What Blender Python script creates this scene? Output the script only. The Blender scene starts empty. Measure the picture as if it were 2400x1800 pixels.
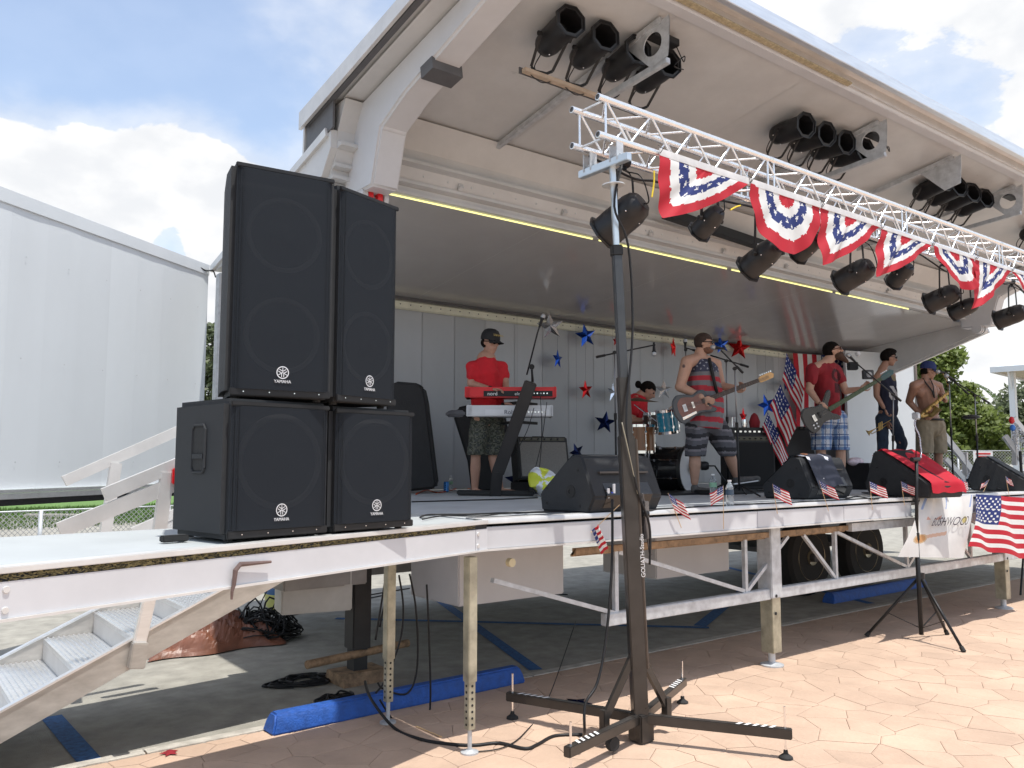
import bpy, bmesh, math, random
import numpy as np
from mathutils import Vector, Matrix, Euler
random.seed(7); np.random.seed(7)
PI=math.pi; sin=math.sin; cos=math.cos; rad=math.radians
S=bpy.context.scene; C=S.collection

# ------------------------------------------------------------------ camera, sky, sun, exposure
F=1960.; HZ=1083.; AZ=rad(37.7); CH=1.75
PITCH=math.atan((HZ-900)/F)
FW=Vector((sin(AZ)*cos(PITCH),cos(AZ)*cos(PITCH),sin(PITCH)))
RT=Vector((cos(AZ),-sin(AZ),0)); UP=RT.cross(FW); CAMP=Vector((0,0,CH))
cd=bpy.data.cameras.new('camera'); cam=bpy.data.objects.new('camera',cd); C.objects.link(cam)
cd.sensor_width=36; cd.lens=F/2400*36; cd.clip_start=.05; cd.clip_end=3000
m3=Matrix((RT,UP,-FW)).transposed(); cam.matrix_world=Matrix.Translation(CAMP)@m3.to_4x4()
S.camera=cam
SUNV=Vector((.06,-.27,1)).normalized()
sd=bpy.data.lights.new('sun','SUN'); sd.energy=4.8; sd.angle=rad(.55); sd.color=(1,.965,.9)
sun=bpy.data.objects.new('sun',sd); C.objects.link(sun); sun.rotation_euler=SUNV.to_track_quat('Z','Y').to_euler(); sun.location=(0,-20,60)
W=bpy.data.worlds.new('World'); S.world=W; W.use_nodes=True
S.view_settings.view_transform='Standard'; S.view_settings.look='None'; S.view_settings.exposure=.03; S.view_settings.gamma=1
S.view_settings.use_curve_mapping=False
def build_world():
    nt=W.node_tree; N=nt.nodes; L=nt.links; N.clear()
    def nd(t,**k):
        n=N.new(t)
        for a,b in k.items(): setattr(n,a,b)
        return n
    def M(op,a,b=None,c=None):
        n=nd('ShaderNodeMath',operation=op)
        for i,v in enumerate((a,b,c)):
            if v is None: continue
            if isinstance(v,(int,float)): n.inputs[i].default_value=v
            else: L.new(v,n.inputs[i])
        return n.outputs[0]
    def dot(v,w):
        n=nd('ShaderNodeVectorMath',operation='DOT_PRODUCT'); L.new(v,n.inputs[0]); n.inputs[1].default_value=w; return n.outputs['Value']
    tc=nd('ShaderNodeTexCoord'); D=tc.outputs['Generated']
    sky=nd('ShaderNodeTexSky',sky_type='NISHITA'); sky.sun_disc=False
    sky.sun_elevation=math.asin(SUNV.z); sky.sun_rotation=math.atan2(SUNV.x,SUNV.y); sky.air_density=1.1; sky.dust_density=1.2; sky.ozone_density=1.2
    # azimuth (degrees clockwise of the stage's view direction) and elevation of a sky direction
    a=M('MULTIPLY',M('ARCTAN2',dot(D,(cos(AZ),-sin(AZ),0)),dot(D,(sin(AZ),cos(AZ),0))),180/PI)
    e=M('MULTIPLY',M('ARCSINE',dot(D,(0,0,1))),180/PI)
    no=nd('ShaderNodeTexNoise'); no.inputs['Scale'].default_value=5.; no.inputs['Detail'].default_value=9; no.inputs['Roughness'].default_value=.56; no.inputs['Distortion'].default_value=.35
    mp=nd('ShaderNodeMapping'); mp.inputs['Scale'].default_value=(1,1,1.7); mp.inputs['Location'].default_value=(3.1,.4,.9); L.new(D,mp.inputs[0]); L.new(mp.outputs[0],no.inputs['Vector'])
    no2=nd('ShaderNodeTexNoise'); no2.inputs['Scale'].default_value=16; no2.inputs['Detail'].default_value=6; L.new(mp.outputs[0],no2.inputs['Vector'])
    def g(A,E,sa,se,w):
        u=M('DIVIDE',M('SUBTRACT',a,A),sa); v=M('DIVIDE',M('SUBTRACT',e,E),se)
        return M('MULTIPLY',M('EXPONENT',M('MULTIPLY',M('ADD',M('MULTIPLY',u,u),M('MULTIPLY',v,v)),-1.)),w)
    f=M('ADD',M('MULTIPLY',no.outputs['Fac'],.62),M('MULTIPLY',no2.outputs['Fac'],.22))
    blobs=[(-32,13.5,7,6,.34),(-22,17.8,5.5,3.6,.33),(-17.5,14.5,4.5,4.8,.3),(-27,8,14,4.5,.25),(-22.3,13,1.5,2.8,-.24),(-25,27,11,5.2,-.34),(-36,25,9,4,-.2),(-20.5,9,3,3,.2),
           (-14,28,8,7,.16),(-17,22,4,3,-.22),(30,14,20,7,.22),(33,5,14,4,.24),(16,28,14,6,.2),(24,25,5,3,-.1),(60,30,30,16,.12),(-75,25,25,14,.1)]
    for b in blobs: f=M('ADD',f,g(*b))
    def mr(v,lo,hi):
        n=nd('ShaderNodeMapRange',interpolation_type='SMOOTHSTEP'); L.new(v,n.inputs[0]); n.inputs[1].default_value=lo; n.inputs[2].default_value=hi; return n.outputs[0]
    cum=mr(f,.505,.56)
    # thin veil
    veil=M('ADD',M('MULTIPLY',mr(f,.28,.60),.45),.20)
    lowhz=M('MULTIPLY',M('SUBTRACT',1.,mr(e,-2,24)),.55)
    mask=M('MAXIMUM',M('MAXIMUM',cum,veil),lowhz)
    shade=mr(no2.outputs['Fac'],.3,.7)
    cr=nd('ShaderNodeMix',data_type='RGBA'); L.new(shade,cr.inputs[0]); cr.inputs[6].default_value=(7.3,7.45,7.7,1); cr.inputs[7].default_value=(8.7,8.7,8.7,1)
    mx=nd('ShaderNodeMix',data_type='RGBA'); L.new(mask,mx.inputs[0])
    sk=nd('ShaderNodeVectorMath',operation='SCALE'); L.new(sky.outputs[0],sk.inputs[0]); sk.inputs[3].default_value=1.9
    L.new(sk.outputs[0],mx.inputs[6]); L.new(cr.outputs[2],mx.inputs[7])
    bg=nd('ShaderNodeBackground'); bg.inputs[1].default_value=.12; L.new(mx.outputs[2],bg.inputs[0])
    o=nd('ShaderNodeOutputWorld'); L.new(bg.outputs[0],o.inputs[0])
build_world()

# ------------------------------------------------------------------ calibrated rays of the photograph's 2400x1800 frame (points land on a real plane)
def ray(x,y): return FW*F+RT*(x-1200)-UP*(y-900)
def Pz(x,y,z): d=ray(x,y); return CAMP+d*((z-CH)/d.z)
def Py(x,y,Y): d=ray(x,y); return CAMP+d*(Y/d.y)
def Px(x,y,X): d=ray(x,y); return CAMP+d*(X/d.x)
def Pd(x,y,D): return CAMP+ray(x,y)*(D/F)

# ------------------------------------------------------------------ materials
MATS={}
def mat(name,col,rough=.5,metal=0,var=.12,scale=6,bump=0,bscale=60,alpha=1,trans=0,coat=0,sheen=0,emit=None,vcol=False,stretch=None,spec=.5,tl=0):
    if name in MATS: return MATS[name]
    m=bpy.data.materials.new(name); m.use_nodes=True; nt=m.node_tree; N=nt.nodes; L=nt.links
    b=N['Principled BSDF']; b.inputs['Roughness'].default_value=rough; b.inputs['Metallic'].default_value=metal
    b.inputs['Specular IOR Level'].default_value=spec
    if coat: b.inputs['Coat Weight'].default_value=coat; b.inputs['Coat Roughness'].default_value=.08
    if trans: b.inputs['Transmission Weight'].default_value=trans; b.inputs['IOR'].default_value=1.33
    if alpha<1: b.inputs['Alpha'].default_value=alpha
    tc=N.new('ShaderNodeTexCoord'); src=tc.outputs['Object']
    if stretch:
        mp=N.new('ShaderNodeMapping'); mp.inputs['Scale'].default_value=stretch; L.new(src,mp.inputs[0]); src=mp.outputs[0]
    no=N.new('ShaderNodeTexNoise'); no.inputs['Scale'].default_value=scale; no.inputs['Detail'].default_value=6; no.inputs['Roughness'].default_value=.6; L.new(src,no.inputs['Vector'])
    mr=N.new('ShaderNodeMapRange'); mr.inputs[1].default_value=.3; mr.inputs[2].default_value=.7; mr.inputs[3].default_value=1-var; mr.inputs[4].default_value=1+var; L.new(no.outputs['Fac'],mr.inputs[0])
    sc=N.new('ShaderNodeVectorMath'); sc.operation='SCALE'; L.new(mr.outputs[0],sc.inputs[3])
    if vcol:
        at=N.new('ShaderNodeAttribute'); at.attribute_name='Col'; L.new(at.outputs['Color'],sc.inputs[0])
    else: sc.inputs[0].default_value=col[:3]
    L.new(sc.outputs[0],b.inputs['Base Color'])
    mr2=N.new('ShaderNodeMapRange'); mr2.inputs[3].default_value=max(0,rough-.08); mr2.inputs[4].default_value=min(1,rough+.1); L.new(no.outputs['Fac'],mr2.inputs[0]); L.new(mr2.outputs[0],b.inputs['Roughness'])
    if bump:
        n2=N.new('ShaderNodeTexNoise'); n2.inputs['Scale'].default_value=bscale; n2.inputs['Detail'].default_value=4; L.new(src,n2.inputs['Vector'])
        bp=N.new('ShaderNodeBump'); bp.inputs['Strength'].default_value=bump; bp.inputs['Distance'].default_value=.01; L.new(n2.outputs['Fac'],bp.inputs['Height']); L.new(bp.outputs[0],b.inputs['Normal'])
    if emit:
        b.inputs['Emission Color'].default_value=(*emit[:3],1); b.inputs['Emission Strength'].default_value=emit[3]
    if tl:
        tr=N.new('ShaderNodeBsdfTranslucent'); L.new(sc.outputs[0],tr.inputs[0]); ms=N.new('ShaderNodeMixShader'); ms.inputs[0].default_value=tl
        L.new(b.outputs[0],ms.inputs[1]); L.new(tr.outputs[0],ms.inputs[2]); L.new(ms.outputs[0],N['Material Output'].inputs[0])
    MATS[name]=m; return m
def extra(m,fn):
    nt=m.node_tree; fn(nt,nt.nodes,nt.links,nt.nodes['Principled BSDF'])
white_panel=mat('white_panel',(.64,.68,.71),.32,var=.04,scale=1.2,bump=.05,bscale=3,stretch=(1,1,.25))
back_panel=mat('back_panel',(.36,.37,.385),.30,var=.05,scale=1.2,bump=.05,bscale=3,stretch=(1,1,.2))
gloss_panel=mat('gloss_panel',(.40,.395,.385),.12,var=.04,scale=2,bump=.04,bscale=2.2)
canopy_m=mat('canopy_skin',(.535,.535,.53),.3,var=.05,scale=1.5)
fascia_m=mat('fascia',(.55,.555,.575),.38,var=.04,scale=3,bump=.03,bscale=8)
deck_m=mat('deck_coat',(.42,.44,.45),.62,var=.10,scale=3,bump=.15,bscale=150)
alu=mat('aluminium',(.78,.79,.8),.33,.85,var=.08,scale=12,stretch=(.3,3,3))
aluw=mat('aluminium_pale',(.66,.65,.635),.42,.4,var=.08,scale=6)
trussm=mat('truss_metal',(.86,.87,.88),.26,.8,var=.05,scale=20)
galv=mat('galvanised',(.52,.54,.56),.5,.35,var=.2,scale=14,bump=.1)
zinc=mat('zinc_yellow',(.42,.40,.31),.42,.55,var=.35,scale=7)
rust=mat('rusty_steel',(.30,.20,.12),.75,.2,var=.5,scale=14,bump=.3,bscale=80)
darksteel=mat('dark_grey_paint',(.10,.10,.105),.5,.1,var=.15,scale=8)
towerm=mat('tower_black',(.045,.04,.036),.3,.3,var=.25,scale=6,spec=.6)
blackp=mat('black_plastic',(.016,.016,.017),.45,var=.2,scale=20,spec=.3)
blackgloss=mat('black_gloss',(.012,.012,.013),.15,var=.1)
cabm=mat('cabinet_coat',(.034,.036,.039),.62,var=.12,scale=18,bump=.5,bscale=320,spec=.25)
parm=mat('lamp_can_black',(.018,.018,.02),.42,.3,var=.25,scale=12,spec=.6)
rubber=mat('rubber',(.02,.02,.02),.8,var=.2,scale=30,bump=.3)
chrome=mat('chrome',(.85,.85,.86),.12,1,var=.03)
barem=mat('brushed_plate',(.50,.475,.44),.4,.55,var=.16,scale=7,stretch=(1,1,2.5))
brass=mat('brass',(.40,.28,.11),.3,.85,var=.15,scale=20)
asphalt=mat('asphalt',(.32,.305,.265),.92,var=.22,scale=5,bump=.7,bscale=170)
concrete=mat('kerb_concrete',(.45,.42,.37),.9,var=.25,scale=12,bump=.5,bscale=90)
stonem=mat('stamped_stone',(.51,.365,.27),.85,var=.1,scale=2.6,bump=.5,bscale=34)
jointm=mat('stone_joint',(.50,.375,.285),.95,var=.25,scale=20,bump=.4)
bluep=mat('blue_paint',(.015,.085,.36),.6,var=.25,scale=18,bump=.5,bscale=70)
blueline=mat('blue_line',(.03,.11,.28),.85,var=.45,scale=30)
skin=mat('skin',(.42,.235,.165),.5,var=.08,scale=14)
skin_tan=mat('skin_tan',(.31,.165,.11),.48,var=.08,scale=14)
skin_pale=mat('skin_pale',(.46,.27,.19),.5,var=.08,scale=14)
hairm=mat('hair_black',(.008,.006,.005),.8,spec=.12,var=.3,scale=60,bump=.5,bscale=200)
beardm=mat('beard_brown',(.07,.035,.02),.8,var=.4,scale=60,bump=.9,bscale=150)
redcloth=mat('red_cotton',(.52,.012,.022),.85,var=.08,scale=8,bump=.3,bscale=25)
darkred=mat('dark_red_cotton',(.24,.012,.02),.85,var=.18,scale=9,bump=.3,bscale=25)
navycloth=mat('navy_cloth',(.015,.018,.04),.8,var=.2,scale=12,bump=.3,bscale=30)
denim=mat('denim',(.018,.03,.055),.85,var=.3,scale=14,bump=.3,bscale=60)
denimcuff=mat('denim_cuff',(.2,.22,.26),.85,var=.2,scale=30)
khaki=mat('khaki',(.23,.19,.13),.85,var=.15,scale=12,bump=.3,bscale=30)
paint=mat('painted_cloth',(1,1,1),.75,var=.05,scale=8,vcol=True,tl=.25)
printed=mat('printed',(1,1,1),.6,var=.05,scale=8,vcol=True)
woodm=mat('orange_wood',(.22,.085,.025),.3,var=.25,scale=5,stretch=(6,6,.6),coat=.3)
tealm=mat('teal_lacquer',(.015,.25,.38),.25,var=.15,scale=20,coat=.4)
whitepl=mat('white_plastic',(.8,.8,.8),.4,var=.03)
redpl=mat('red_plastic',(.6,.01,.015),.35,var=.08)
greyft=mat('grille_cloth',(.19,.18,.165),.9,var=.2,scale=90)
leafm=mat('leaf_green',(.085,.15,.03),.5,var=.45,scale=1.2,tl=.4)
leafd=mat('leaf_dull',(.10,.125,.055),.55,var=.4,scale=1.5,tl=.3)
leafy=mat('leaf_yellow_green',(.17,.22,.05),.5,var=.35,scale=1.2,tl=.4)
barkm=mat('bark',(.14,.11,.08),.9,var=.3,scale=10,bump=.6)
grassm=mat('grass',(.10,.19,.04),.9,var=.4,scale=8,bump=.5)
tarp=mat('brown_tarp',(.19,.075,.045),.42,var=.3,scale=5,bump=.5,bscale=14)
clear=mat('clear_plastic',(.9,.95,.97),.08,trans=.85,var=.02)
def _rnd(m,lo,hi,sa=.90,sb=1.07):
    # each piece gets its own slight tone, on top of broad soft staining
    nt=m.node_tree; N=nt.nodes; L=nt.links; b=N['Principled BSDF']; src=b.inputs['Base Color'].links[0].from_socket
    oi=N.new('ShaderNodeObjectInfo'); r=N.new('ShaderNodeMapRange'); r.inputs[3].default_value=lo; r.inputs[4].default_value=hi; L.new(oi.outputs['Random'],r.inputs[0])
    ge=N.new('ShaderNodeNewGeometry'); no=N.new('ShaderNodeTexNoise'); no.inputs['Scale'].default_value=.9; no.inputs['Detail'].default_value=7; no.inputs['Roughness'].default_value=.7; L.new(ge.outputs['Position'],no.inputs['Vector'])
    r2=N.new('ShaderNodeMapRange'); r2.inputs[1].default_value=.35; r2.inputs[2].default_value=.65; r2.inputs[3].default_value=sa; r2.inputs[4].default_value=sb; L.new(no.outputs['Fac'],r2.inputs[0])
    mu=N.new('ShaderNodeMath'); mu.operation='MULTIPLY'; L.new(r.outputs[0],mu.inputs[0]); L.new(r2.outputs[0],mu.inputs[1])
    sc=N.new('ShaderNodeVectorMath'); sc.operation='SCALE'; L.new(src,sc.inputs[0]); L.new(mu.outputs[0],sc.inputs[3]); L.new(sc.outputs[0],b.inputs['Base Color'])
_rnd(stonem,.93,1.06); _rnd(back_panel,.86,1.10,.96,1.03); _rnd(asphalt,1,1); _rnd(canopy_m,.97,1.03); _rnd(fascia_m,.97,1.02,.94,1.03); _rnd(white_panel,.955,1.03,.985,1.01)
def foil(n,c): return mat('foil_'+n,c,.16,.9,var=.12,scale=9)
tubem=mat('lit_rope_tube',(.8,.8,.4),.4,var=.02,emit=(1,.95,.35,1.2))

# woven perforated grille: dark with a fine hole pattern
grille=mat('steel_grille',(.02,.021,.024),.6,.0,var=.15,scale=9,spec=.14)
def _gr(nt,N,L,b):
    tc=N.new('ShaderNodeTexCoord'); v=N.new('ShaderNodeTexVoronoi'); v.inputs['Scale'].default_value=110; v.inputs['Randomness'].default_value=.12
    L.new(tc.outputs['Object'],v.inputs['Vector'])
    r=N.new('ShaderNodeMapRange'); r.inputs[1].default_value=.25; r.inputs[2].default_value=.5; r.inputs[3].default_value=.25; r.inputs[4].default_value=2.0; L.new(v.outputs['Distance'],r.inputs[0])
    sc=N.new('ShaderNodeVectorMath'); sc.operation='SCALE'; sc.inputs[0].default_value=(.0085,.0105,.0135); L.new(r.outputs[0],sc.inputs[3]); L.new(sc.outputs[0],b.inputs['Base Color']); b.inputs['Alpha'].default_value=.88
extra(grille,_gr)

# ------------------------------------------------------------------ mesh helpers
ORG={}   # world origin of an object that has plain (unrotated) placement
class MB:
    def __init__(s): s.v=[]; s.f=[]; s.c=[]
    def add(s,vs,fs):
        n=len(s.v); s.v+= [tuple(v) for v in vs]; s.f+=[tuple(i+n for i in f) for f in fs]; return s
    def box(s,c,d,R=None):
        c=Vector(c); h=Vector(d)/2; vs=[]
        for z in (-1,1):
            for x,y in ((-1,-1),(1,-1),(1,1),(-1,1)):
                p=Vector((x*h.x,y*h.y,z*h.z))
                if R is not None: p=R@p
                vs.append(c+p)
        return s.add(vs,[(3,2,1,0),(4,5,6,7),(0,1,5,4),(1,2,6,5),(2,3,7,6),(3,0,4,7)])
    def beam(s,a,b,w,h,up=(0,0,1)):
        a=Vector(a); b=Vector(b); d=(b-a); L=d.length; d.normalize(); up=Vector(up)
        if abs(d.dot(up))>.98: up=Vector((1,0,0))
        x=d.cross(up).normalized(); z=x.cross(d)
        R=Matrix((x,d,z)).transposed(); return s.box((a+b)/2,(w,L,h),R)
    def tube(s,pts,r,n=8,caps=True):
        pts=[Vector(p) for p in pts]; k=len(pts); rr=r if isinstance(r,(list,tuple)) else [r]*k
        d0=(pts[1]-pts[0]).normalized(); up=Vector((0,0,1)) if abs(d0.z)<.9 else Vector((1,0,0)); x=d0.cross(up).normalized(); vs=[]
        for i,p in enumerate(pts):
            d=(pts[min(i+1,k-1)]-pts[max(i-1,0)])
            if d.length<1e-9: d=d0.copy()
            d.normalize(); x=(x-d*x.dot(d)).normalized(); y=d.cross(x)
            for j in range(n):
                a=2*PI*j/n; vs.append(p+(x*cos(a)+y*sin(a))*rr[i])
        fs=[(i*n+j,i*n+(j+1)%n,(i+1)*n+(j+1)%n,(i+1)*n+j) for i in range(k-1) for j in range(n)]
        if caps: fs+=[tuple(range(n-1,-1,-1)),tuple((k-1)*n+j for j in range(n))]
        return s.add(vs,fs)
    def lathe(s,prof,o=(0,0,0),ax=(0,0,1),n=20,ph=0,caps=True):
        o=Vector(o); ax=Vector(ax).normalized(); up=Vector((0,0,1)) if abs(ax.z)<.9 else Vector((1,0,0)); x=ax.cross(up).normalized(); y=ax.cross(x); vs=[]
        for r,h in prof:
            for j in range(n):
                a=2*PI*j/n+ph; vs.append(o+ax*h+(x*cos(a)+y*sin(a))*max(r,1e-4))
        k=len(prof); fs=[(i*n+j,i*n+(j+1)%n,(i+1)*n+(j+1)%n,(i+1)*n+j) for i in range(k-1) for j in range(n)]
        if caps: fs+=[tuple(range(n-1,-1,-1)),tuple((k-1)*n+j for j in range(n))]
        return s.add(vs,fs)
    def ell(s,c,r,R=None,nu=14,nv=9):
        c=Vector(c); vs=[]; r=Vector(r) if not isinstance(r,(int,float)) else Vector((r,r,r))
        def T(p):
            p=Vector((p[0]*r.x,p[1]*r.y,p[2]*r.z)); return c+(R@p if R is not None else p)
        vs.append(T((0,0,-1)))
        for i in range(1,nv):
            t=-PI/2+PI*i/nv
            for j in range(nu): a=2*PI*j/nu; vs.append(T((cos(t)*cos(a),cos(t)*sin(a),sin(t))))
        vs.append(T((0,0,1))); fs=[(0,1+(j+1)%nu,1+j) for j in range(nu)]
        for i in range(nv-2):
            for j in range(nu): b=1+i*nu; fs.append((b+j,b+(j+1)%nu,b+nu+(j+1)%nu,b+nu+j))
        b=1+(nv-2)*nu; fs+=[(b+j,b+(j+1)%nu,len(vs)-1) for j in range(nu)]
        return s.add(vs,fs)
    def cap(s,a,b,r1,r2,n=12):
        a=Vector(a); b=Vector(b); d=(b-a); L=d.length
        if L<1e-6: return s.ell(a,r1)
        prof=[(r1*sin(t),-r1*cos(t)) for t in (.05,.4,.8,1.2)]+[(r1,0),(r2,L)]+[(r2*cos(t),L+r2*sin(t)) for t in (.4,.8,1.2,1.52)]
        return s.lathe(prof,a,d,n)
    def poly(s,pts,n0,t):      # extrude a polygon (list of points) by vector n0*t
        pts=[Vector(p) for p in pts]; k=len(pts); o=Vector(n0)*t
        return s.add(pts+[p+o for p in pts],[tuple(range(k-1,-1,-1)),tuple(range(k,2*k))]+[(i,(i+1)%k,(i+1)%k+k,i+k) for i in range(k)])
    def prismx(s,yz,x0,x1): return s.poly([(x0,y,z) for y,z in yz],(1,0,0),x1-x0)
    def build(s,name,m=None,parent=None,world=True,smooth=False,bevel=0,cols=None,double=False,seg=2):
        me=bpy.data.meshes.new(name); off=ORG.get(parent.name) if (parent is not None and world and parent.name in ORG) else None
        vs=s.v if off is None else [(v[0]-off[0],v[1]-off[1],v[2]-off[2]) for v in s.v]
        me.from_pydata(vs,[],s.f); me.update()
        bm=bmesh.new(); bm.from_mesh(me)
        if not cols: bmesh.ops.recalc_face_normals(bm,faces=bm.faces)
        if bevel:
            es=[e for e in bm.edges if len(e.link_faces)==2 and e.calc_face_angle(0)>.6]
            bmesh.ops.bevel(bm,geom=es,offset=bevel,segments=seg,affect='EDGES',clamp_overlap=True)
        bm.to_mesh(me); bm.free()
        if smooth:
            me.shade_smooth()
            if smooth!='all': me.set_sharp_from_angle(angle=rad(38))
        elif bevel: 
            me.shade_smooth(); me.set_sharp_from_angle(angle=rad(50))
        if m: me.materials.append(m)
        if cols is not None:
            at=me.color_attributes.new('Col','FLOAT_COLOR','CORNER'); arr=np.ones((len(me.loops),4),np.float32)
            k=0
            for p in me.polygons:
                c=cols[p.index]
                for _ in range(p.loop_total): arr[k,:3]=c; k+=1
            at.data.foreach_set('color',arr.ravel())
        o=bpy.data.objects.new(name,me); C.objects.link(o)
        if parent is not None: o.parent=parent; ORG[o.name]=ORG.get(parent.name,(0,0,0)) if world else (0,0,0)
        else: ORG[o.name]=(0,0,0)
        return o
def tag(o,label=None,cat=None,group=None,kind=None):
    if label: o['label']=label
    if cat: o['category']=cat
    if group: o['group']=group
    if kind: o['kind']=kind
    return o
def thing(name,label,cat,loc=(0,0,0),rz=0,group=None,kind=None):
    o=bpy.data.objects.new(name,None); C.objects.link(o); o.location=loc; o.rotation_euler=(0,0,rz); o.empty_display_size=.1
    ORG[o.name]=tuple(loc); return tag(o,label,cat,group,kind)
def thingM(name,label,cat,M4,group=None):
    o=bpy.data.objects.new(name,None); C.objects.link(o); o.matrix_world=M4; ORG[o.name]=(0,0,0); return tag(o,label,cat,group)
def copy_tree(o,parent=None):
    c=o.copy(); C.objects.link(c); c.parent=parent
    for ch in list(o.children): copy_tree(ch,c)
    return c
def frameM(o,x,y,z=None):
    x=Vector(x).normalized(); y=Vector(y); y=(y-x*x.dot(y)).normalized(); z=x.cross(y)
    M4=Matrix((x,y,z)).transposed().to_4x4(); M4.translation=Vector(o); return M4
def one(name,mb,m,label,cat,group=None,kind=None,loc=None,**k):
    """a thing that is one mesh, its origin at loc"""
    if loc is None:
        a=np.array(mb.v); loc=((a[:,0].min()+a[:,0].max())/2,(a[:,1].min()+a[:,1].max())/2,a[:,2].min())
    mb.v=[(v[0]-loc[0],v[1]-loc[1],v[2]-loc[2]) for v in mb.v]
    o=mb.build(name,m,None,**k); o.location=loc; ORG[o.name]=tuple(loc); return tag(o,label,cat,group,kind)
def spline(pts,n=8):
    P=[Vector(p) for p in pts]; out=[]
    if len(P)<3: return P
    for i in range(len(P)-1):
        a=P[max(i-1,0)]; b=P[i]; c=P[i+1]; d=P[min(i+2,len(P)-1)]
        for k in range(n):
            t=k/n; out.append(.5*((2*b)+(c-a)*t+(2*a-5*b+4*c-d)*t*t+(3*b-a-3*c+d)*t**3))
    out.append(P[-1]); return out
def text_mb(s,size,M4,ext=.0008,sx=1,align='CENTER',shear=0):
    cu=bpy.data.curves.new('t','FONT'); cu.shear=shear; cu.body=s; cu.size=size; cu.extrude=ext; cu.align_x=align; cu.align_y='CENTER'; cu.resolution_u=3
    o=bpy.data.objects.new('t',cu); C.objects.link(o); dg=bpy.context.evaluated_depsgraph_get(); me=o.evaluated_get(dg).to_mesh()
    mb=MB(); mb.add([M4@Vector((v.co.x*sx,v.co.y,v.co.z)) for v in me.vertices],[tuple(p.vertices) for p in me.polygons])
    o.evaluated_get(dg).to_mesh_clear(); bpy.data.objects.remove(o); bpy.data.curves.remove(cu); return mb
def cloth(name,posfn,colfn,nu,nv,m,parent=None,world=True,**k):
    mb=MB(); vs=[posfn(i/nu,j/nv) for j in range(nv+1) for i in range(nu+1)]; fs=[]; cols=[]
    for j in range(nv):
        for i in range(nu):
            a=j*(nu+1)+i; fs.append((a,a+1,a+nu+2,a+nu+1)); cols.append(colfn((i+.5)/nu,(j+.5)/nv))
    mb.add(vs,fs); return mb.build(name,m,parent,world=world,smooth='all',cols=cols)
# colours for flat print
RED=(.50,.015,.03); WHT=(.78,.78,.76); BLU=(.02,.035,.17)
def in_star(x,y,r):
    d=math.hypot(x,y)
    if d>r: return False
    a=(math.atan2(x,y))%(2*PI/5); a=abs(a-PI/5) # 0 at notch, pi/5 at tip
    a=PI/5-a; k=.40; # boundary line from tip (r,0) to notch (k r, pi/5)
    x0,y0=d*cos(a),d*sin(a); nx,ny=k*r*cos(PI/5),k*r*sin(PI/5)
    return (nx-r)*(y0)-(ny)*(x0-r)>=0
def us_flag_small(u,v):
    if u<.45 and v>4/9:
        U=u/.45*4; V=(v-4/9)/(5/9)*3
        if in_star(((U%1)-.5)*.11,((V%1)-.5)*.19,.05): return WHT
        return BLU
    return RED if int(v*9)%2==0 else WHT
def us_flag_wide(u,v):
    if u<.52 and v>.30:
        U=u/.52*5; V=(v-.3)/.7*4
        if in_star(((U%1)-.5)*.11,((V%1)-.5)*.17,.05): return WHT
        return BLU
    return RED if int(v*9)%2==0 else WHT
def us_flag(u,v):
    if u<.4 and v>6/13:
        U=u/.4; V=(v-6/13)/(7/13)
        j=round(V*10-1); i=round(U*12-1)
        for jj in (j-1,j,j+1):
            for ii in (i-1,i,i+1):
                if 0<=jj<9 and 0<=ii<11 and (ii+jj)%2==0 and in_star((U-(ii+1)/12)*.76,(V-(jj+1)/10)*.538,.036): return WHT
        return BLU
    return RED if int(v*13)%2==0 else WHT

# ------------------------------------------------------------------ ground
KY=5.56   # line where the stamped paving meets the car park
def sheet(name,pts,z,m,kind='structure',parent=None):
    mb=MB(); mb.add([(x,y,z) for x,y in pts],[tuple(range(len(pts)))]); o=mb.build(name,m,parent); return tag(o,kind=kind)
sheet('ground',[(-400,-400),(400,-400),(400,400),(-400,400)],-.03,asphalt)
cp=sheet('car_park',[(-60,KY-.02),(90,KY-.02),(90,45),(-60,45)],0,asphalt)
sheet('joint_bed',[(-20,-12),(60,-12),(60,KY),(-20,KY)],-.012,jointm)
def clip(poly,px,py,nx,ny):
    out=[]; k=len(poly)
    for i in range(k):
        a=poly[i]; b=poly[(i+1)%k]; da=(a[0]-px)*nx+(a[1]-py)*ny; db=(b[0]-px)*nx+(b[1]-py)*ny
        if da<=0: out.append(a)
        if (da<0<db) or (db<0<da): t=da/(da-db); out.append((a[0]+(b[0]-a[0])*t,a[1]+(b[1]-a[1])*t))
    return out
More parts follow.
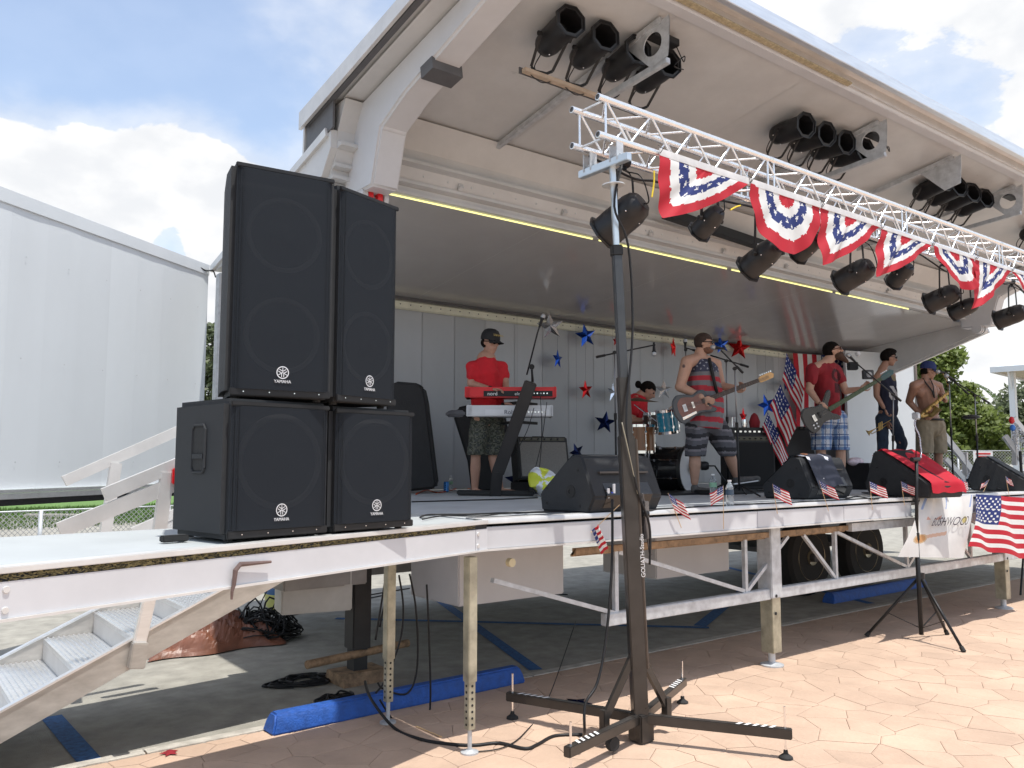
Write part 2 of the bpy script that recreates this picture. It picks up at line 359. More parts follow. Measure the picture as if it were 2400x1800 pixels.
def stones():
    pav=thing('paving',None,None,(0,0,0),kind='structure')
    st=.285; pts=[]
    for j in range(-14,34):
        for i in range(-9,86):
            x=(i+.5*(j%2))*st+random.uniform(-.11,.11); y=(j*.86)*st+random.uniform(-.11,.11)-.4; pts.append((x,y))
    arr=np.array(pts); cells=[]
    for (x,y) in pts:
        if y>KY+.1 or y<-3.2 or x<-1.5 or x>23.5: continue
        d=np.hypot(arr[:,0]-x,arr[:,1]-y); idx=np.argsort(d)[1:14]
        poly=[(x-.5,y-.5),(x+.5,y-.5),(x+.5,y+.5),(x-.5,y+.5)]
        for q in idx:
            qx,qy=arr[q]; dx,dy=qx-x,qy-y; L=math.hypot(dx,dy); poly=clip(poly,(x+qx)/2-dx/L*.0016,(y+qy)/2-dy/L*.0016,dx/L,dy/L)
            if len(poly)<3: break
        poly=clip(poly,0,KY-.09,0,1)
        if len(poly)<3: continue
        # projected? only stones the camera can see get to be their own object
        v=Vector((x,y,0))-CAMP; w=v.dot(FW); vis=False
        if w>.5:
            sx=1200+F*v.dot(RT)/w; sy=900-F*v.dot(UP)/w; vis=-40<sx<2440 and sy<1880
        cells.append((vis,w,x,y,poly))
    cells.sort(key=lambda c:(not c[0],c[1]))
    rest=MB()
    def stone(mb,x,y,poly):
        k=len(poly); sh=.012; z=random.uniform(-.0012,.0012); inner=[]
        for a in poly:
            dx,dy=x-a[0],y-a[1]; L=math.hypot(dx,dy) or 1; inner.append((a[0]+dx/L*sh,a[1]+dy/L*sh))
        mb.add([(a,b,-.011) for a,b in poly]+[(a,b,-.002+z) for a,b in poly]+[(a,b,z) for a,b in inner],
               [(i,(i+1)%k,k+(i+1)%k,k+i) for i in range(k)]+[(k+i,k+(i+1)%k,2*k+(i+1)%k,2*k+i) for i in range(k)]+[tuple(range(2*k,3*k))])
    for n,(vis,w,x,y,poly) in enumerate(cells):
        if vis and n<298:
            mb=MB(); stone(mb,x,y,poly); mb.build('paving_stone',stonem,pav)
        else: stone(rest,x,y,poly)
    tag(rest.build('paving_stones',stonem,pav),kind='stuff')
stones()
far=MB(); far.add([(23.6,-12,.0),(60,-12,0),(60,KY-.09,0),(23.6,KY-.09,0),(-20,-12,0),(23.6,-12,0),(23.6,-3.4,0),(-20,-3.4,0)],[(0,1,2,3),(4,5,6,7)]); tag(far.build('far_paving',stonem),kind='structure')
kb=MB(); 
for i in range(-6,22): kb.box((i*1.5+.7,KY-.045,-.001),(1.488,.085,.016))
tag(kb.build('kerb_strip',concrete),kind='structure')
# painted blue lines on the car park
bl=MB()
def gline(a,b,w=.1):
    a=Vector((a[0],a[1],0)); b=Vector((b[0],b[1],0)); d=(b-a).normalized(); n=Vector((-d.y,d.x,0))*w/2
    bl.add([a-n+Vector((0,0,.004)),b-n+Vector((0,0,.004)),b+n+Vector((0,0,.004)),a+n+Vector((0,0,.004))],[(0,1,2,3)])
def gp(x,y): p=Pz(x,y,0); return (p.x,p.y)
gline(gp(215,1790),(gp(120,1680)),.13); gline((4.6,5.62),(6.4,10.5),.12); gline((4.3,8.8),(7.2,5.9),.1); 
gline(gp(1640,1468),gp(1760,1370),.14); gline((10,5.65),(11.5,9),.12); 
bl.v=[(v[0],v[1],.004) for v in bl.v]
tag(bl.build('painted_lines',blueline),kind='structure')
# wheel stops
def wheelstop(x0,x1,y,label,rz=0):
    L=x1-x0; mb=MB(); prof=[(-.085,0),(.085,0),(.075,.07),(.045,.125),(-.045,.125),(-.075,.07)]
    mb.poly([(-L/2,a,b) for a,b in prof],(1,0,0),L)
    for v in range(len(mb.v)):
        x,yy,z=mb.v[v]; mb.v[v]=(x*(1-.035*(z/.125)),yy,z)
    o=mb.build('wheel_stop',bluep,None,bevel=.012); o.location=((x0+x1)/2,y,0); o.rotation_euler=(0,0,rz); return tag(o,label,'wheel stop',group='blue wheel stops')
wheelstop(2.17,4.28,5.42,'chipped blue concrete wheel stop lying nearest, behind the perforated stage leg',rad(1))
wheelstop(9.6,12.0,6.0,'blue concrete wheel stop in the shade below the white banner')

# ------------------------------------------------------------------ mobile stage
DZ=1.39; X0=3.08; X1=15.4; FY=4.3; BY=9.25
TR=thing('mobile_stage','long white mobile stage trailer with raised canopy, folded out deck and truss rails underneath','stage',(9.2,6.8,0))
def tp(name,mb,m,par=TR,**k): return mb.build(name,m,par,**k)
# deck: fold-out front panel and trailer bed
mb=MB(); mb.box(((X0+X1)/2,(FY+.03+6.6)/2,DZ-.03),(X1-X0,6.6-FY-.03,.06)); tp('deck_panel',mb,deck_m)
mb=MB(); mb.box(((X0+X1)/2,(6.603+BY)/2,DZ-.03),(X1-X0,BY-6.603,.06)); tp('trailer_bed',mb,deck_m)
# front fascia in panels, with top nosing, dark slot and bottom lip
XE=8.45
def fascia(x0,x1,par):
    mb=MB(); mb.prismx([(FY,DZ-.182),(FY,DZ-.048),(FY+.012,DZ-.048),(FY+.012,DZ-.030),(FY+.03,DZ-.03),(FY+.03,DZ-.182)],x0,x1); return tp('fascia_panel',mb,fascia_m,par,bevel=.002)
xs=[X0+.02,4.42,5.9,7.2,8.45]
for a,b in zip(xs,xs[1:]): fascia(a,b-.004,TR)
for a,b in zip([8.6,10.2,11.8,13.5],[10.2,11.8,13.5,X1]): fascia(a,b-.004,TR)
for a,b in ((X0,8.45),(8.6,X1)):
    mb=MB(); mb.prismx([(FY-.012,DZ-.028),(FY-.012,DZ-.008),(FY-.004,DZ+.006),(FY+.10,DZ+.006),(FY+.10,DZ+.001),(FY+.03,DZ-.028)],a,b); tp('deck_nosing',mb,aluw,bevel=.002)
    mb=MB(); mb.prismx([(FY-.010,DZ-.196),(FY-.010,DZ-.183),(FY+.05,DZ-.183),(FY+.05,DZ-.196)],a,b); tp('bottom_lip',mb,aluw)
mb=MB(); mb.prismx([(FY+.012,DZ-.047),(FY+.012,DZ-.029),(FY+.02,DZ-.029),(FY+.02,DZ-.047)],X0,X1); tp('dark_slot',mb,rubber)
mb=MB(); mb.prismx([(FY+.14,DZ+.0005),(FY+.14,DZ+.006),(FY+.17,DZ+.006),(FY+.17,DZ+.0005)],X0,X1); tp('deck_rail',mb,darksteel)
# frame under the deck
mb=MB(); mb.prismx([(4.48,1.085),(4.48,1.145),(4.44,1.145),(4.44,1.10),(4.50,1.10),(4.50,1.085)],4.0,7.5); tp('rusty_rail',mb,rust)
mb=MB(); mb.prismx([(4.40,1.09),(4.40,1.168),(4.46,1.168),(4.46,1.09)],7.5,X1); tp('grey_rail',mb,galv)
mb=MB(); mb.lathe([(.014,0),(.028,0),(.028,.04),(.014,.04)],(3.42,4.42,1.09),(0,1,0),18); tp('guide_roller',mb,mat('ivory_nylon',(.6,.52,.33),.5))
mb=MB(); mb.beam((4.30,4.48,.615),(13.2,4.48,.615),.07,.09); tp('lower_chord',mb,galv,bevel=.006)
tx=[4.42,5.95,7.32,8.65,10.1,11.5,12.9]
for i,x in enumerate(tx):
    mb=MB(); mb.beam((x,4.48,.66),(x,4.48,1.10),.035,.035); tp('truss_post',mb,galv)
    if i+1<len(tx):
        x2=tx[i+1]
        if i%2==0: a,b=(x+.03,4.48,1.09),(x2-.02,4.48,.67)
        else: a,b=(x+.02,4.48,.67),(x+.62,4.48,1.09)
        mb=MB(); mb.beam(a,b,.03,.03); tp('truss_brace',mb,galv)
        if i%2==1:
            mb=MB(); mb.beam((x+.86,4.48,1.09),(x2-.02,4.48,.67),.03,.03); tp('truss_brace',mb,galv)
mb=MB(); mb.beam((3.3,4.48,.98),(4.48,4.48,.63),.04,.03); tp('truss_brace',mb,galv)
# heavy front legs
def leg_heavy(x,y=4.50):
    mb=MB(); mb.box((x,y,.89),(.15,.15,.62)); l=tp('support_leg',mb,galv,bevel=.008)
    mb=MB(); mb.box((x,y,.35),(.125,.125,.47)); tp('inner_tube',mb,zinc,l,bevel=.005)
    mb=MB(); mb.lathe([(.03,.02),(.03,.13)],(x,y,0),(0,0,1),12); mb.lathe([(.10,.0),(.10,.012),(.035,.03)],(x,y,0),(0,0,1),18); tp('foot_plate',mb,galv,l)
    for z in (.45,.6): tp('pin_hole',MB().lathe([(.014,0),(.014,.004)],(x-.02,y-.077+.01*(z<.5),z),(0,-1,0),10),rubber,l)
for x in (6.32,10.95,14.8): leg_heavy(x)
# galvanised front legs with holes (left)
def leg_thin(par,x,y,top,nm='support_leg'):
    mb=MB(); mb.box((x,y,.42+(top-.42)/2),(.064,.064,top-.42)); l=mb.build(nm,zinc,par,bevel=.004)
    mb=MB(); mb.box((x,y,.29),(.05,.05,.3)); mb.build('inner_tube',zinc,l,bevel=.003)
    mb=MB()
    for k in range(7):
        for n,o in (((-.6115,-.791,0),0),): pass
        z=.17+k*.038
        mb.lathe([(.008,0),(.008,.002)],(x,y-.0255,z),(0,-1,0),8); mb.lathe([(.008,0),(.008,.002)],(x-.0255,y,z),(-1,0,0),8)
    tag(mb.build('adjustment_holes',rubber,l),kind='stuff')
    mb=MB(); mb.lathe([(.014,.01),(.014,.15)],(x,y,0),(0,0,1),10); mb.lathe([(.055,0),(.055,.01),(.02,.022)],(x,y,0),(0,0,1),18); mb.build('foot_plate',galv,l)
leg_thin(TR,3.0,4.30,1.17)
# wheels
def wheel(x,y):
    ty=MB(); ty.lathe([(.30,-.13),(.44,-.13),(.49,-.09),(.50,-.03),(.50,.03),(.49,.09),(.44,.13),(.30,.13)],(x,y,.5),(0,1,0),32); w=tp('wheel',ty,rubber,smooth=True)
    r=MB(); r.lathe([(.05,-.13),(.10,-.15),(.12,-.08),(.22,-.06),(.27,-.11),(.30,-.135),(.31,-.12),(.28,-.02)],(x,y,.5),(0,1,0),28); tp('rim',r,mat('dull_rim',(.34,.29,.2),.35,.7,var=.4),w,smooth=True)
    h=MB(); h.lathe([(.055,-.13),(.055,-.2),(.03,-.21)],(x,y,.5),(0,1,0),14)
    tp('hub',h,darksteel,w); h=MB()
    for k in range(8): a=k*PI/4; h.lathe([(.012,-.10),(.012,-.125)],(x+.13*cos(a),y,.5+.13*sin(a)),(0,1,0),8)
    tag(tp('wheel_nuts',h,darksteel,w),kind='stuff')
wheel(9.95,6.55); wheel(11.4,6.6)
mb=MB(); mb.box((10.7,6.9,1.2),(3.2,.5,.1)); mb.box((10.7,7.9,.6),(2.6,2.4,.06)); tp('axle_frame',mb,darksteel)
# chassis beams, side boxes, added rear light blockers
mb=MB(); mb.beam((3.2,6.75,1.2),(15.3,6.75,1.2),.1,.26); mb.beam((3.2,9.1,1.2),(15.3,9.1,1.2),.1,.26)
for k in range(9): mb.beam((3.4+k*1.45,6.8,1.25),(3.4+k*1.45,9.05,1.25),.06,.12)
tp('chassis',mb,darksteel)
def sbox(p0,p1,y,dep,z0,m=fascia_m,nm='storage_box'):
    mb=MB(); mb.prismx([(y,z0),(y,1.28),(y+dep,1.28),(y+dep,z0+.0)],p0,p1); return tp(nm,mb,m,bevel=.01)
sbox(3.59,4.64,5.3,.7,.67); sbox(5.75,6.8,5.3,.7,.69); sbox(6.9,9.0,6.5,.6,.82); 
mb=MB(); mb.prismx([(6.1,.78),(6.1,1.3),(6.7,1.3),(6.7,.78)],2.55,3.25); tp('storage_box',mb,mat('dull_box',(.30,.29,.28),.5,var=.15),bevel=.01)
tp('backlight_blocker',MB().box((5.3,9.0,.85),(4.0,.5,.8)),MATS['dull_box'] if 'dull_box' in MATS else darksteel,bevel=.01)  # added box, blocks the bright background seen under the stage
tp('backlight_blocker',MB().box((13.4,9.0,.85),(3.2,.5,.8)),darksteel,bevel=.01)  # second added box, darkens the view beneath the right half of the trailer
# landing leg and its foot
mb=MB(); mb.box((3.25,6.25,.78),(.16,.16,1.05)); ll=tp('landing_leg',mb,mat('black_steel',(.025,.025,.025),.6,var=.3),bevel=.008)
mb=MB(); mb.box((3.25,6.25,.25),(.12,.12,.4)); tp('inner_tube',mb,MATS['black_steel'],ll)
mb=MB(); mb.prismx([(6.08,.0),(6.12,.09),(6.38,.09),(6.42,0)],3.05,3.45); tp('foot_plate',mb,rust,ll)
mb=MB(); mb.tube([(2.75,6.1,.22),(3.75,6.3,.22)],.032,10); tp('cross_tube',mb,rust,smooth=True)
# wall behind, made of tall panels
n=24; w=(X1-X0-.1)/n
pn=MB()
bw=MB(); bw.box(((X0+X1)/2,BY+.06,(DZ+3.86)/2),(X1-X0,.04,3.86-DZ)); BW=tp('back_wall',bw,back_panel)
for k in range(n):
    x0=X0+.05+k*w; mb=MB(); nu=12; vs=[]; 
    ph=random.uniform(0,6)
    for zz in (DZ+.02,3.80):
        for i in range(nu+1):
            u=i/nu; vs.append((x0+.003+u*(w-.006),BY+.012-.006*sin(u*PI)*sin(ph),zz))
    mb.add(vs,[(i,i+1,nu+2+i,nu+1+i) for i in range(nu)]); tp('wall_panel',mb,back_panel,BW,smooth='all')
# strip with bolts along the top of the wall
mb=MB(); mb.prismx([(BY-.005,3.70),(BY-.03,3.72),(BY-.03,3.80),(BY-.005,3.82)],X0,X1); ts=tp('bolted_strip',mb,mat('cream_strip',(.64,.64,.52),.5,var=.1))
mb=MB()
for k in range(80): mb.lathe([(.009,0),(.007,.006)],(X0+.1+k*.153,BY-.031,3.765),(0,-1,0),8)
tag(tp('bolts',mb,darksteel,ts),kind='stuff')
# glossy ceiling of the trailer body, sloping down to the wall, in sheets
RZ0=4.20; RZ1=3.86
n=5; w=(X1-X0)/n
for k in range(n):
    mb=MB(); a=X0+k*w+.001; b=X0+(k+1)*w-.001
    mb.add([(a,6.62,RZ0),(b,6.62,RZ0),(b,BY-.02,RZ1),(a,BY-.02,RZ1)],[(0,1,2,3)]); tp('ceiling_panel',mb,gloss_panel)
# dark scalloped seal under the rear edge of the ceiling
mb=MB(); nu=150; vs=[]
for i in range(nu+1):
    x=X0+i*(X1-X0)/nu; vs+= [(x,BY-.04,RZ1+.02),(x,BY-.05,RZ1-.035)]
mb.add(vs,[(2*i,2*i+2,2*i+3,2*i+1) for i in range(nu)]); tp('seal_strip',mb,darksteel)
# roof shell (outer skin) of the trailer body
mb=MB(); mb.poly([(X0-.06,6.45,4.60),(X0-.06,6.45,RZ0+.24),(X0-.06,6.62,RZ0+.03),(X0-.06,BY+.12,RZ1+.03),(X0-.06,BY+.22,RZ1+.05),(X0-.06,BY+.22,RZ1+.10)],(1,0,0),X1-X0+.12); tp('body_roof',mb,canopy_m)
for xx in (X0-.075,X1+.06): tp('roof_edge_rail',MB().beam((xx,6.5,4.585),(xx,BY+.22,3.93),.03,.075),aluw)
# front header below the canopy hinge: stepped band
hd=[(6.30,4.84),(6.44,4.60),(6.44,4.50),(6.37,4.485),(6.37,4.455),(6.45,4.44),(6.50,4.33),(6.48,4.33),(6.48,4.30),(6.55,4.285),(6.55,4.235),(6.52,4.235),(6.52,4.205),(6.64,4.205),(6.64,4.60),(6.5,4.84)]
mb=MB(); mb.prismx(hd,X0,X1); tp('header_band',mb,canopy_m)
mb=MB()
for k in range(44): mb.lathe([(.010,0),(.008,.008)],(X0+.35+k*.27,6.475,4.39),(0,-1,-.4),8)
tag(tp('bolts',mb,galv),kind='stuff')
for k in range(9):
    x=4.35+k*1.32; mb=MB(); mb.poly([(x,6.475,4.425),(x,6.44,4.36),(x,6.475,4.335)],(1,0,0),.05); tp('header_bracket',mb,canopy_m)
for a,b in ((3.5,6.22),(6.32,8.55),(8.65,10.95),(11.05,13.15)):
    mb=MB(); mb.tube([(a,6.60,4.197),(b,6.60,4.197)],.0075,8); tp('rope_light',mb,tubem)
# upper canopy (raised side wall): slab sloping up toward the audience
SL=.17
def cz(y): return 4.84-(y-6.4)*SL
CX0=X0-.10; CX1=X1+.1; LY=3.84
mb=MB(); mb.poly([(CX0,6.95,cz(6.95)+.10),(CX0,6.95,cz(6.95)+.04),(CX0,LY+.25,cz(LY+.25)+.03),(CX0,LY+.25,cz(LY+.25)+.08),],(1,0,0),CX1-CX0); tp('canopy_slab',mb,canopy_m)
nn=7; w=(CX1-CX0)/nn
for k in range(nn):
    a=CX0+.1+k*w*.985; mb=MB(); mb.add([(a+.002,6.35,cz(6.35)+.008),(a+w*.985-.002,6.35,cz(6.35)+.008),(a+w*.985-.002,LY+.27,cz(LY+.27)+.008),(a+.002,LY+.27,cz(LY+.27)+.008)],[(0,1,2,3)]); tp('ceiling_panel',mb,canopy_m)
# rear skirt and end skirts of the canopy
for xx in (CX0-.033,CX1+.003):
    mb=MB(); mb.poly([(xx,6.97,cz(6.97)+.16),(xx,6.97,cz(6.97)+.0),(xx,LY-.02,cz(LY)+.02),(xx,LY-.02,cz(LY)+.12)],(1,0,0),.03); tp('canopy_side_rail',mb,aluw)
    mb=MB(); mb.poly([(xx+.036,6.9,cz(6.9)+.03),(xx+.036,6.9,cz(6.9)-.0),(xx+.036,LY,cz(LY)-.0),(xx+.036,LY,cz(LY)+.03)],(1,0,0),.05); tp('side_channel',mb,darksteel)
mb=MB(); mb.poly([(CX0+.02,6.98,cz(6.98)+.22),(CX0+.02,7.0,cz(7)-.30),(CX0+.02,6.97,cz(7)-.30),(CX0+.02,6.95,cz(6.95)+.1)],(1,0,0),CX1-CX0-.04); tp('rear_skirt',mb,canopy_m)
mb=MB(); mb.poly([(CX0+.03,6.94,cz(6.94)+.02),(CX0+.03,6.94,cz(6.94)-.25),(CX0+.03,6.4,4.60),(CX0+.03,6.4,cz(6.4)+.02)],(1,0,0),.02); tp('end_plate',mb,darksteel)
mb=MB()
for k in range(16): 
    y=6.6-k*.19; mb.lathe([(.010,0),(.008,.006)],(CX0+.30,y,cz(y)+.006),(0,0,-1),8)
tag(tp('bolts',mb,galv),kind='stuff')
# front lip: white beam, channel with gold strip, bright outer edge
def lip(y,dz): return (y,cz(y)+dz)
mb=MB(); mb.prismx([lip(LY+.30,.0),lip(LY+.28,-.035),lip(LY+.17,-.055),lip(LY+.15,-.0)],CX0,CX1); tp('lip_beam',mb,fascia_m,bevel=.006)
mb=MB(); mb.prismx([lip(LY+.15,-.03),lip(LY+.149,.07),lip(LY+.03,.07),lip(LY+.03,.055),lip(LY+.13,.05),lip(LY+.13,-.03)],CX0,CX1); tp('lip_channel',mb,aluw)
mb=MB(); mb.prismx([lip(LY+.03,-.01),lip(LY+.03,.10),lip(LY-.02,.10),lip(LY-.02,-.01)],CX0,CX1); tp('outer_edge',mb,alu,bevel=.004)
mb=MB(); mb.prismx([lip(LY+.149,-.045),lip(LY+.149,-.032),lip(LY+.10,-.032),lip(LY+.10,-.045)],CX0,7.0); tp('gold_strip',mb,mat('gold_tape',(.36,.30,.19),.6,var=.35,scale=40))
# canopy arms with the knee at each end
def arm(x,sgn):
    def y_(y,dz): return (x,y,cz(y)+dz)
    outer=[(x,6.62,4.06),(x,6.62,4.52),(x,6.50,4.72),y_(6.3,.0),y_(LY+.3,.0),y_(LY+.3,-.17),y_(5.6,-.30),(x,5.98,4.52),(x,6.12,4.06)]
    mb=MB(); mb.poly(outer,(1,0,0),.26*sgn); a=tp('canopy_arm',mb,fascia_m,bevel=.02,seg=3)
    mb=MB(); mb.box((x+.13*sgn,5.25,cz(5.25)-.2855),(.275,.17,.10),Euler((-.16,0,0)).to_matrix()); tp('dark_clamp',mb,darksteel,a)
    mb=MB(); mb.lathe([(.085,0),(.085,.05),(.03,.06),(.03,.2),(.085,.21),(.085,.25)],(x+.005*sgn,6.36,4.03),(sgn,0,0),20); tp('pivot',mb,fascia_m,a,smooth=True)
    for o in (.06,.15):
        mb=MB(); mb.lathe([(.088,0),(.088,.045)],(x+sgn*o,6.36,4.03),(sgn,0,0),20); tp('red_bush' if sgn>0 else 'bush',mb,redpl if sgn>0 else galv,a)
arm(X0+.16,1); arm(X1-.16,-1)
# end wall parts: post at the rear left corner, end wall at the right
mb=MB(); mb.box((X0-.02,BY+.02,(DZ+3.9)/2-.05),(.09,.12,2.5)); tp('corner_post',mb,galv,bevel=.006)
mb=MB(); mb.box((X1,8.82,2.65),(.05,.88,2.5)); ew=tp('end_wall',mb,back_panel)
mb=MB(); mb.poly([(X1-.03,6.5,4.45),(X1-.03,6.5,4.02),(X1-.03,8.38,3.35),(X1-.03,9.2,3.5),(X1-.03,9.2,3.92)],(1,0,0),.05); tp('end_gusset',mb,canopy_m)
mb=MB(); mb.beam((X1+.03,6.35,4.04),(X1+.03,8.6,3.28),.06,.07); tp('gusset_rail',mb,aluw)
mb=MB(); mb.box((X1-.045,8.14,4.12),(.02,.24,.2)); tp('black_patch',mb,blackp)
# big folded-open end wall at the left (a large white box wall), with its rail
A=Vector((2.96,9.42,0)); B=Vector((-.35,6.86,0)); d=(B-A).normalized(); nrm=Vector((-d.y,d.x,0)) # outward
LW=thing('folded_end_wall','tall plain white end wall swung open left of the speakers, aluminium rail along its foot','wall panel',(A.x,A.y,0))
segs=11; L=(B-A).length
for k in range(segs):
    a=A+d*(L*k/segs+.0003); b=A+d*(L*(k+1)/segs-.0003); mb=MB(); nu=14; vs=[]; ph=random.uniform(0,6)
    for z in (1.53,3.865):
        for i in range(nu+1):
            u=i/nu; p=a.lerp(b,u)+nrm*(.0022*sin(u*PI)*sin(ph)); vs.append((p.x,p.y,z))
    mb.add(vs,[(i,i+1,nu+2+i,nu+1+i) for i in range(nu)]); mb.build('wall_panel',white_panel,LW,smooth='all')
mb=MB(); mb.beam(A+Vector((0,0,3.90)),B+Vector((0,0,3.90)),.028,.12); mb.build('top_rail',white_panel,LW,bevel=.004)
mb=MB(); mb.beam(A-nrm*.03+Vector((0,0,2.7)),B-nrm*.03+Vector((0,0,2.7)),.03,2.3); mb.build('core',white_panel,LW)
mb=MB()
for z,h in ((1.515,.028),(1.475,.045)): mb.beam(A+nrm*.02+Vector((0,0,z)),B+nrm*.02+Vector((0,0,z)),.05+.02*(z<1.45),h)
mb.build('foot_rail',alu,LW)
mb=MB(); mb.beam(A+Vector((0,0,1.425)),B+Vector((0,0,1.425)),.06,.05); mb.build('rubber_seal',rubber,LW)
mb=MB()
for k in range(9):
    for z in (1.75,2.6,3.45):
        p=A+d*(L*(k+.4)/9)+nrm*.01; mb.lathe([(.006,0),(.005,.003)],p+Vector((0,0,z)),nrm,8)
tag(mb.build('rivets',galv,LW),kind='stuff')
one('cable',MB().tube(spline([(2.72,9.25,3.93),(2.9,9.35,3.88),(3.0,9.40,3.90),(3.05,9.45,3.84)],6),.008,6),blackp,'black cable bridging the folded wall top and the roof corner','cable',smooth='all')

# ------------------------------------------------------------------ side wing deck (left), slightly splayed
W0=Vector((-.55,3.06,0)); W1=Vector((3.07,4.22,0)); wd=(W1-W0).normalized(); wn=Vector((-wd.y,wd.x,0))
WG=thing('wing_deck','pale wing deck under the speaker stacks, dry grass stuck along its edge','stage deck',(1.5,4,0))
def wpoly(name,off0,off1,z0,z1,m,t0=0,t1=1,**k):
    a=W0.lerp(W1,t0); b=W0.lerp(W1,t1); ps=[a+wn*off0,b+wn*off0,b+wn*off1,a+wn*off1]
    mb=MB(); mb.poly([p+Vector((0,0,z0)) for p in ps],(0,0,1),z1-z0); return mb.build(name,m,WG,**k)
mb=MB(); back=[(-.6,4.7),(3.075,4.98)]
mb.poly([(W0.x,W0.y+.03,DZ-.05),(W1.x,W1.y+.03,DZ-.05),(back[1][0],back[1][1],DZ-.05),(back[0][0],back[0][1],DZ-.05)],(0,0,1),.045); mb.build('deck_panel',mat('deck_white',(.40,.425,.43),.6,var=.05,scale=3,bump=.1,bscale=150),WG)
wpoly('deck_nosing',-.010,.06,DZ-.020,DZ+.003,aluw,bevel=.003)
wpoly('slot',.006,.03,DZ-.048,DZ-.020,rubber)
wpoly('fascia_panel',0,.03,DZ-.172,DZ-.048,fascia_m,0,.968)
wpoly('fascia_panel',0,.03,DZ-.172,DZ-.048,fascia_m,.969,1)
wpoly('bottom_lip',-.012,.05,DZ-.183,DZ-.1725,aluw)
mb=MB()   # dry grass clippings in the slot
for k in range(2600):
    t=random.uniform(.02,.965); p=W0.lerp(W1,t)-wn*random.uniform(-.004,.003)+Vector((0,0,DZ-.034+random.uniform(-.012,.012)))
    q=wd*random.uniform(-.02,.02)+Vector((0,0,random.uniform(-.006,.006)))-wn*random.uniform(0,.006); r=Vector((0,0,.0016))
    mb.add([p-q/2-r,p+q/2-r,p+q/2+r,p-q/2+r],[(0,1,2,3)])
tag(mb.build('grass_clippings',mat('dry_grass',(.17,.14,.06),.8,var=.8,scale=60),WG),kind='stuff')
mb=MB()
for t,z in ((.975,-.075),(.975,-.145),(.266,-.075),(.266,-.145)):
    mb.lathe([(.013,0),(.011,.006)],W0.lerp(W1,t)+Vector((0,0,DZ+z)),-wn,12)
mb.build('bolts',aluw,WG)
# L-shaped bracket on the fascia
def wp(x,y,off=-.02):   # photograph ray to the wing fascia's plane
    dr=ray(x,y); t=(W0-CAMP).dot(wn)/dr.dot(wn); return CAMP+dr*t+wn*off
mb=MB(); mb.tube([wp(628,1316),wp(556,1322),wp(545,1336),wp(541,1370),wp(537,1385),wp(536,1404)],[.006,.011,.011,.009,.007,.005],8); mb.build('hanging_bracket',mat('bracket_brown',(.13,.085,.075),.6,var=.3,scale=12),WG)
leg_thin(WG,2.9,5.12,1.30)
mb=MB(); mb.beam(W0+wn*.3+Vector((0,0,1.27)),W1+wn*.3+Vector((0,0,1.27)),.05,.1); mb.beam((-.5,4.66,1.27),(3.0,4.93,1.27),.05,.1); mb.build('under_beam',alu,WG)

# ------------------------------------------------------------------ aluminium stairs behind the wing, and their handrails
ST=thing('stage_stairs','aluminium stage stairs with ribbed treads and slanted handrails behind the left wing','stairs',(1.2,5.4,0))
sy0,sy1=5.45,6.60
ax,az=1.89,.885; slope=.46    # stringer line
def sz(x): return az-(ax-x)*slope
for yy in (sy0,sy1):
    mb=MB(); mb.poly([(2.9,yy,sz(2.9)+.06),(-.3,yy,sz(-.3)+.06),(-.3,yy,sz(-.3)-.11),(-.1,yy,sz(-.1)-.11),(2.9,yy,sz(2.9)-.11)],(0,1,0),.03); mb.build('stringer',barem,ST)
    mb=MB(); mb.beam((2.9,yy+.015,sz(2.9)+.065),(-.3,yy+.015,sz(-.3)+.065),.05,.012); mb.build('stringer_edge',alu,ST)
for k in range(11):
    x=2.75-k*.31; z=sz(x)-.02; 
    if z<.03: break
    mb=MB(); mb.box((x-.0,(sy0+sy1)/2+.015,z-.015),(.31,sy1-sy0-.035,.03))
    for j in range(9): mb.box((x-.13+j*.032,(sy0+sy1)/2+.015,z+.004),(.012,sy1-sy0-.05,.008))
    mb.build('tread',alu,ST)
    mb=MB(); mb.box((x-.15,(sy0+sy1)/2+.015,z-.09),(.006,sy1-sy0-.035,.14)); mb.build('riser',aluw,ST)
# handrails: y planes near & far
def hp(x,y,Y): return Py(x,y,Y)
for (a,b,Y,w,h) in (((150,1128),(440,1000),6.62,.04,.075),((243,1160),(440,1078),5.48,.045,.08),((138,1243),(440,1122),5.48,.04,.09),((310,1248),(440,1190),6.62,.04,.07),((330,1255),(440,1215),6.62,.03,.05)):
    mb=MB(); mb.beam(hp(*a,Y),hp(*b,Y),w,h,(0,0,1)); mb.build('handrail',aluw,ST)
for (a,b,Y) in (((272,1085),(245,1262),6.6),((392,1108),(372,1255),5.47)):
    mb=MB(); mb.beam(hp(*a,Y),hp(*b,Y),.075,.05,(0,1,0)); p=mb.build('rail_post',aluw,ST)
mb=MB(); mb.beam(hp(352,1390,5.43),hp(325,1510,5.43),.075,.05,(0,1,0)); mb.build('rail_post',alu,ST,bevel=.008)
mb=MB(); mb.beam(hp(328,1505,5.41),hp(318,1566,5.41),.09,.07,(0,1,0)); mb.build('post_socket',barem,ST,bevel=.006)
mb=MB(); p=hp(413,1116,5.43); mb.box(p,(.05,.04,.10)); mb.build('red_clamp',redpl,ST,bevel=.008)

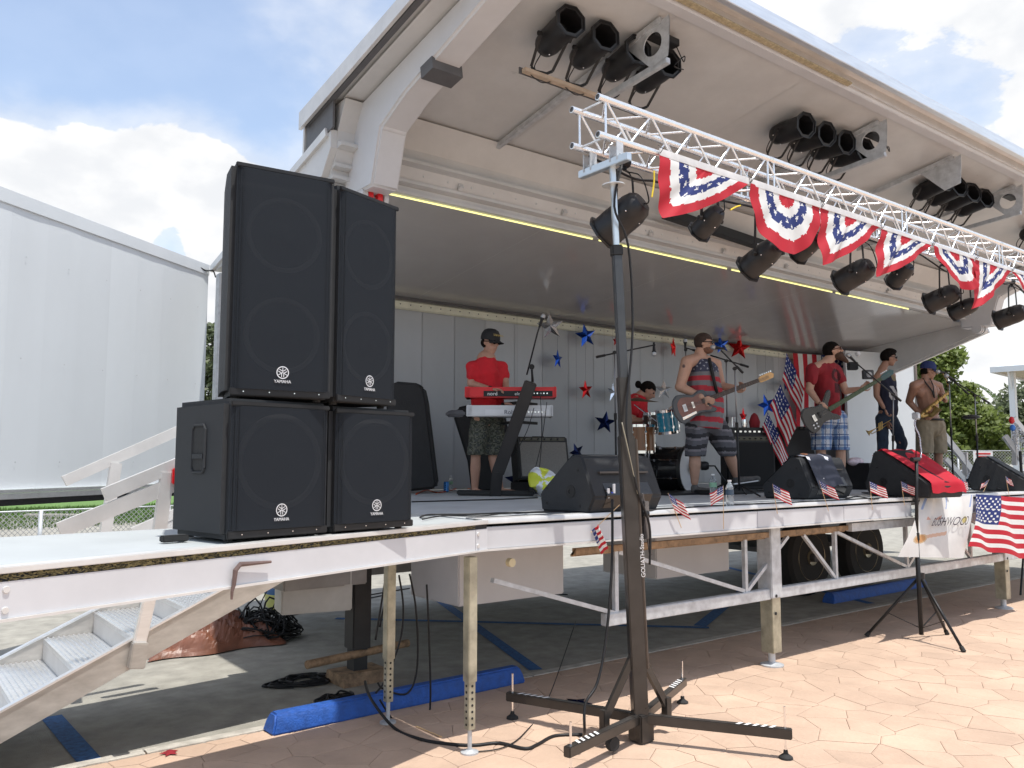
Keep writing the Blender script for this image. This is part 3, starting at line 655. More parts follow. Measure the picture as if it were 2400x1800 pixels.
# ------------------------------------------------------------------ speakers on the wing
def logo(par,o,x,y,r):
    """tuning-fork roundel with the maker's name under it; o centre, x right, y up on the grille"""
    M4=frameM(o,x,y); z=M4.to_3x3()@Vector((0,0,1))
    g=MB()
    def P(a,b,h=.0): return M4@Vector((a,b,h))
    n=28
    for ra,rb in ((r,r*.86),):
        vs=[]; 
        for i in range(n): a=2*PI*i/n; vs+=[P(ra*cos(a),ra*sin(a),.002),P(rb*cos(a),rb*sin(a),.002)]
        g.add(vs,[(2*i,2*((i+1)%n),2*((i+1)%n)+1,2*i+1) for i in range(n)])
    def bar(a,b,w):
        a=Vector(a); b=Vector(b); d=(b-a).normalized(); q=Vector((-d.y,d.x))*w/2
        g.add([P(*(a-q),.0025),P(*(b-q),.0025),P(*(b+q),.0025),P(*(a+q),.0025)],[(0,1,2,3)])
    for k in range(3):
        t=PI/2+k*2*PI/3; u=Vector((cos(t),sin(t))); v=Vector((-u.y,u.x))
        bar(u*r*.05,u*r*.80,r*.10); bar(-u*r*.05+v*r*.17,-u*r*.72+v*r*.17,r*.11); bar(-u*r*.05-v*r*.17,-u*r*.72-v*r*.17,r*.11); bar(v*r*.2-u*r*.05,-v*r*.2-u*r*.05,r*.1)
    b=g.build('emblem',mat('silver_badge',(.72,.73,.75),.4,.2,var=.03),par,world=False)
    t=text_mb('YAMAHA',r*.72,frameM(M4@Vector((0,-r*1.45,.002)),x,y),sx=.92); t.build('maker_name',MATS['silver_badge'],b,world=False)
def cabinet(name,label,w,d,h,loc,rz,taper=0,rad_=.025,handle=False,tall=False):
    t=thing(name,label,'loudspeaker',loc,rz,group='stacked loudspeakers on the wing deck')
    # local: x right along the front, y back, z up ; front at y=0, x from 0..w
    mb=MB(); ti=taper; pl=[(0,0),(w,0),(w-ti*.2,d*.35),(w-ti,d),(ti,d),(ti*.2,d*.35)]
    mb.poly([(a,b,.012) for a,b in pl],(0,0,1),h-.012); mb.build('cabinet',cabm,t,world=False,bevel=rad_,seg=4)
    # front grille, slightly bowed panel
    nu,nv=14,6; vs=[]; m_=.022; b0=.05 if not tall else .045
    for j in range(nv+1):
        for i in range(nu+1):
            u=i/nu; e=abs(u-.5)*2; vs.append((m_+u*(w-2*m_),-.022+.02*max(0,(e-.82)/.18)**2,b0+(h-b0-.035)*j/nv))
    g=MB(); g.add(vs,[(j*(nu+1)+i,j*(nu+1)+i+1,(j+1)*(nu+1)+i+1,(j+1)*(nu+1)+i) for j in range(nv) for i in range(nu)])
    k=len(g.v); 
    g.build('grille',grille,t,world=False,smooth='all')
    for c_,d_ in (((w/2,-.008,.032),(w-.03,.014,.035)),((w/2,-.010,h-.024),(w-.03,.016,.022))): MB().box(c_,d_).build('front_trim',blackp,t,world=False,bevel=.004)
    fe=MB(); 
    for x in (.06,w-.06):
        for y in (.06,d-.08): f2=MB(); f2.lathe([(.02,0),(.02,.013)],(x,y,0),(0,0,1),10); f2.build('foot',rubber,t,world=False)
    s=MB()
    for i in range(4): s.lathe([(.004,0),(.003,.003)],(w*(.15+.235*i),-.016,.033),(0,-1,0),6)
    tag(s.build('screws',chrome,t,world=False),kind='stuff')
    for zc,rr in (((.31,.185),(.80,.185)) if tall else ((.36,.225),)):
        ring=MB(); ring.lathe([(rr,0),(rr,.008),(rr*.90,.008),(rr*.86,.002)],(w/2,-.001,zc),(0,-1,0),40,caps=False); ring.build('woofer_rim',mat('woofer_rim',(.20,.20,.20),.6),t,world=False)
        cone=MB(); cone.lathe([(rr*.86,.004),(rr*.3,.001),(rr*.28,.006),(.001,.010)],(w/2,-.002,zc),(0,-1,0),32,caps=False); cone.build('woofer_cone',mat('cone_dark',(.03,.03,.03),.7),t,world=False,smooth='all')
    logo(t,(w*.5+(.0 if tall else -.0),-.0235,.135 if not tall else .13),(1,0,0),(0,0,1),.030)
    if handle:
        hb=MB(); cy=d*.48; 
        hb.poly([( .0015,cy-.055,.34),( .0015,cy-.055,.50),(.0015,cy-.04,.52),(.0015,cy+.04,.52),(.0015,cy+.055,.50),(.0015,cy+.055,.34),(.0015,cy+.04,.32),(.0015,cy-.04,.32)],(1,0,0),-.004)
        h1=hb.build('handle_cup',rubber,t,world=False)
        bz=MB(); 
        ring=[(cy-.062,.33),(cy-.062,.51),(cy-.045,.53),(cy+.045,.53),(cy+.062,.51),(cy+.062,.33),(cy+.045,.31),(cy-.045,.31),(cy-.062,.33)]
        bz.tube([(-.003,a,b) for a,b in ring],.007,6); bz.beam((-.004,cy-.05,.385),(-.004,cy+.05,.385),.012,.022); bz.build('handle_rim',cabm,h1,world=False)
    return t
def at_rot(p,rz): return (p.x,p.y,p.z)
zb=DZ+.002
sA=Pz(521,1273,zb); cabinet('subwoofer','black bass cabinet with side grip, lower left box of the speaker stack',.562,.50,.648,(sA.x,sA.y,zb),rad(10),handle=True)
sB=(sA.x+cos(rad(10))*.575,sA.y+sin(rad(10))*.575+.01,zb); cabinet('subwoofer','black bass cabinet, lower right box of the speaker stack on the wing',.545,.60,.640,sB,rad(9.5))
zt=zb+.652
tA=(sA.x+.02,sA.y+.085,zt); cabinet('loudspeaker','tall black loudspeaker standing on the lower left bass cabinet',.515,.48,1.135,tA,rad(-5),taper=.08,tall=True)
tB=(tA[0]+.522,tA[1]-.03,zt-.006); cabinet('loudspeaker','tall black loudspeaker standing on the lower right bass cabinet, turned inward',.475,.44,1.125,tB,rad(19),taper=.08,tall=True)
p=Pz(408,1270,DZ); mb=MB(); mb.box(p+Vector((0,0,.016)),(.12,.045,.03),Euler((0,0,.15)).to_matrix()); mb.box(p+Vector((.045,.03,.016)),(.03,.06,.028))
one('rubber_wedge',mb,rubber,'small black rubber block lying on the wing deck beside the bass cabinet','rubber block',bevel=.005)

# ------------------------------------------------------------------ lifting tower
base=Pz(1503,1738,0); topc=Py(1436,385,3.83)
TW=thing('lifting_tower','black telescopic lifting tower with four outrigger legs holding the near end of the truss','lifting tower',(base.x,base.y,0))
axis=(topc-Vector((base.x,base.y,.1))).normalized()
def tw(z): return Vector((base.x,base.y,.0))+axis*(z/axis.z)
tr_=Euler((0,0,rad(-30))).to_matrix()
def tbox(z0,z1,w,h,m,name,off=(0,0)):
    a=tw(z0)+tr_@Vector((off[0],off[1],0)); b=tw(z1)+tr_@Vector((off[0],off[1],0)); mb=MB(); mb.beam(a,b,w,h,tr_@Vector((0,1,0))); return mb.build(name,m,TW,bevel=.006)
tbox(.02,1.92,.095,.085,towerm,'outer_mast'); tbox(1.60,2.3,.076,.07,towerm,'middle_mast'); tbox(2.2,3.12,.058,.062,mat('mast_grey',(.06,.065,.07),.35,.3,var=.15),'upper_mast'); tbox(3.08,3.72,.036,.042,mat('bright_mast',(.62,.68,.72),.3,.7,var=.08),'inner_mast')
tbox(.45,1.9,.016,.04,mat('tower_side',(.12,.10,.085),.35,.5,var=.2),'winch_rail',(.058,-.02))
tbox(3.09,3.16,.07,.075,blackp,'mast_collar'); 
mb=MB(); mb.lathe([(.075,0),(.075,.006)],tw(3.56),axis,20); mb.build('load_disc',mat('clear_disc',(.7,.72,.72),.2,.3),TW)
mb=MB(); mb.box(tw(1.38)+Vector((.095,-.03,.0)),(.045,.06,.24)); mb.tube([tw(1.15)+Vector((.13,-.04,0)),tw(1.55)+Vector((.09,-.03,0))],.012,8); mb.build('winch',mat('winch_grey',(.16,.15,.15),.25,.6,var=.2),TW,bevel=.012)
mb=MB(); mb.lathe([(.02,0),(.02,.05)],tw(1.42)+Vector((.05,-.06,0)),(1,0,0),10); mb.build('knob',blackp,TW)
# lettering running up the mast's side
fx=(RT).normalized()
o=tw(1.16)+tr_@Vector((.058,-.043,0)); M4=frameM(o,axis,tr_@Vector((-1,0,0))); text_mb('GOLIATH-Studio',.038,M4,sx=1.0).build('lettering',whitepl,TW)
# outrigger legs
feet=[Pz(1201,1684,0),Pz(1842,1778,0),Pz(1600,1648,0),Pz(1338,1822,0)]
for i,f in enumerate(feet):
    a=tw(.16); dd=(Vector((f.x,f.y,0))-Vector((a.x,a.y,0))); L=dd.length; dd.normalize()
    e=Vector((f.x,f.y,.145))+dd*.04
    mb=MB(); mb.beam(Vector((a.x,a.y,.145)),e,.048,.06); lg=mb.build('outrigger',towerm,TW,bevel=.005)
    mb=MB(); q=Vector((-dd.y,dd.x,0))
    for k in range(5):
        c=Vector((f.x,f.y,.177))-dd*(.07+k*.048); s_=q*.022; w_=dd*.011; sl=dd*.012
        mb.add([c-s_-w_-sl,c-s_+w_-sl,c+s_+w_+sl,c+s_-w_+sl],[(0,1,2,3)])
    mb.build('warning_stripes',whitepl,lg)
    mb=MB(); mb.lathe([(.007,.01),(.007,.30)],(f.x,f.y,0),(0,0,1),10); mb.build('levelling_screw',chrome,lg)
    mb=MB(); mb.lathe([(.042,0),(.04,.012),(.015,.03),(.012,.05)],(f.x,f.y,0),(0,0,1),18); mb.build('foot_pad',rubber,lg,smooth=True)
for dxy in ((-.26,.06),(.26,.02)):
    a=tw(.58); b=Vector((base.x+dxy[0],base.y+dxy[1],.17)); mb=MB(); mb.beam(a,b,.03,.045); mb.build('diagonal_stay',towerm,TW)
    mb=MB(); mb.box((base.x+dxy[0],base.y+dxy[1],.14),(.05,.05,.17)); mb.build('stay_socket',towerm,TW,bevel=.004)
mb=MB(); mb.lathe([(.02,-.02),(.042,-.02),(.045,0),(.042,.02),(.02,.02)],(base.x-.30,base.y-.05,.06),(0,1,0),18); mb.build('caster',rubber,TW)
mb=MB(); mb.box((base.x-.0,base.y,.09),(.12,.12,.17)); mb.build('base_block',towerm,TW,bevel=.008)
# crossbar fork on top
cb0=Py(1372,400,3.60); cb1=Py(1497,342,4.07)
cb0=Vector((topc.x-.02,3.66,topc.z)); cb1=Vector((topc.x-.02,4.12,topc.z))
mb=MB(); mb.beam(cb0,cb1,.05,.05); cbo=mb.build('fork_bar',MATS['bright_mast'],TW,bevel=.004)
for yy in (3.78,4.03):
    mb=MB(); mb.box((topc.x-.02,yy+.03,topc.z+.06),(.06,.008,.12)); mb.box((topc.x-.02,yy-.035,topc.z+.06),(.06,.008,.12)); mb.tube([(topc.x-.02,yy-.05,topc.z+.04),(topc.x-.02,yy+.05,topc.z+.04)],.008,6); mb.build('truss_saddle',galv,TW)

# ------------------------------------------------------------------ the truss
TY0,TY1=3.78,4.03; TZ0,TZ1=3.85,4.10; TX0=3.62; TX1=15.6
TS=thing('box_truss','silver aluminium box truss carrying stage lamps and bunting in front of the canopy','truss',(9,3.9,3.85))
for y in (TY0,TY1):
    for z in (TZ0,TZ1):
        mb=MB(); mb.lathe([(.019,-.001),(.024,0),(.024,TX1-TX0),(.019,TX1-TX0)],(TX0,y,z),(1,0,0),14,caps=False); mb.build('chord',trussm,TS,smooth=True)
        mb=MB(); mb.lathe([(.0185,.006),(.006,.0065)],(TX0,y,z),(1,0,0),14); mb.build('tube_mouth',darksteel,TS)
bay=.215
def brace(a,b,r=.0085): mb=MB(); mb.tube([a,b],r,7,caps=False); return mb.build('brace',trussm,TS,smooth='all')
x=TX0+.07; k=0
protoV=None
for y in (TY0,TY1): brace((x,y,TZ0),(x,y,TZ1))
brace((x,TY0,TZ1),(x,TY1,TZ1)); brace((x,TY0,TZ0),(x,TY1,TZ0))
protos=None
while x<TX1-bay:
    up=k%2; x2=x+bay/1.0
    if protos is None or len(protos)<2:
        s=[]
        for y in (TY0,TY1): s.append(brace((x,y,TZ1 if not up else TZ0),(x2,y,TZ0 if not up else TZ1)))
        for z in (TZ0,TZ1): s.append(brace((x,TY0 if not up else TY1,z),(x2,TY1 if not up else TY0,z)))
        protos=(protos or [])+[(s,x)]
    else:
        s,px=protos[up]
        for o in s: c=o.copy(); c.location=(o.location.x+x-px,o.location.y,o.location.z); C.objects.link(c)
    if k%9==8:
        for dx in (.02,.10):
            for y in (TY0,TY1): brace((x+dx,y,TZ0),(x+dx,y,TZ1),.008)
        mb=MB()
        for dx in (.045,.075):
            for y in (TY0,TY1):
                for z in (TZ0,TZ1): mb.lathe([(.027,-.012),(.027,.012)],(x+dx,y,z),(1,0,0),12)
        tag(mb.build('coupler',chrome,TS),kind='stuff')
        protos=None if False else protos; x+=.12
    x=x2 if k%9!=8 else x2+.0+.12-.12+.0; k+=1
    if k%9==0: x+=.12
# ------------------------------------------------------------------ lamps
def par_can(lab,pos,dirv,hang,L=.42,R=.105,grp='stage lamps',flange=True,group=None):
    """can axis along dirv from pos (pivot); yoke reaches to 'hang'"""
    t=thing('stage_lamp',lab,'stage lamp',pos,group=group or grp); P=Vector(pos); d=Vector(dirv).normalized()
    b=P-d*L*.42
    mb=MB(); mb.lathe([(.02,-.005),(R*.62,0),(R*.86,.03),(R*.98,.085),(R,.11),(R,L*.62),(R*1.02,L*.63),(R*1.02,L*.97),(R*.94,L*.97),(R*.93,L*.5)],b,d,22,caps=True); mb.build('can_body',parm,t,smooth=True)
    mb=MB(); mb.lathe([(R*.92,L*.55),(R*.01,L*.50)],b,d,22,caps=False); mb.build('lamp_glass',blackgloss,t)
    if flange:
        mb=MB(); mb.lathe([(R*.93,L*.955),(R*1.26,L*.955),(R*1.26,L*1.0),(R*1.18,L*1.0),(R*1.15,L*.975),(R*.95,L*.985),(R*.93,L*.955)],b,d,8,ph=PI/8,caps=False); mb.build('colour_frame',parm,t)
    side=d.cross(Vector((0,0,1))); side=side.normalized() if side.length>.1 else Vector((1,0,0))
    H=Vector(hang); y=[P+side*R*1.02,P+side*R*1.14,H+side*R*.9+(P-H)*.1,H+side*R*.5,H-side*R*.5,H-side*R*.9+(P-H)*.1,P-side*R*1.14,P-side*R*1.02]
    mb=MB()
    for a,c in zip(y,y[1:]):
        if (a-c).length>.004: mb.beam(a,c,.022,.007,d)
    mb.build('yoke',blackp,t)
    mb=MB()
    for s in (1,-1): mb.lathe([(.018,0),(.018,.03),(.008,.035)],P+side*R*1.1*s,side*s,8)
    mb.build('yoke_knobs',blackp,t)
    mb=MB()
    for s in range(5): a=s*2*PI/5+.3; u=side; v=d.cross(side); mb.ell(b+d*.10+(u*cos(a)+v*sin(a))*R*.99,.006,nu=6,nv=4)
    tag(mb.build('rivets',chrome,t),kind='stuff')
    mb=MB(); q=H+side*R*.4; mb.tube(spline([b+d*.02,b-d*.06+Vector((0,0,-.04)),q+(b-q)*.4-d*.07,q],5),.005,6); mb.build('cable',blackp,t,smooth='all')
    return t
# canopy clusters: bar along X, cans pointing to the audience
def cluster(cx,y,z,ax_,names,dz=.30):
    t=thing('lamp_bar','%s timber faced lamp bar hanging under the canopy'%names[0],'lamp bar',(cx,y,z),group='lamp bars under the canopy')
    mb=MB(); mb.box((cx,y,z),(1.42,.05,.035)); mb.build('bar',mat('bar_pale',(.46,.36,.27),.6,var=.2,scale=10),t,bevel=.003)
    mb=MB(); mb.box((cx,y+.032,z+.004),(1.46,.012,.05)); mb.build('bar_back',darksteel,t)
    for i in range(4):
        x=cx-.54+i*.36
        par_can('black lamp, %s on the %s lamp bar'%(('leftmost','second from left','third from left','rightmost')[i],names[0]),(x,y-.17,z+dz-.05),ax_,(x,y,z+.03),L=.44,R=.105)
        mb=MB(); mb.tube(spline([(x-.1,y,z-.02),(x-.02,y-.03,z-.07),(x+.1,y,z-.02)],5),.004,5); mb.build('loose_cable',blackp,t,smooth='all')
cluster(4.58,4.86,4.77,(-.20,-1,.03),['nearest'])
cluster(7.62,4.86,4.77,(-.20,-.98,-.10),['second nearest'])
cluster(10.5,4.86,4.77,(-.28,-.92,.10),['third nearest'])
cluster(13.6,4.86,4.77,(-.25,-1,.05),['farthest'])
# galvanised swing arms of the lamp bars
def lamparm(x,hole,lab):
    t=thing('swing_arm',lab,'support arm',(x,5,4.9),group='swing arms under the canopy')
    mb=MB(); mb.beam((x,6.38,cz(6.38)-.04),(x,4.2,cz(4.2)-.04),.05,.05); mb.build('upper_beam',galv,t,bevel=.004)
    y0,y1=4.12,4.48
    zt_=cz(4.2)-.03; zl=zt_-.34
    pts=[(x,y1+.10,cz(y1+.1)-.06),(x,y0,cz(y0)-.04),(x,y0+.02,zl+.02),(x,y0+.20,zl-.02)]
    mb=MB()
    if hole:
        # plate with a round hole: ring of quads
        n=24; cy,cz_=(y0+y1)/2+.0,zt_-.17; r=.095; vs=[]
        poly=[(p[1],p[2]) for p in pts]
        def edge(a):
            best=None; dx,dz_=cos(a),sin(a)
            for i in range(4):
                (ax,az),(bx,bz)=poly[i],poly[(i+1)%4]; ex,ez=bx-ax,bz-az; den=dx*ez-dz_*ex
                if abs(den)<1e-9: continue
                tt=((ax-cy)*ez-(az-cz_)*ex)/den; u=((ax-cy)*dz_-(az-cz_)*dx)/den
                if tt>0 and -1e-6<=u<=1+1e-6 and (best is None or tt<best): best=tt
            return (best or r*1.3)
        for i in range(n):
            a=2*PI*i/n; e=edge(a); 
            for xx in (x-.004,x+.004): vs+= [(xx,cy+r*cos(a),cz_+r*sin(a)),(xx,cy+e*cos(a),cz_+e*sin(a))]
        fs=[]
        for i in range(n):
            j=(i+1)%n; A_,B_=4*i,4*j
            fs+=[(A_,A_+1,B_+1,B_),(A_+2,B_+2,B_+3,A_+3),(A_,B_,B_+2,A_+2)]
        mb.add(vs,fs)
    else: mb.poly(pts,(1,0,0),.008)
    mb.build('end_plate',galv,t)
    if hole:
        mb=MB(); mb.beam((x+.03,y0+.05,zl),(x+.03,4.90,4.785),.05,.05); mb.build('lower_beam',galv,t,bevel=.004)
        mb=MB(); mb.box((x+.16,y0+.22,zt_-.06),(.30,.10,.06)); mb.build('junction_box',blackp,t,bevel=.005)
        mb=MB(); mb.tube(spline([(x+.3,y0+.2,zt_-.08),(x+.36,y0+.18,zt_-.2),(x+.42,y0+.22,zt_-.12),(x+.33,y0+.25,zt_-.22),(x+.5,y0+.3,zt_-.18)],6),.005,6); mb.build('loose_cable',blackp,t,smooth='all')
for x,h,l in ((4.72,1,'galvanised arm with a round hole in its plate, nearest'),(7.95,1,'galvanised arm with a round hole, behind the second lamp bar'),(9.55,0,'galvanised arm with a solid triangular plate'),(11.2,1,'galvanised arm with a round hole, behind the third lamp bar'),(14.2,1,'galvanised arm with a round hole, farthest')): lamparm(x,h,l)
# lamps hung below the truss
tl=[(1466,505,1490,412,(-.25,.9,-.55),.125,'big black lamp hanging right behind the tower mast'),
    (1665,515,1668,440,(.1,.9,-.5),.085,'small black lamp behind the first bunting'),
    (1790,600,1785,500,(.0,1,-.5),.11,'black lamp under the second bunting, left of its tip'),
    (1895,575,1900,515,(.2,.9,-.4),.085,'small black lamp between the second and third bunting'),
    (2010,640,2020,545,(.0,1,-.35),.115,'black lamp hanging under the third bunting'),
    (2115,640,2125,590,(.3,.8,-.45),.085,'small black lamp under the fourth bunting'),
    (2215,695,2200,610,(.0,1,-.30),.11,'black lamp hanging under the fifth bunting'),
    (2265,720,2262,630,(.1,1,-.3),.09,'black lamp half hidden under the sixth bunting'),
    (2375,738,2365,650,(.0,1,-.25),.11,'black lamp at the right picture edge under the truss')]
for i,(x,y,hx,hy,dv,R,lab) in enumerate(tl):
    yy=4.03 if i%2==0 else 3.9
    P=Py(x,y,yy); H=Vector((P.x+.0,yy,TZ0-.06)); 
    par_can(lab,P,dv,H if P.z<TZ0-.2 else H,L=R*2.9,R=R*.95,flange=True,group='lamps hung from the truss')
    mb=MB(); mb.lathe([(.035,-.03),(.035,.03)],(P.x,TY1 if i%2==0 else TY0+.1,TZ0-.005),(1,0,0),12); mb.beam((P.x,yy,TZ0-.06),(P.x,yy,TZ0),.03,.01)
    one('hook_clamp',mb,blackp,'black hook clamp above the %s'%lab.replace('hanging ','').replace('black ',''),'clamp',group='hook clamps on the truss')
# lamp cabling along the truss
mb=MB(); pts=[(3.75,4.0,3.80)]
for k in range(40): pts.append((3.9+k*.28,3.98+.05*random.uniform(-1,1),3.80+random.uniform(-.07,.02)-(.1 if k%7==3 else 0)))
one('truss_cabling',MB().tube(spline(pts,4),.009,6),blackp,'black lamp cabling looping along the underside of the truss','cable',smooth='all')
for a in ((1533,400,1528,462),(1712,492,1735,482),(2063,595,2072,606)):
    p=Py(a[0],a[1],3.76); q=Py(a[2],a[3],3.76); one('yellow_cable',MB().tube(spline([p,(p+q)/2+Vector((.01,0,.01)),q],4),.006,6),mat('yellow_pvc',(.8,.6,.03),.4),'short yellow cable end near %s'%('the big lamp behind the mast' if a[0]<1600 else 'the small lamp behind the first bunting' if a[0]<1800 else 'the third bunting'),'cable')
# black fluorescent batten behind the first bunting (on the header)
a=Py(1560,500,6.2); b=Py(1830,590,6.2); one('lamp_batten',MB().beam(a,b,.12,.10),blackp,'long black batten behind the first two buntings under the canopy','light batten')

# ------------------------------------------------------------------ bunting
def fan_col(r,th,seed):
    j=.010*sin(th*13+seed)+.007*sin(th*31+seed*3)+.004*sin(th*57)
    if r<.22+j: return RED
    if r<.38+j: return WHT
    if r<.58+j:
        for k in range(9):
            a=(k+.5)*PI/9; rr=.495+.045*(1 if k%2 else -1); dx=r*cos(th)-rr*cos(a); dy=r*sin(th)-rr*sin(a)
            if in_star(dx,dy,.055): return WHT
        return BLU
    if r<.77+j: return WHT
    return RED
bun=[((1545,372),(1755,437),(1560,520),'first bunting from the left, tip blown to the left'),
     ((1757,437),(1923,492),(1836,596),'second bunting, hanging full and round'),
     ((1926,494),(2063,546),(1925,630),'third bunting, folded to a point at its left edge'),
     ((2066,546),(2183,584),(2050,656),'fourth bunting, long point swept left'),
     ((2186,584),(2285,618),(2262,680),'fifth bunting, gathered with its bottom edge square'),
     ((2288,618),(2370,648),(2280,730),'sixth bunting, narrow and pointed at the left'),
     ((2372,648),(2452,676),(2440,745),'seventh bunting, cut by the right picture edge')]
for i,(a,b,c,lab) in enumerate(bun):
    yb=3.752; A=Py(*a,yb); B=Py(*b,yb); T=Py(*c,yb-.02); A.z=B.z=TZ0-.012-(.0 if i<3 else .02)
    mid=(A+B)/2; W2=(B-A)/2; dn=T-mid
    t=thing('bunting','red, white and blue star fan, %s'%lab.replace('bunting','one') ,'bunting',tuple(mid),group='bunting fans tied to the truss')
    full=(i==1 or i==4)
    def pos(u,v,A=A,B=B,mid=mid,W2=W2,dn=dn,i=i,full=full):
        th=PI*u; r=v; s=sin(th); c_=-cos(th)
        k=1.0 if full else 1.0
        p=mid+W2*c_*r+dn*(s**(1.0 if full else 1.35))*r*(1.0 if full else 1.0)
        if not full:
            th0=1.15; tip=mid+dn; tri=A.lerp(tip,th/th0) if th<th0 else tip.lerp(B,(th-th0)/(PI-th0)); bnd=(mid+W2*c_+dn*s).lerp(tri,.7); p=mid.lerp(bnd,r)
        if False:   # pull the cloth toward the tip
            t2=(s*r)**1.5; tip=mid+dn; w=.28*t2; p=p.lerp(mid+dn*r*s+W2*(-.55)*r*s*.0,w)
            if c_<0: p+=Vector((0,-.05*sin(r*3)*abs(c_)*s,0))
        p+=Vector((0,-.022*sin(th*5+i)*r*s-.010*sin(th*11+2*i)*r*r-.03*s*r,0)); return p
    def col(u,v,i=i): return fan_col(v,PI*u,i*1.7)
    o=cloth('fan',pos,col,96,44,paint,t)
    mb=MB(); mb.beam(A+Vector((0,-.004,.012)),B+Vector((0,-.004,.012)),.006,.05 if i<3 else .03); mb.build('heading_tape',mat('white_tape',(.8,.8,.8),.6,tl=.3),t)
    mb=MB()
    for q in (A,B): mb.tube([q+Vector((0,-.01,.0)),q+Vector((.01,-.03,.03)),q+Vector((-.01,0,.06))],.003,5)
    mb.build('ties',blackp,t)

from mathutils import noise as nz
# ------------------------------------------------------------------ people
def blend(mb,voxel,smooth=4,fac=.5):
    """join overlapping solids into one smooth continuous surface; returns vertex / face lists (world coordinates)"""
    me=bpy.data.meshes.new('t'); me.from_pydata(mb.v,[],mb.f); me.update(); bm=bmesh.new(); bm.from_mesh(me); bmesh.ops.recalc_face_normals(bm,faces=bm.faces); bm.to_mesh(me); bm.free()
    o=bpy.data.objects.new('t',me); C.objects.link(o); r=o.modifiers.new('r','REMESH'); r.mode='VOXEL'; r.voxel_size=voxel
    s=o.modifiers.new('s','SMOOTH'); s.iterations=smooth; s.factor=fac
    dg=bpy.context.evaluated_depsgraph_get(); e=o.evaluated_get(dg); m2=e.to_mesh(); out=MB(); out.v=[tuple(v.co) for v in m2.vertices]; out.f=[tuple(p.vertices) for p in m2.polygons]
    e.to_mesh_clear(); bpy.data.objects.remove(o); bpy.data.meshes.remove(me)
    if voxel>=.010:   # garments: folds and creases
        out.v=[tuple(Vector(v)+Vector((nz.noise(Vector((v[0]*7,v[1]*7,v[2]*4+v[0]*3))),nz.noise(Vector((v[1]*7+9,v[0]*7,v[2]*4-v[1]*3))),0))*.022+Vector((nz.noise(Vector((v[0]*17,v[1]*17,v[2]*13))),nz.noise(Vector((v[1]*17+5,v[0]*17,v[2]*13))),0))*.010) for v in out.v]
    return out
def colfaces(mb,fn):
    out=[]; V=mb.v
    for f in mb.f:
        a=V[f[0]]; b=V[f[len(f)//2]]; out.append(fn(((a[0]+b[0])/2,(a[1]+b[1])/2,(a[2]+b[2])/2)))
    return out
class Fig:
    """zoomed crop coordinates -> points at a person's distance"""
    def __init__(s,ox,oy,k,D): s.o=(ox,oy,k); s.D=D
    def px(s,zx,zy): return s.o[0]+zx/s.o[2], s.o[1]+zy/s.o[2]
    def __call__(s,zx,zy,dd=0): x,y=s.px(zx,zy); return Pd(x,y,s.D+dd)
def fingers(mb,hand,dirv,palmn,curl=.6,side=1,L=.075):
    """five separate bent fingers from the palm centre"""
    d=Vector(dirv).normalized(); n=Vector(palmn); n=(n-d*n.dot(d)).normalized(); s=d.cross(n)*side; h=Vector(hand)
    mb.ell(h,(.046,.040,.018),Matrix((d,s,n)).transposed())
    for i,(off,l) in enumerate(((-.030,.86),(-.010,1.0),(.010,.95),(.029,.75))):
        a=h+d*.036+s*off; b=a+d*L*.42*l+n*(.02*curl); c=b+(d*(1-curl)+n*curl).normalized()*L*.33*l; e=c+(d*(.6-curl)+n*(curl+.3)).normalized()*L*.27*l
        mb.cap(a,b,.0098,.0092,8); mb.cap(b,c,.0092,.0085,8); mb.cap(c,e,.0085,.0072,8)
    a=h-d*.02-s*.035; b=a-s*.03+d*.03+n*.012; c=b+d*.03+n*.012; mb.cap(a,b,.012,.0105,8); mb.cap(b,c,.0105,.0085,8)
def headmesh(mb,c,face,up,r=.098,neck=None,beard=False):
    f=Vector(face).normalized(); u=Vector(up); u=(u-f*u.dot(f)).normalized(); s=f.cross(u); R=Matrix((s,f,u)).transposed()
    c=Vector(c)
    mb.ell(c+u*r*.20-f*r*.08,(r*.80,r*1.0,r*.98),R); mb.ell(c-u*r*.42+f*r*.22,(r*.60,r*.72,r*.70),R); mb.ell(c-u*r*.88+f*r*.52,(r*.34,r*.30,r*.26),R)
    mb.cap(c+f*r*.86+u*r*.16,c+f*r*1.12-u*r*.18,r*.09,r*.16,8); mb.ell(c+f*r*.80+u*r*.26,(r*.55,r*.16,r*.12),R)
    mb.ell(c+f*r*.86-u*r*.47,(r*.30,r*.14,r*.11),R)
    for q in (1,-1): mb.ell(c+s*r*.82*q-f*r*.06-u*r*.02,(r*.09,r*.17,r*.28),R); mb.ell(c+s*r*.42*q+f*r*.6-u*r*.12,(r*.26,r*.22,r*.2),R)
    return R,s,f,u
def glasses(t,c,R,s,f,u,r,m=None):
    mb=MB()
    for q in (1,-1):
        mb.ell(c+f*r*.93+s*r*.38*q+u*r*.13,(r*.32,r*.09,r*.22),R,10,6); mb.tube([c+f*r*.90+s*r*.68*q+u*r*.18,c+s*r*.86*q+u*r*.12-f*r*.05],r*.05,6)
    mb.beam(c+f*r*1.0+s*r*.15+u*r*.18,c+f*r*1.0-s*r*.15+u*r*.18,r*.06,r*.08); return mb.build('sunglasses',m or blackgloss,t,smooth=True)
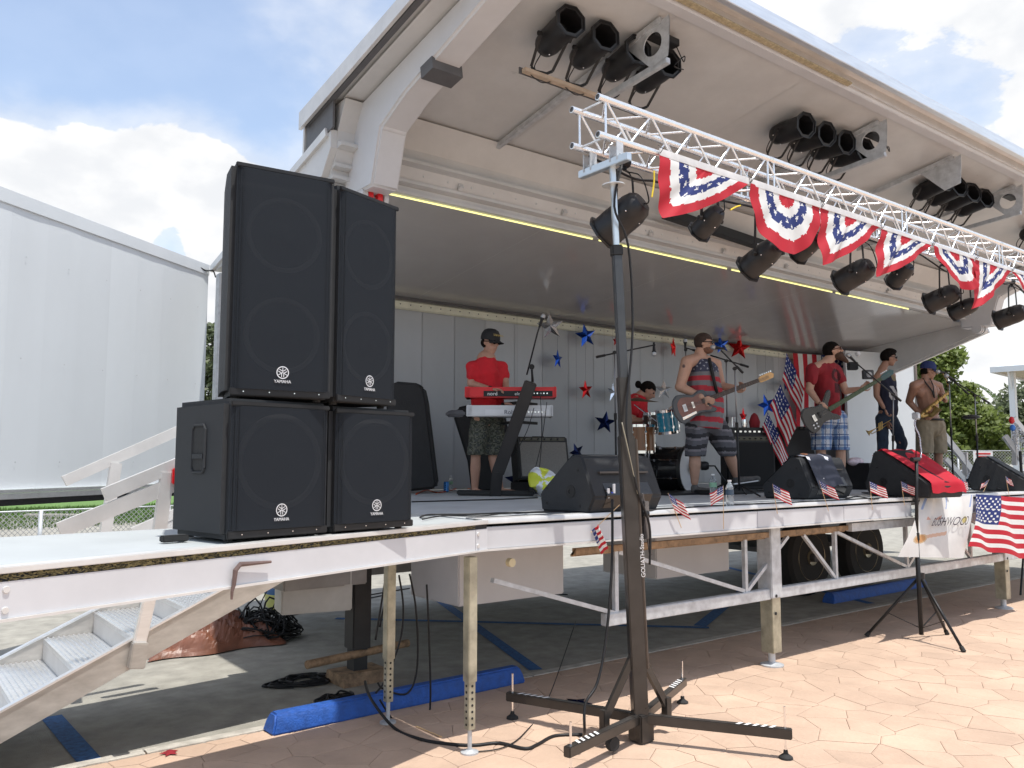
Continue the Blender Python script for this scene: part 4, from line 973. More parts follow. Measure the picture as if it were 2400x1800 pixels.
def hairshell(t,c,R,s,f,u,r,m,name='hair',thick=1.06,back=.5,voxel=.008,extra_=None):
    mb=MB(); mb.ell(c+u*r*.26-f*r*.15,(r*.86*thick,r*1.02*thick,r*.99*thick),R); 
    if extra_: extra_(mb)
    b=blend(mb,voxel,2)
    # keep only above the hairline
    keep=[]; V=b.v
    for fc in b.f:
        p=Vector(V[fc[0]])-c; h=p.dot(u)/r; g=p.dot(f)/r
        lim=.50 if g>.35 else (.02+ .9*max(0,g+.1) if g>-.1 else -.45)
        if h>lim or (extra_ and (p+f*0).length>r*1.35): keep.append(fc)
    b.f=keep
    return b.build(name,m,t,smooth='all')
def cap_hat(t,c,R,s,f,u,r,m,brim_dir=None,backwards=False):
    mb=MB(); n=20; vs=[]
    fs=[]
    rows=[(1.0,.12),(1.02,.35),(.96,.75),(.75,1.12),(.40,1.30),(.02,1.34)]
    for k,(rr,h) in enumerate(rows):
        for i in range(n): a=2*PI*i/n; vs.append(c+s*r*.92*rr*cos(a)+f*(r*1.08*rr*sin(a)-r*.07)+u*r*(h+.20))
    for k in range(len(rows)-1):
        for i in range(n): fs.append((k*n+i,k*n+(i+1)%n,(k+1)*n+(i+1)%n,(k+1)*n+i))
    mb.add(vs,fs); o=mb.build('cap',m,t,smooth='all')
    br=MB(); vs=[]; d=brim_dir or f; d=(d-u*d.dot(u)).normalized(); e=d.cross(u); m_=10
    for k,rr in enumerate((.86,1.35,1.85)):
        for i in range(m_+1):
            a=-1.05+2.1*i/m_; w=rr if k<2 else 1.30+.55*cos(a*1.3)
            vs.append(c-f*r*.07+u*r*(.30-.10*(k)-.06*abs(a)*k)+ (d*cos(a)*w+e*sin(a)*min(w,1.0)*.95)*r)
    fs=[(k*(m_+1)+i,k*(m_+1)+i+1,(k+1)*(m_+1)+i+1,(k+1)*(m_+1)+i) for k in range(2) for i in range(m_)]
    n0=len(vs); vs=vs+[v+u*.006 for v in vs]; fs+=[tuple(j+n0 for j in g) for g in fs]
    br.add(vs,fs); br.build('brim',m,o,smooth='all')
    return o
def shoe(t,a,toe,m,sole=None,h=.05):
    """a: ankle floor point, toe: toe floor point"""
    a=Vector(a); b=Vector(toe); mb=MB(); d=(b-a); mb.cap(a+Vector((0,0,h*.8)),b+Vector((0,0,h*.55)),.045,.036,12); mb.ell(a+Vector((0,0,h*1.3)),(.045,.045,.05)); bl_=blend(mb,.009,2); z0=min(a.z,b.z)+.004
    bl_.v=[(v[0],v[1],max(v[2],z0)) for v in bl_.v]; o=bl_.build('shoe',m,t,smooth='all')
    if sole:
        s=MB(); q=d.normalized(); w=q.cross(Vector((0,0,1)))*.042; s.poly([a-w-q*.04,b-w*.8+q*.0,b+q*.035,b+w*.8,a+w-q*.04],(0,0,1),.018); s.build('sole',sole,o,bevel=.005)
    return o

# ---- keyboard player
def keyboardist():
    g=Fig(1060,740,3.607,9.2); base=Pz(1122,1158,DZ)
    t=thing('person','man in red shirt, black cap and camouflage shorts standing at the two keyboards','person',tuple(base))
    c=g(322,232); r=.106
    face=(RT*.74-FW*.66-Vector((0,0,.10))).normalized()
    B=MB(); R,s,f,u=headmesh(B,c,face,(0,0,1))
    nb=g(288,372); B.cap(c-u*.06-f*.02,nb,.050,.054); 
    sl=g(163,432,-.05); sr=g(425,435,.10); el=g(158,575,-.08); wl=g(318,618,-.22); er=g(450,575,.02); wr=g(465,655,-.15)
    B.cap(sl,el,.052,.042); B.cap(el,wl,.043,.028); B.cap(sr,er,.050,.042); B.cap(er,wr,.041,.028)
    fingers(B,g(370,622,-.26),RT*.9-FW*.3+Vector((0,0,.0)),(0,0,-1),.5,1); fingers(B,g(470,745,-.2),RT*.9-FW*.4,(0,0,-1),.5,-1)
    B.cap(nb,g(300,640),.11,.12); B.cap(sl+(nb-sl)*.15,sr+(nb-sr)*.15,.055,.055); B.ell(g(290,860),(.17,.12,.12))
    hl=g(235,900,-.02); hr=g(370,900,.05); kl=g(198,1190,-.05); kr=g(345,1200,.02); al=g(190,1470,-.03); ar=g(408,1470,-.0)
    for h_,k_,a_ in ((hl,kl,al),(hr,kr,ar)): B.cap(h_,k_,.088,.056); B.cap(k_,k_.lerp(a_,.35),.054,.057); B.cap(k_.lerp(a_,.35),a_,.057,.036)
    zf=DZ+.012
    for a_,tx in ((al,g(235,1500,-.14)),(ar,g(535,1500,-.1))):
        a0=Vector((a_.x,a_.y,zf+.035)); tt=Vector((tx.x,tx.y,zf+.012)); dd=(tt-a0); tt=a0+dd.normalized()*.2; tt.z=zf+.014; B.cap(a_,a0,.036,.036); B.cap(a0,tt,.034,.028)
    b=blend(B,.0075,4); b.build('body',skin,t,smooth='all')
    # shirt
    Sx=MB(); Sx.cap(nb+Vector((0,0,-.05)),g(300,600),.125,.135); Sx.cap(g(300,600),g(300,800),.135,.15); Sx.cap(sl,sr,.071,.069); Sx.cap(nb-Vector((0,0,.024)),sl,.064,.060); Sx.cap(nb-Vector((0,0,.024)),sr,.064,.058); Sx.cap(nb-Vector((0,0,.03)),g(295,470),.07,.13); Sx.cap(g(222,470,-.02),g(240,800),.095,.11); Sx.cap(g(372,470,.05),g(350,800),.09,.11); Sx.cap(nb-Vector((0,0,.05)),g(295,480),.09,.15)
    Sx.cap(sl,sl.lerp(el,.55),.069,.066); Sx.cap(sr,sr.lerp(er,.55),.060,.062); Sx.ell(g(290,700),(.17,.13,.14))
    b=blend(Sx,.012,4); zc=g(0,868).z
    b.v=[(v[0],v[1],max(v[2],zc)) for v in b.v]; b.build('t_shirt',redcloth,t,smooth='all')
    P=MB(); P.ell(g(295,850),(.17,.135,.12)); 
    for h_,k_ in ((hl,kl),(hr,kr)): P.cap(h_,h_.lerp(k_,.95),.112,.098)
    b=blend(P,.013,3); zc=g(0,1178).z; b.v=[(v[0],v[1],max(v[2],zc)) for v in b.v]
    camo=[(.075,.08,.06),(.035,.038,.028),(.11,.11,.085),(.05,.055,.05)]
    b.build('shorts',mat('camouflage',(1,1,1),.9,vcol=True,var=.15,scale=20),t,smooth='all',cols=colfaces(b,lambda p:camo[int(3.99*(.5+.5*sin(p[0]*43+2.2*sin(p[2]*61))*cos(p[2]*53+1.7*sin(p[1]*51))))]))
    glasses(t,c,R,s,f,u,r); cp_=cap_hat(t,c,R,s,f,u,r,mat('cap_black',(.012,.012,.014),.75,var=.2),)
    text_mb('GUINNESS',.034,frameM(c+f*r*1.03+u*r*.86-s*.0,s*-1 if False else (f.cross(u)),u*.9-f*.45)).build('cap_lettering',mat('gold_thread',(.5,.38,.12),.5),cp_)
    hm=MB(); hm.ell(c+u*r*.0-f*r*.35,(r*.84,r*.72,r*.62),R); hm.build('hair',hairm,t,smooth=True)
    mb=MB(); nn=[nb+Vector((0,0,.005))+ (RT*cos(a)*.068+FW*sin(a)*.066)+Vector((0,0,-.03*max(0,-sin(a)))) for a in [2*PI*i/14 for i in range(15)]]; mb.tube(nn,.005,6); mb.build('necklace',beardm,t,smooth='all')
    mb=MB(); ax=(wl-el).normalized(); mb.lathe([(.033,0),(.033,.02)],wl-ax*.01,ax,12); mb.build('wristband',blackp,t)
    for a_ in (al,ar):
        mb=MB(); mb.box((a_.x+.04,a_.y-.03,zf),(.22,.10,.018),Euler((0,0,rad(-40))).to_matrix()); mb.build('sandal',whitepl,t,bevel=.008)
keyboardist()

# ---- guitarist
def guitarist():
    g=Fig(1560,760,3.857,9.5); base=Pz(1640,1157,DZ)
    t=thing('person','sunglassed man in stars and stripes tank top and grey striped shorts playing a guitar','person',tuple(base))
    c=g(350,178); r=.104; face=(RT*.92-FW*.36-Vector((0,0,.04))).normalized(); B=MB(); R,s,f,u=headmesh(B,c,face,(-RT*.0+Vector((0,0,1))))
    nb=g(305,300); B.cap(c-u*.06-f*.03,nb,.062,.075)
    sl=g(195,345,-.16); sr=g(455,365,.10); el=g(130,565,-.20); wl=g(320,655,-.33); hl_=g(385,680,-.36); er=g(505,560,.0); wr=g(635,575,-.12); hr_=g(672,590,-.23)
    B.cap(nb,sl,.06,.078); B.cap(nb,sr,.06,.07); B.cap(sl,el,.075,.055); B.cap(el,wl,.058,.036); B.cap(sr,er,.062,.05); B.cap(er,wr,.05,.033)
    fingers(B,hl_,RT*.9-Vector((0,0,.35)),(FW+RT*.2),.7,1); fingers(B,hr_,Vector((0,0,.8))+RT*.5,(-RT*.6-FW*.5),.9,-1)
    ch=g(345,460,-.03); be=g(345,740,-.05); B.cap(ch,be,.15,.20); B.ell(g(355,900),(.21,.18,.14))
    hl=g(290,930,-.08); hr=g(450,930,.05); kl=g(265,1175,-.12); kr=g(560,1130,.0); al=g(262,1430,-.12); ar=g(640,1375,.1)
    for h_,k_,a_ in ((hl,kl,al),(hr,kr,ar)): B.cap(h_,k_,.105,.065); B.cap(k_,k_.lerp(a_,.35),.063,.068); B.cap(k_.lerp(a_,.35),a_,.068,.042)
    b=blend(B,.0075,4); b.build('body',skin_pale,t,smooth='all')
    Sx=MB(); Sx.cap(ch+Vector((0,0,.02)),be,.172,.225); Sx.cap(be,g(345,870,-.04),.225,.22); Sx.cap(nb+(sl-nb)*.35,ch,.06,.15); Sx.cap(nb+(sr-nb)*.45,ch,.06,.15)
    b=blend(Sx,.011,3); zc=g(0,935).z; z1=g(0,440).z; zlen=z1-zc
    b.v=[(v[0],v[1],max(v[2],zc+.02*sin(v[0]*9))) for v in b.v]
    GR=(.17,.17,.18); RD=(.40,.03,.045); NV=(.05,.055,.09)
    def col(p):
        if p[2]>z1:
            U=(p[0]*.79-p[1]*.61)/.034; V=p[2]/.034; i,j=round(U),round(V)
            if (i+j)%2==0 and in_star((U-i)*.034,(V-j)*.034,.0135): return (.35,.36,.4)
            return NV
        k=int((z1-p[2]+.012*sin(p[0]*8))/zlen*10.9); return GR if k%2==0 else RD
    b.build('tank_top',mat('tank_cloth',(1,1,1),.85,vcol=True,var=.08,scale=10),t,smooth='all',cols=colfaces(b,col))
    P=MB(); P.ell(g(355,915),(.225,.19,.13))
    for h_,k_ in ((hl,kl),(hr,kr)): P.cap(h_,h_.lerp(k_,.97),.14,.118)
    b=blend(P,.012,3); kz=g(0,1195).z; b.v=[(v[0],v[1],max(v[2],kz)) for v in b.v]
    def col2(p):
        k=(g(0,900).z-p[2]+.02*sin(p[0]*14+p[1]*9))/.062; m=k%2
        return (.03,.03,.035) if m<.75 else ((.20,.19,.21) if m<1.15 else (.10,.10,.115))
    b.build('shorts',mat('stripe_cloth',(1,1,1),.9,vcol=True,var=.1,scale=14),t,smooth='all',cols=colfaces(b,col2))
    glasses(t,c,R,s,f,u,r)
    hairshell(t,c,R,s,f,u,r,mat('hair_brown',(.04,.022,.014),.75,var=.3,scale=60,bump=.4,bscale=180),thick=1.015)
    bd=MB(); bd.ell(c-u*r*.62+f*r*.34,(r*.62,r*.70,r*.48),R); bb=blend(bd,.008,2); bb.build('beard',mat('stubble',(.16,.075,.045),.85,var=.3,scale=60),t,smooth='all')
    mo=MB(); mo.ell(c+f*r*1.0-u*r*.50,(r*.16,r*.05,r*.09),R); mo.build('mouth',mat('mouth_dark',(.08,.01,.01),.5),t,smooth=True)
    tt=MB(); mid=sl.lerp(el,.18); nrm=(-RT*.5-FW*.85).normalized(); tt.ell(mid+nrm*.045+Vector((0,0,.0)),(.032,.030,.036),None,10,7); tt.build('tattoo',mat('tattoo_ink',(.12,.075,.065),.55,var=.5,scale=50),t,smooth=True)
    sh=mat('sneaker_grey',(.09,.085,.08),.8,var=.4,scale=30)
    a0=Vector((al.x,al.y,DZ+.004)); d0=(RT*.75-FW*.5); d0=Vector((d0.x,d0.y,0)).normalized(); shoe(t,a0,a0+d0*.20,sh,whitepl)
    a1=Vector((ar.x,ar.y,ar.z-.09)); shoe(t,a1,a1+RT*.24+Vector((0,0,.035)),sh,whitepl)
    return g
gG=guitarist()
def guitar(g,label,cx,cy,hx,hy,dd0,dd1,bodym,sunb,L_body,neckm,headm_,plate=True,bass=False):
    o=g(cx,cy,dd0); h=g(hx,hy,dd1); ax=(h-o).normalized(); n=(-FW+RT*.1); n=(n-ax*n.dot(ax)).normalized(); v=n.cross(ax)
    t=thing('electric_bass' if bass else 'electric_guitar',label,'bass guitar' if bass else 'guitar',tuple(o))
    def P(a,b,h_=0): return o+ax*a+v*b+n*h_
    # outline (a along neck, b across)
    if bass: pl=[(-.25,-.05),(-.24,.09),(-.17,.155),(-.07,.13),(.0,.105),(.09,.12),(.19,.20),(.235,.19),(.20,.12),(.13,.055),(.12,-.05),(.17,-.10),(.20,-.16),(.15,-.165),(.05,-.115),(-.04,-.12),(-.14,-.165),(-.21,-.15)]
    else: pl=[(-.24,-.03),(-.225,.09),(-.15,.155),(-.06,.135),(.02,.105),(.09,.125),(.155,.115),(.18,.06),(.165,.03),(.16,-.04),(.19,-.09),(.235,-.13),(.20,-.155),(.11,-.13),(.03,-.115),(-.06,-.14),(-.15,-.165),(-.21,-.13)]
    sp=spline([Vector((a,b,0)) for a,b in pl]+[Vector((*pl[0],0))],4)[:-1]
    mb=MB(); mb.poly([P(q.x,q.y,-.02) for q in sp],n,.04); b=mb.build('guitar_body',bodym,t,bevel=.008,seg=3)
    if sunb:
        mb=MB(); mb.poly([P(q.x*.78,q.y*.74,.0205) for q in sp],n,.0012); mb.build('sunburst_top',sunb,b)
    L=(h-o).length
    mb=MB(); mb.poly([P(.10,-.028,.02),P(L-.17,-.021,.02),P(L-.17,.021,.02),P(.10,.028,.02)],n,.020); nk=mb.build('neck',neckm,t,bevel=.003)
    mb=MB(); mb.poly([P(L-.17,-.022,.022),P(L-.15,-.035,.022),P(L+.0,-.028,.022),P(L+.02,.01,.022),P(L-.02,.045,.022),P(L-.14,.035,.022),P(L-.17,.022,.022)],n,.015); hd_=mb.build('headstock',headm_,t,bevel=.003)
    for k in range(4 if bass else 6):
        mb=MB(); mb.box(P(L-.14+k*.026,.05,.03),(.014,.014,.014)); mb.build('tuning_peg',chrome,hd_)
    for k in range(12):
        mb=MB(); a=.16+(L-.36)*(1-2**(-k/7.))*1.35; mb.beam(P(a,-.024,.0405),P(a,.024,.0405),.0015,.001,n); mb.build('fret',mat('fret_wire',(.22,.2,.17),.5),nk)
    mb=MB()
    for k in range(4 if bass else 6): y=-.017+.034*k/(3 if bass else 5); mb.tube([P(-.12,y,.044),P(L-.05,y*.9,.045)],.0009,4)
    tag(mb.build('strings',mat('string_steel',(.2,.19,.18),.5),t),kind='stuff')
    for a in ((.02,) if not bass else (.0,)):
        mb=MB(); mb.poly([P(a-.045,-.035,.021),P(a-.02,-.035,.021),P(a-.02,.035,.021),P(a-.045,.035,.021)],n,.012); mb.build('pickup',chrome if not bass else blackp,t)
    mb=MB(); mb.poly([P(-.13,-.04,.021),P(-.09,-.04,.021),P(-.09,.04,.021),P(-.13,.04,.021)],n,.014); mb.build('bridge',chrome if bass else whitepl,t)
    if plate:
        mb=MB(); mb.poly([P(-.17,-.12,.021),P(.0,-.10,.021),P(.0,-.075,.021),P(-.17,-.09,.021)],n,.003); pp=mb.build('control_plate',chrome,t)
        for k in range(3): mb=MB(); mb.lathe([(.009,0),(.009,.015)],P(-.15+k*.055,-.105+k*.008,.024),n,10); mb.build('knob',chrome,pp)
    else:
        for k in range(4): mb=MB(); mb.lathe([(.010,0),(.010,.012)],P(-.16+(k%2)*.045,-.07-(k//2)*.04,.021),n,10); mb.build('knob',whitepl,t)
    return P,L,n
burst=mat('guitar_edge',(.035,.045,.06),.2,var=.2,coat=.5); mid_=mat('guitar_top_red',(.17,.06,.05),.22,var=.2,coat=.5)
rosew=mat('rosewood',(.05,.025,.02),.45,var=.3,scale=40); maple=mat('maple',(.62,.38,.16),.3,var=.1)
guitar(gG,'sunburst electric guitar with maple headstock held by the man in the flag tank top',250,725,955,460,-.34,-.22,burst,mid_,.4,rosew,maple)
mb=MB(); pts=[gG(395,310,-.12),gG(415,400,-.20),gG(440,520,-.24),gG(470,640,-.2)]; mb.tube(pts,.02,6); mb.v=[tuple(Vector(v)) for v in mb.v]
one('guitar_strap',mb,blackp,'black guitar strap over the flag tank top','strap')

# ---- bassist
def bassist():
    g=Fig(1820,780,3.95,10.4); base=Pz(1920,1160,DZ); base=g(480,1440); base.z=DZ
    t=thing('person','bearded man in dark red T-shirt and blue plaid shorts playing a black bass','person',tuple(base))
    c=g(522,172); r=.104; face=(RT*.90-FW*.30+Vector((0,0,.22))).normalized(); B=MB(); R,s,f,u=headmesh(B,c,face,(0,0,1))
    nb=g(468,268); B.cap(c-u*.06-f*.03,nb,.06,.07)
    sl=g(335,335,-.12); sr=g(560,345,.1); el=g(305,530,-.18); wl=g(385,640,-.3); hl_=g(425,670,-.36); er=g(640,540,.0); wr=g(765,520,-.12); hr_=g(805,505,-.18)
    B.cap(nb,sl,.05,.066); B.cap(nb,sr,.05,.06); B.cap(sl,el,.062,.047); B.cap(el,wl,.048,.032); B.cap(sr,er,.056,.045); B.cap(er,wr,.044,.030)
    fingers(B,hl_,RT*.65-Vector((0,0,.75)),(FW*.9+RT*.3),.35,1,.085); fingers(B,hr_,Vector((0,0,.5))+RT*.7,(-RT*.5-FW*.6),.8,-1,.08)
    B.cap(g(440,400),g(480,700),.125,.14); B.ell(g(485,760),(.17,.14,.12))
    hl=g(425,800,-.06); hr=g(560,800,.06); kl=g(410,1085,-.06); kr=g(595,1085,.04); al=g(425,1395,-.04); ar=g(590,1395,.06)
    for h_,k_,a_ in ((hl,kl,al),(hr,kr,ar)):
        B.cap(h_,k_,.095,.062); B.cap(k_,k_.lerp(a_,.35),.06,.062); B.cap(k_.lerp(a_,.35),a_,.062,.038)
    b=blend(B,.0075,4); b.build('body',skin_pale,t,smooth='all')
    Sx=MB(); Sx.cap(g(445,400),g(480,640),.145,.155); Sx.cap(g(480,640),g(480,740),.155,.16); Sx.cap(sl,sr,.075,.07); Sx.cap(nb-Vector((0,0,.03)),sl,.05,.072); Sx.cap(nb-Vector((0,0,.03)),sr,.05,.07); Sx.cap(sl,sl.lerp(el,.52),.078,.075); Sx.cap(sr,sr.lerp(er,.5),.07,.068)
    b=blend(Sx,.012,4); zc=g(0,768).z; b.v=[(v[0],v[1],max(v[2],zc)) for v in b.v]
    em=g(530,400)
    def col(p):
        q=Vector(p)-em; q=Vector((q.dot(RT),q.z)); return (.06,.008,.012) if (q.length<.085 and p[1]<em.y+.0 and q.length>.045) or (abs(q.x)<.04 and abs(q.y+.16)<.06) else (.23,.012,.02)
    b.build('t_shirt',mat('print_tee',(1,1,1),.88,vcol=True,var=.12,scale=10),t,smooth='all',cols=colfaces(b,col))
    P=MB(); P.ell(g(490,800),(.18,.15,.11)); 
    for h_,k_ in ((hl,kl),(hr,kr)): P.cap(h_,h_.lerp(k_,.98),.125,.115)
    b=blend(P,.010,3); zc=g(0,1085).z; b.v=[(v[0],v[1],max(v[2],zc)) for v in b.v]
    def col2(p):
        a=(p[0]*.79-p[1]*.61); q=(int(math.floor(a/.035))%3==0)+(int(math.floor(p[2]/.045))%3==0)
        l=(abs((a/.035)%3-1.5)<.12)+(abs((p[2]/.045)%3-1.5)<.1)
        if l: return (.03,.06,.17)
        return [(.50,.52,.56),(.17,.26,.42),(.06,.11,.26)][q]
    b.build('plaid_shorts',mat('plaid',(1,1,1),.88,vcol=True,var=.08,scale=12),t,smooth='all',cols=colfaces(b,col2))
    glasses(t,c,R,s,f,u,r,mat('red_lens',(.06,.015,.012),.12,var=.1))
    hairshell(t,c,R,s,f,u,r,hairm,thick=1.02)
    bd=MB(); bd.ell(c-u*r*.60+f*r*.42,(r*.64,r*.70,r*.52),R); bd.cap(c-u*r*.7+f*r*.6,c-u*r*1.55+f*r*1.25,r*.52,r*.22); bb=blend(bd,.008,3); bb.build('beard',beardm,t,smooth='all')
    return g
gB=bassist()
blk=mat('bass_black',(.02,.021,.025),.2,var=.15,coat=.5); grn=mat('bass_neck_green',(.04,.085,.03),.4,var=.3,scale=30)
guitar(gB,'black bass guitar with greenish fretboard held by the bearded man',410,748,1060,362,-.36,-.22,blk,None,.4,grn,mat('head_teal',(.03,.09,.10),.3),plate=False,bass=True)

# ---- trumpeter
def trumpeter():
    g=Fig(1820,780,3.95,12.2); base=g(1050,1400); base.z=DZ
    t=thing('person','dark haired man in glasses, navy vest and rolled jeans holding a trumpet by his side','person',tuple(base))
    c=g(1040,235); r=.104; face=(RT*.95-FW*.2-Vector((0,0,.12))).normalized(); B=MB(); R,s,f,u=headmesh(B,c,face,(0,0,1))
    nb=g(975,345); B.cap(c-u*.06-f*.03,nb,.05,.06); sl=g(930,420,-.10); sr=g(1070,400,.14); el=g(925,580,-.12); wl=g(990,690,-.2); er=g(1090,560,.05); wr=g(1050,760,-.1)
    B.cap(nb,sl,.05,.06); B.cap(nb,sr,.05,.055); B.cap(sl,el,.056,.042); B.cap(el,wl,.042,.028); B.cap(sr,er,.05,.04); B.cap(er,wr,.04,.028)
    fingers(B,g(1015,735,-.22),Vector((0,0,-1))+RT*.3,(-FW*.3+RT*.8),.8,1); fingers(B,g(1035,845,-.15),Vector((0,0,-1)),RT*.9,.7,-1)
    B.cap(g(1010,440),g(1030,680),.115,.12); B.ell(g(1020,760),(.14,.12,.11))
    hl=g(975,800,-.05); hr=g(1070,800,.06); kl=g(985,1060,-.06); kr=g(1165,1030,.0); al=g(990,1310,-.04); ar=g(1100,1280,.06)
    for h_,k_,a_ in ((hl,kl,al),(hr,kr,ar)): B.cap(h_,k_,.08,.055); B.cap(k_,a_,.055,.036)
    for a_ in (al,ar):
        z=Vector((a_.x,a_.y,DZ+.03)); B.cap(a_,z,.036,.034); B.cap(z,z+RT*.14-FW*.08-Vector((0,0,.01)),.034,.026)
    b=blend(B,.008,4); b.build('body',skin_tan,t,smooth='all')
    Sx=MB(); Sx.cap(g(1015,450),g(1035,720),.135,.14); Sx.cap(nb+(sl-nb)*.5,g(1015,450),.045,.12); Sx.cap(nb+(sr-nb)*.5,g(1015,450),.045,.12)
    b=blend(Sx,.011,3); q0=g(1055,565)
    def col(p):
        q=Vector(p)-q0; a=q.dot(RT); z=q.z
        if abs(z)<.10 and abs(a)<.085 and (sin(a*55+z*40)>-.1): return (.55,.55,.55)
        q2=Vector(p)-g(1065,420); 
        if Vector((q2.dot(RT),q2.z)).length<.05: return (.22,.17,.09)
        return (.015,.018,.04)
    b.build('vest',mat('print_vest',(1,1,1),.85,vcol=True,var=.1),t,smooth='all',cols=colfaces(b,col))
    P=MB(); P.ell(g(1020,775),(.155,.13,.12))
    for h_,k_,a_ in ((hl,kl,al),(hr,kr,ar)): P.cap(h_,k_,.095,.07); P.cap(k_,k_.lerp(a_,.85),.07,.055)
    b=blend(P,.010,3); b.build('jeans',denim,t,smooth='all')
    for k_,a_ in ((kl,al),(kr,ar)):
        d=(a_-k_).normalized(); mb=MB(); mb.lathe([(.058,0),(.066,.005),(.066,.10),(.05,.10)],k_.lerp(a_,.70),d,14); mb.build('rolled_cuff',denimcuff,t,smooth=True)
    mb=MB()
    for q in (1,-1):
        mb.tube([c+f*r*.95+s*r*(.38*q+.22*cos(a))+u*r*(.15+.18*sin(a)) for a in [2*PI*i/10 for i in range(11)]],.004,5); mb.tube([c+f*r*.9+s*r*.66*q+u*r*.2,c+s*r*.88*q+u*r*.14],.004,5)
    mb.build('glasses',blackgloss,t)
    ey=MB()
    for q in (1,-1): ey.ell(c+f*r*.84+s*r*.36*q+u*r*.15,r*.13,None,8,6)
    ey.build('eyes',blackgloss,t,smooth=True)
    hairshell(t,c,R,s,f,u,r,hairm,thick=1.05,extra_=lambda m:m.ell(c+u*r*1.0+f*r*.1,(r*.72,r*.85,r*.45),R))
    mb=MB(); mb.tube([nb+Vector((0,0,.0))+ (RT*cos(a)*.062+FW*sin(a)*.06)+Vector((0,0,-.04*max(0,cos(a)))) for a in [2*PI*i/14 for i in range(15)]],.004,5); mb.build('gold_chain',brass,t,smooth='all')
    # trumpet
    bell=g(850,925,-.16); mp=g(1000,840,-.22); ax=(bell-mp).normalized(); T=thing('trumpet','brass trumpet held low, bell pointing left behind the jeans','trumpet',tuple(mp))
    L=(bell-mp).length; mb=MB(); mb.lathe([(.005,-.1),(.005,L-.12),(.009,L-.07),(.018,L-.02),(.048,L+.01),(.050,L+.012)],mp,ax,16,caps=False); mb.build('bell',brass,T,smooth=True)
    mb=MB()
    for k in range(3): mb.lathe([(.009,-.06),(.009,.05)],mp+ax*(.04+k*.024),Vector((0,0,1)),8)
    mb.tube(spline([mp+ax*-.05+Vector((0,0,-.04)),mp+ax*.18+Vector((0,0,-.045)),mp+ax*.21+Vector((0,0,-.02)),mp+ax*.18],5),.006,6); mb.build('valves',brass,T)
trumpeter()

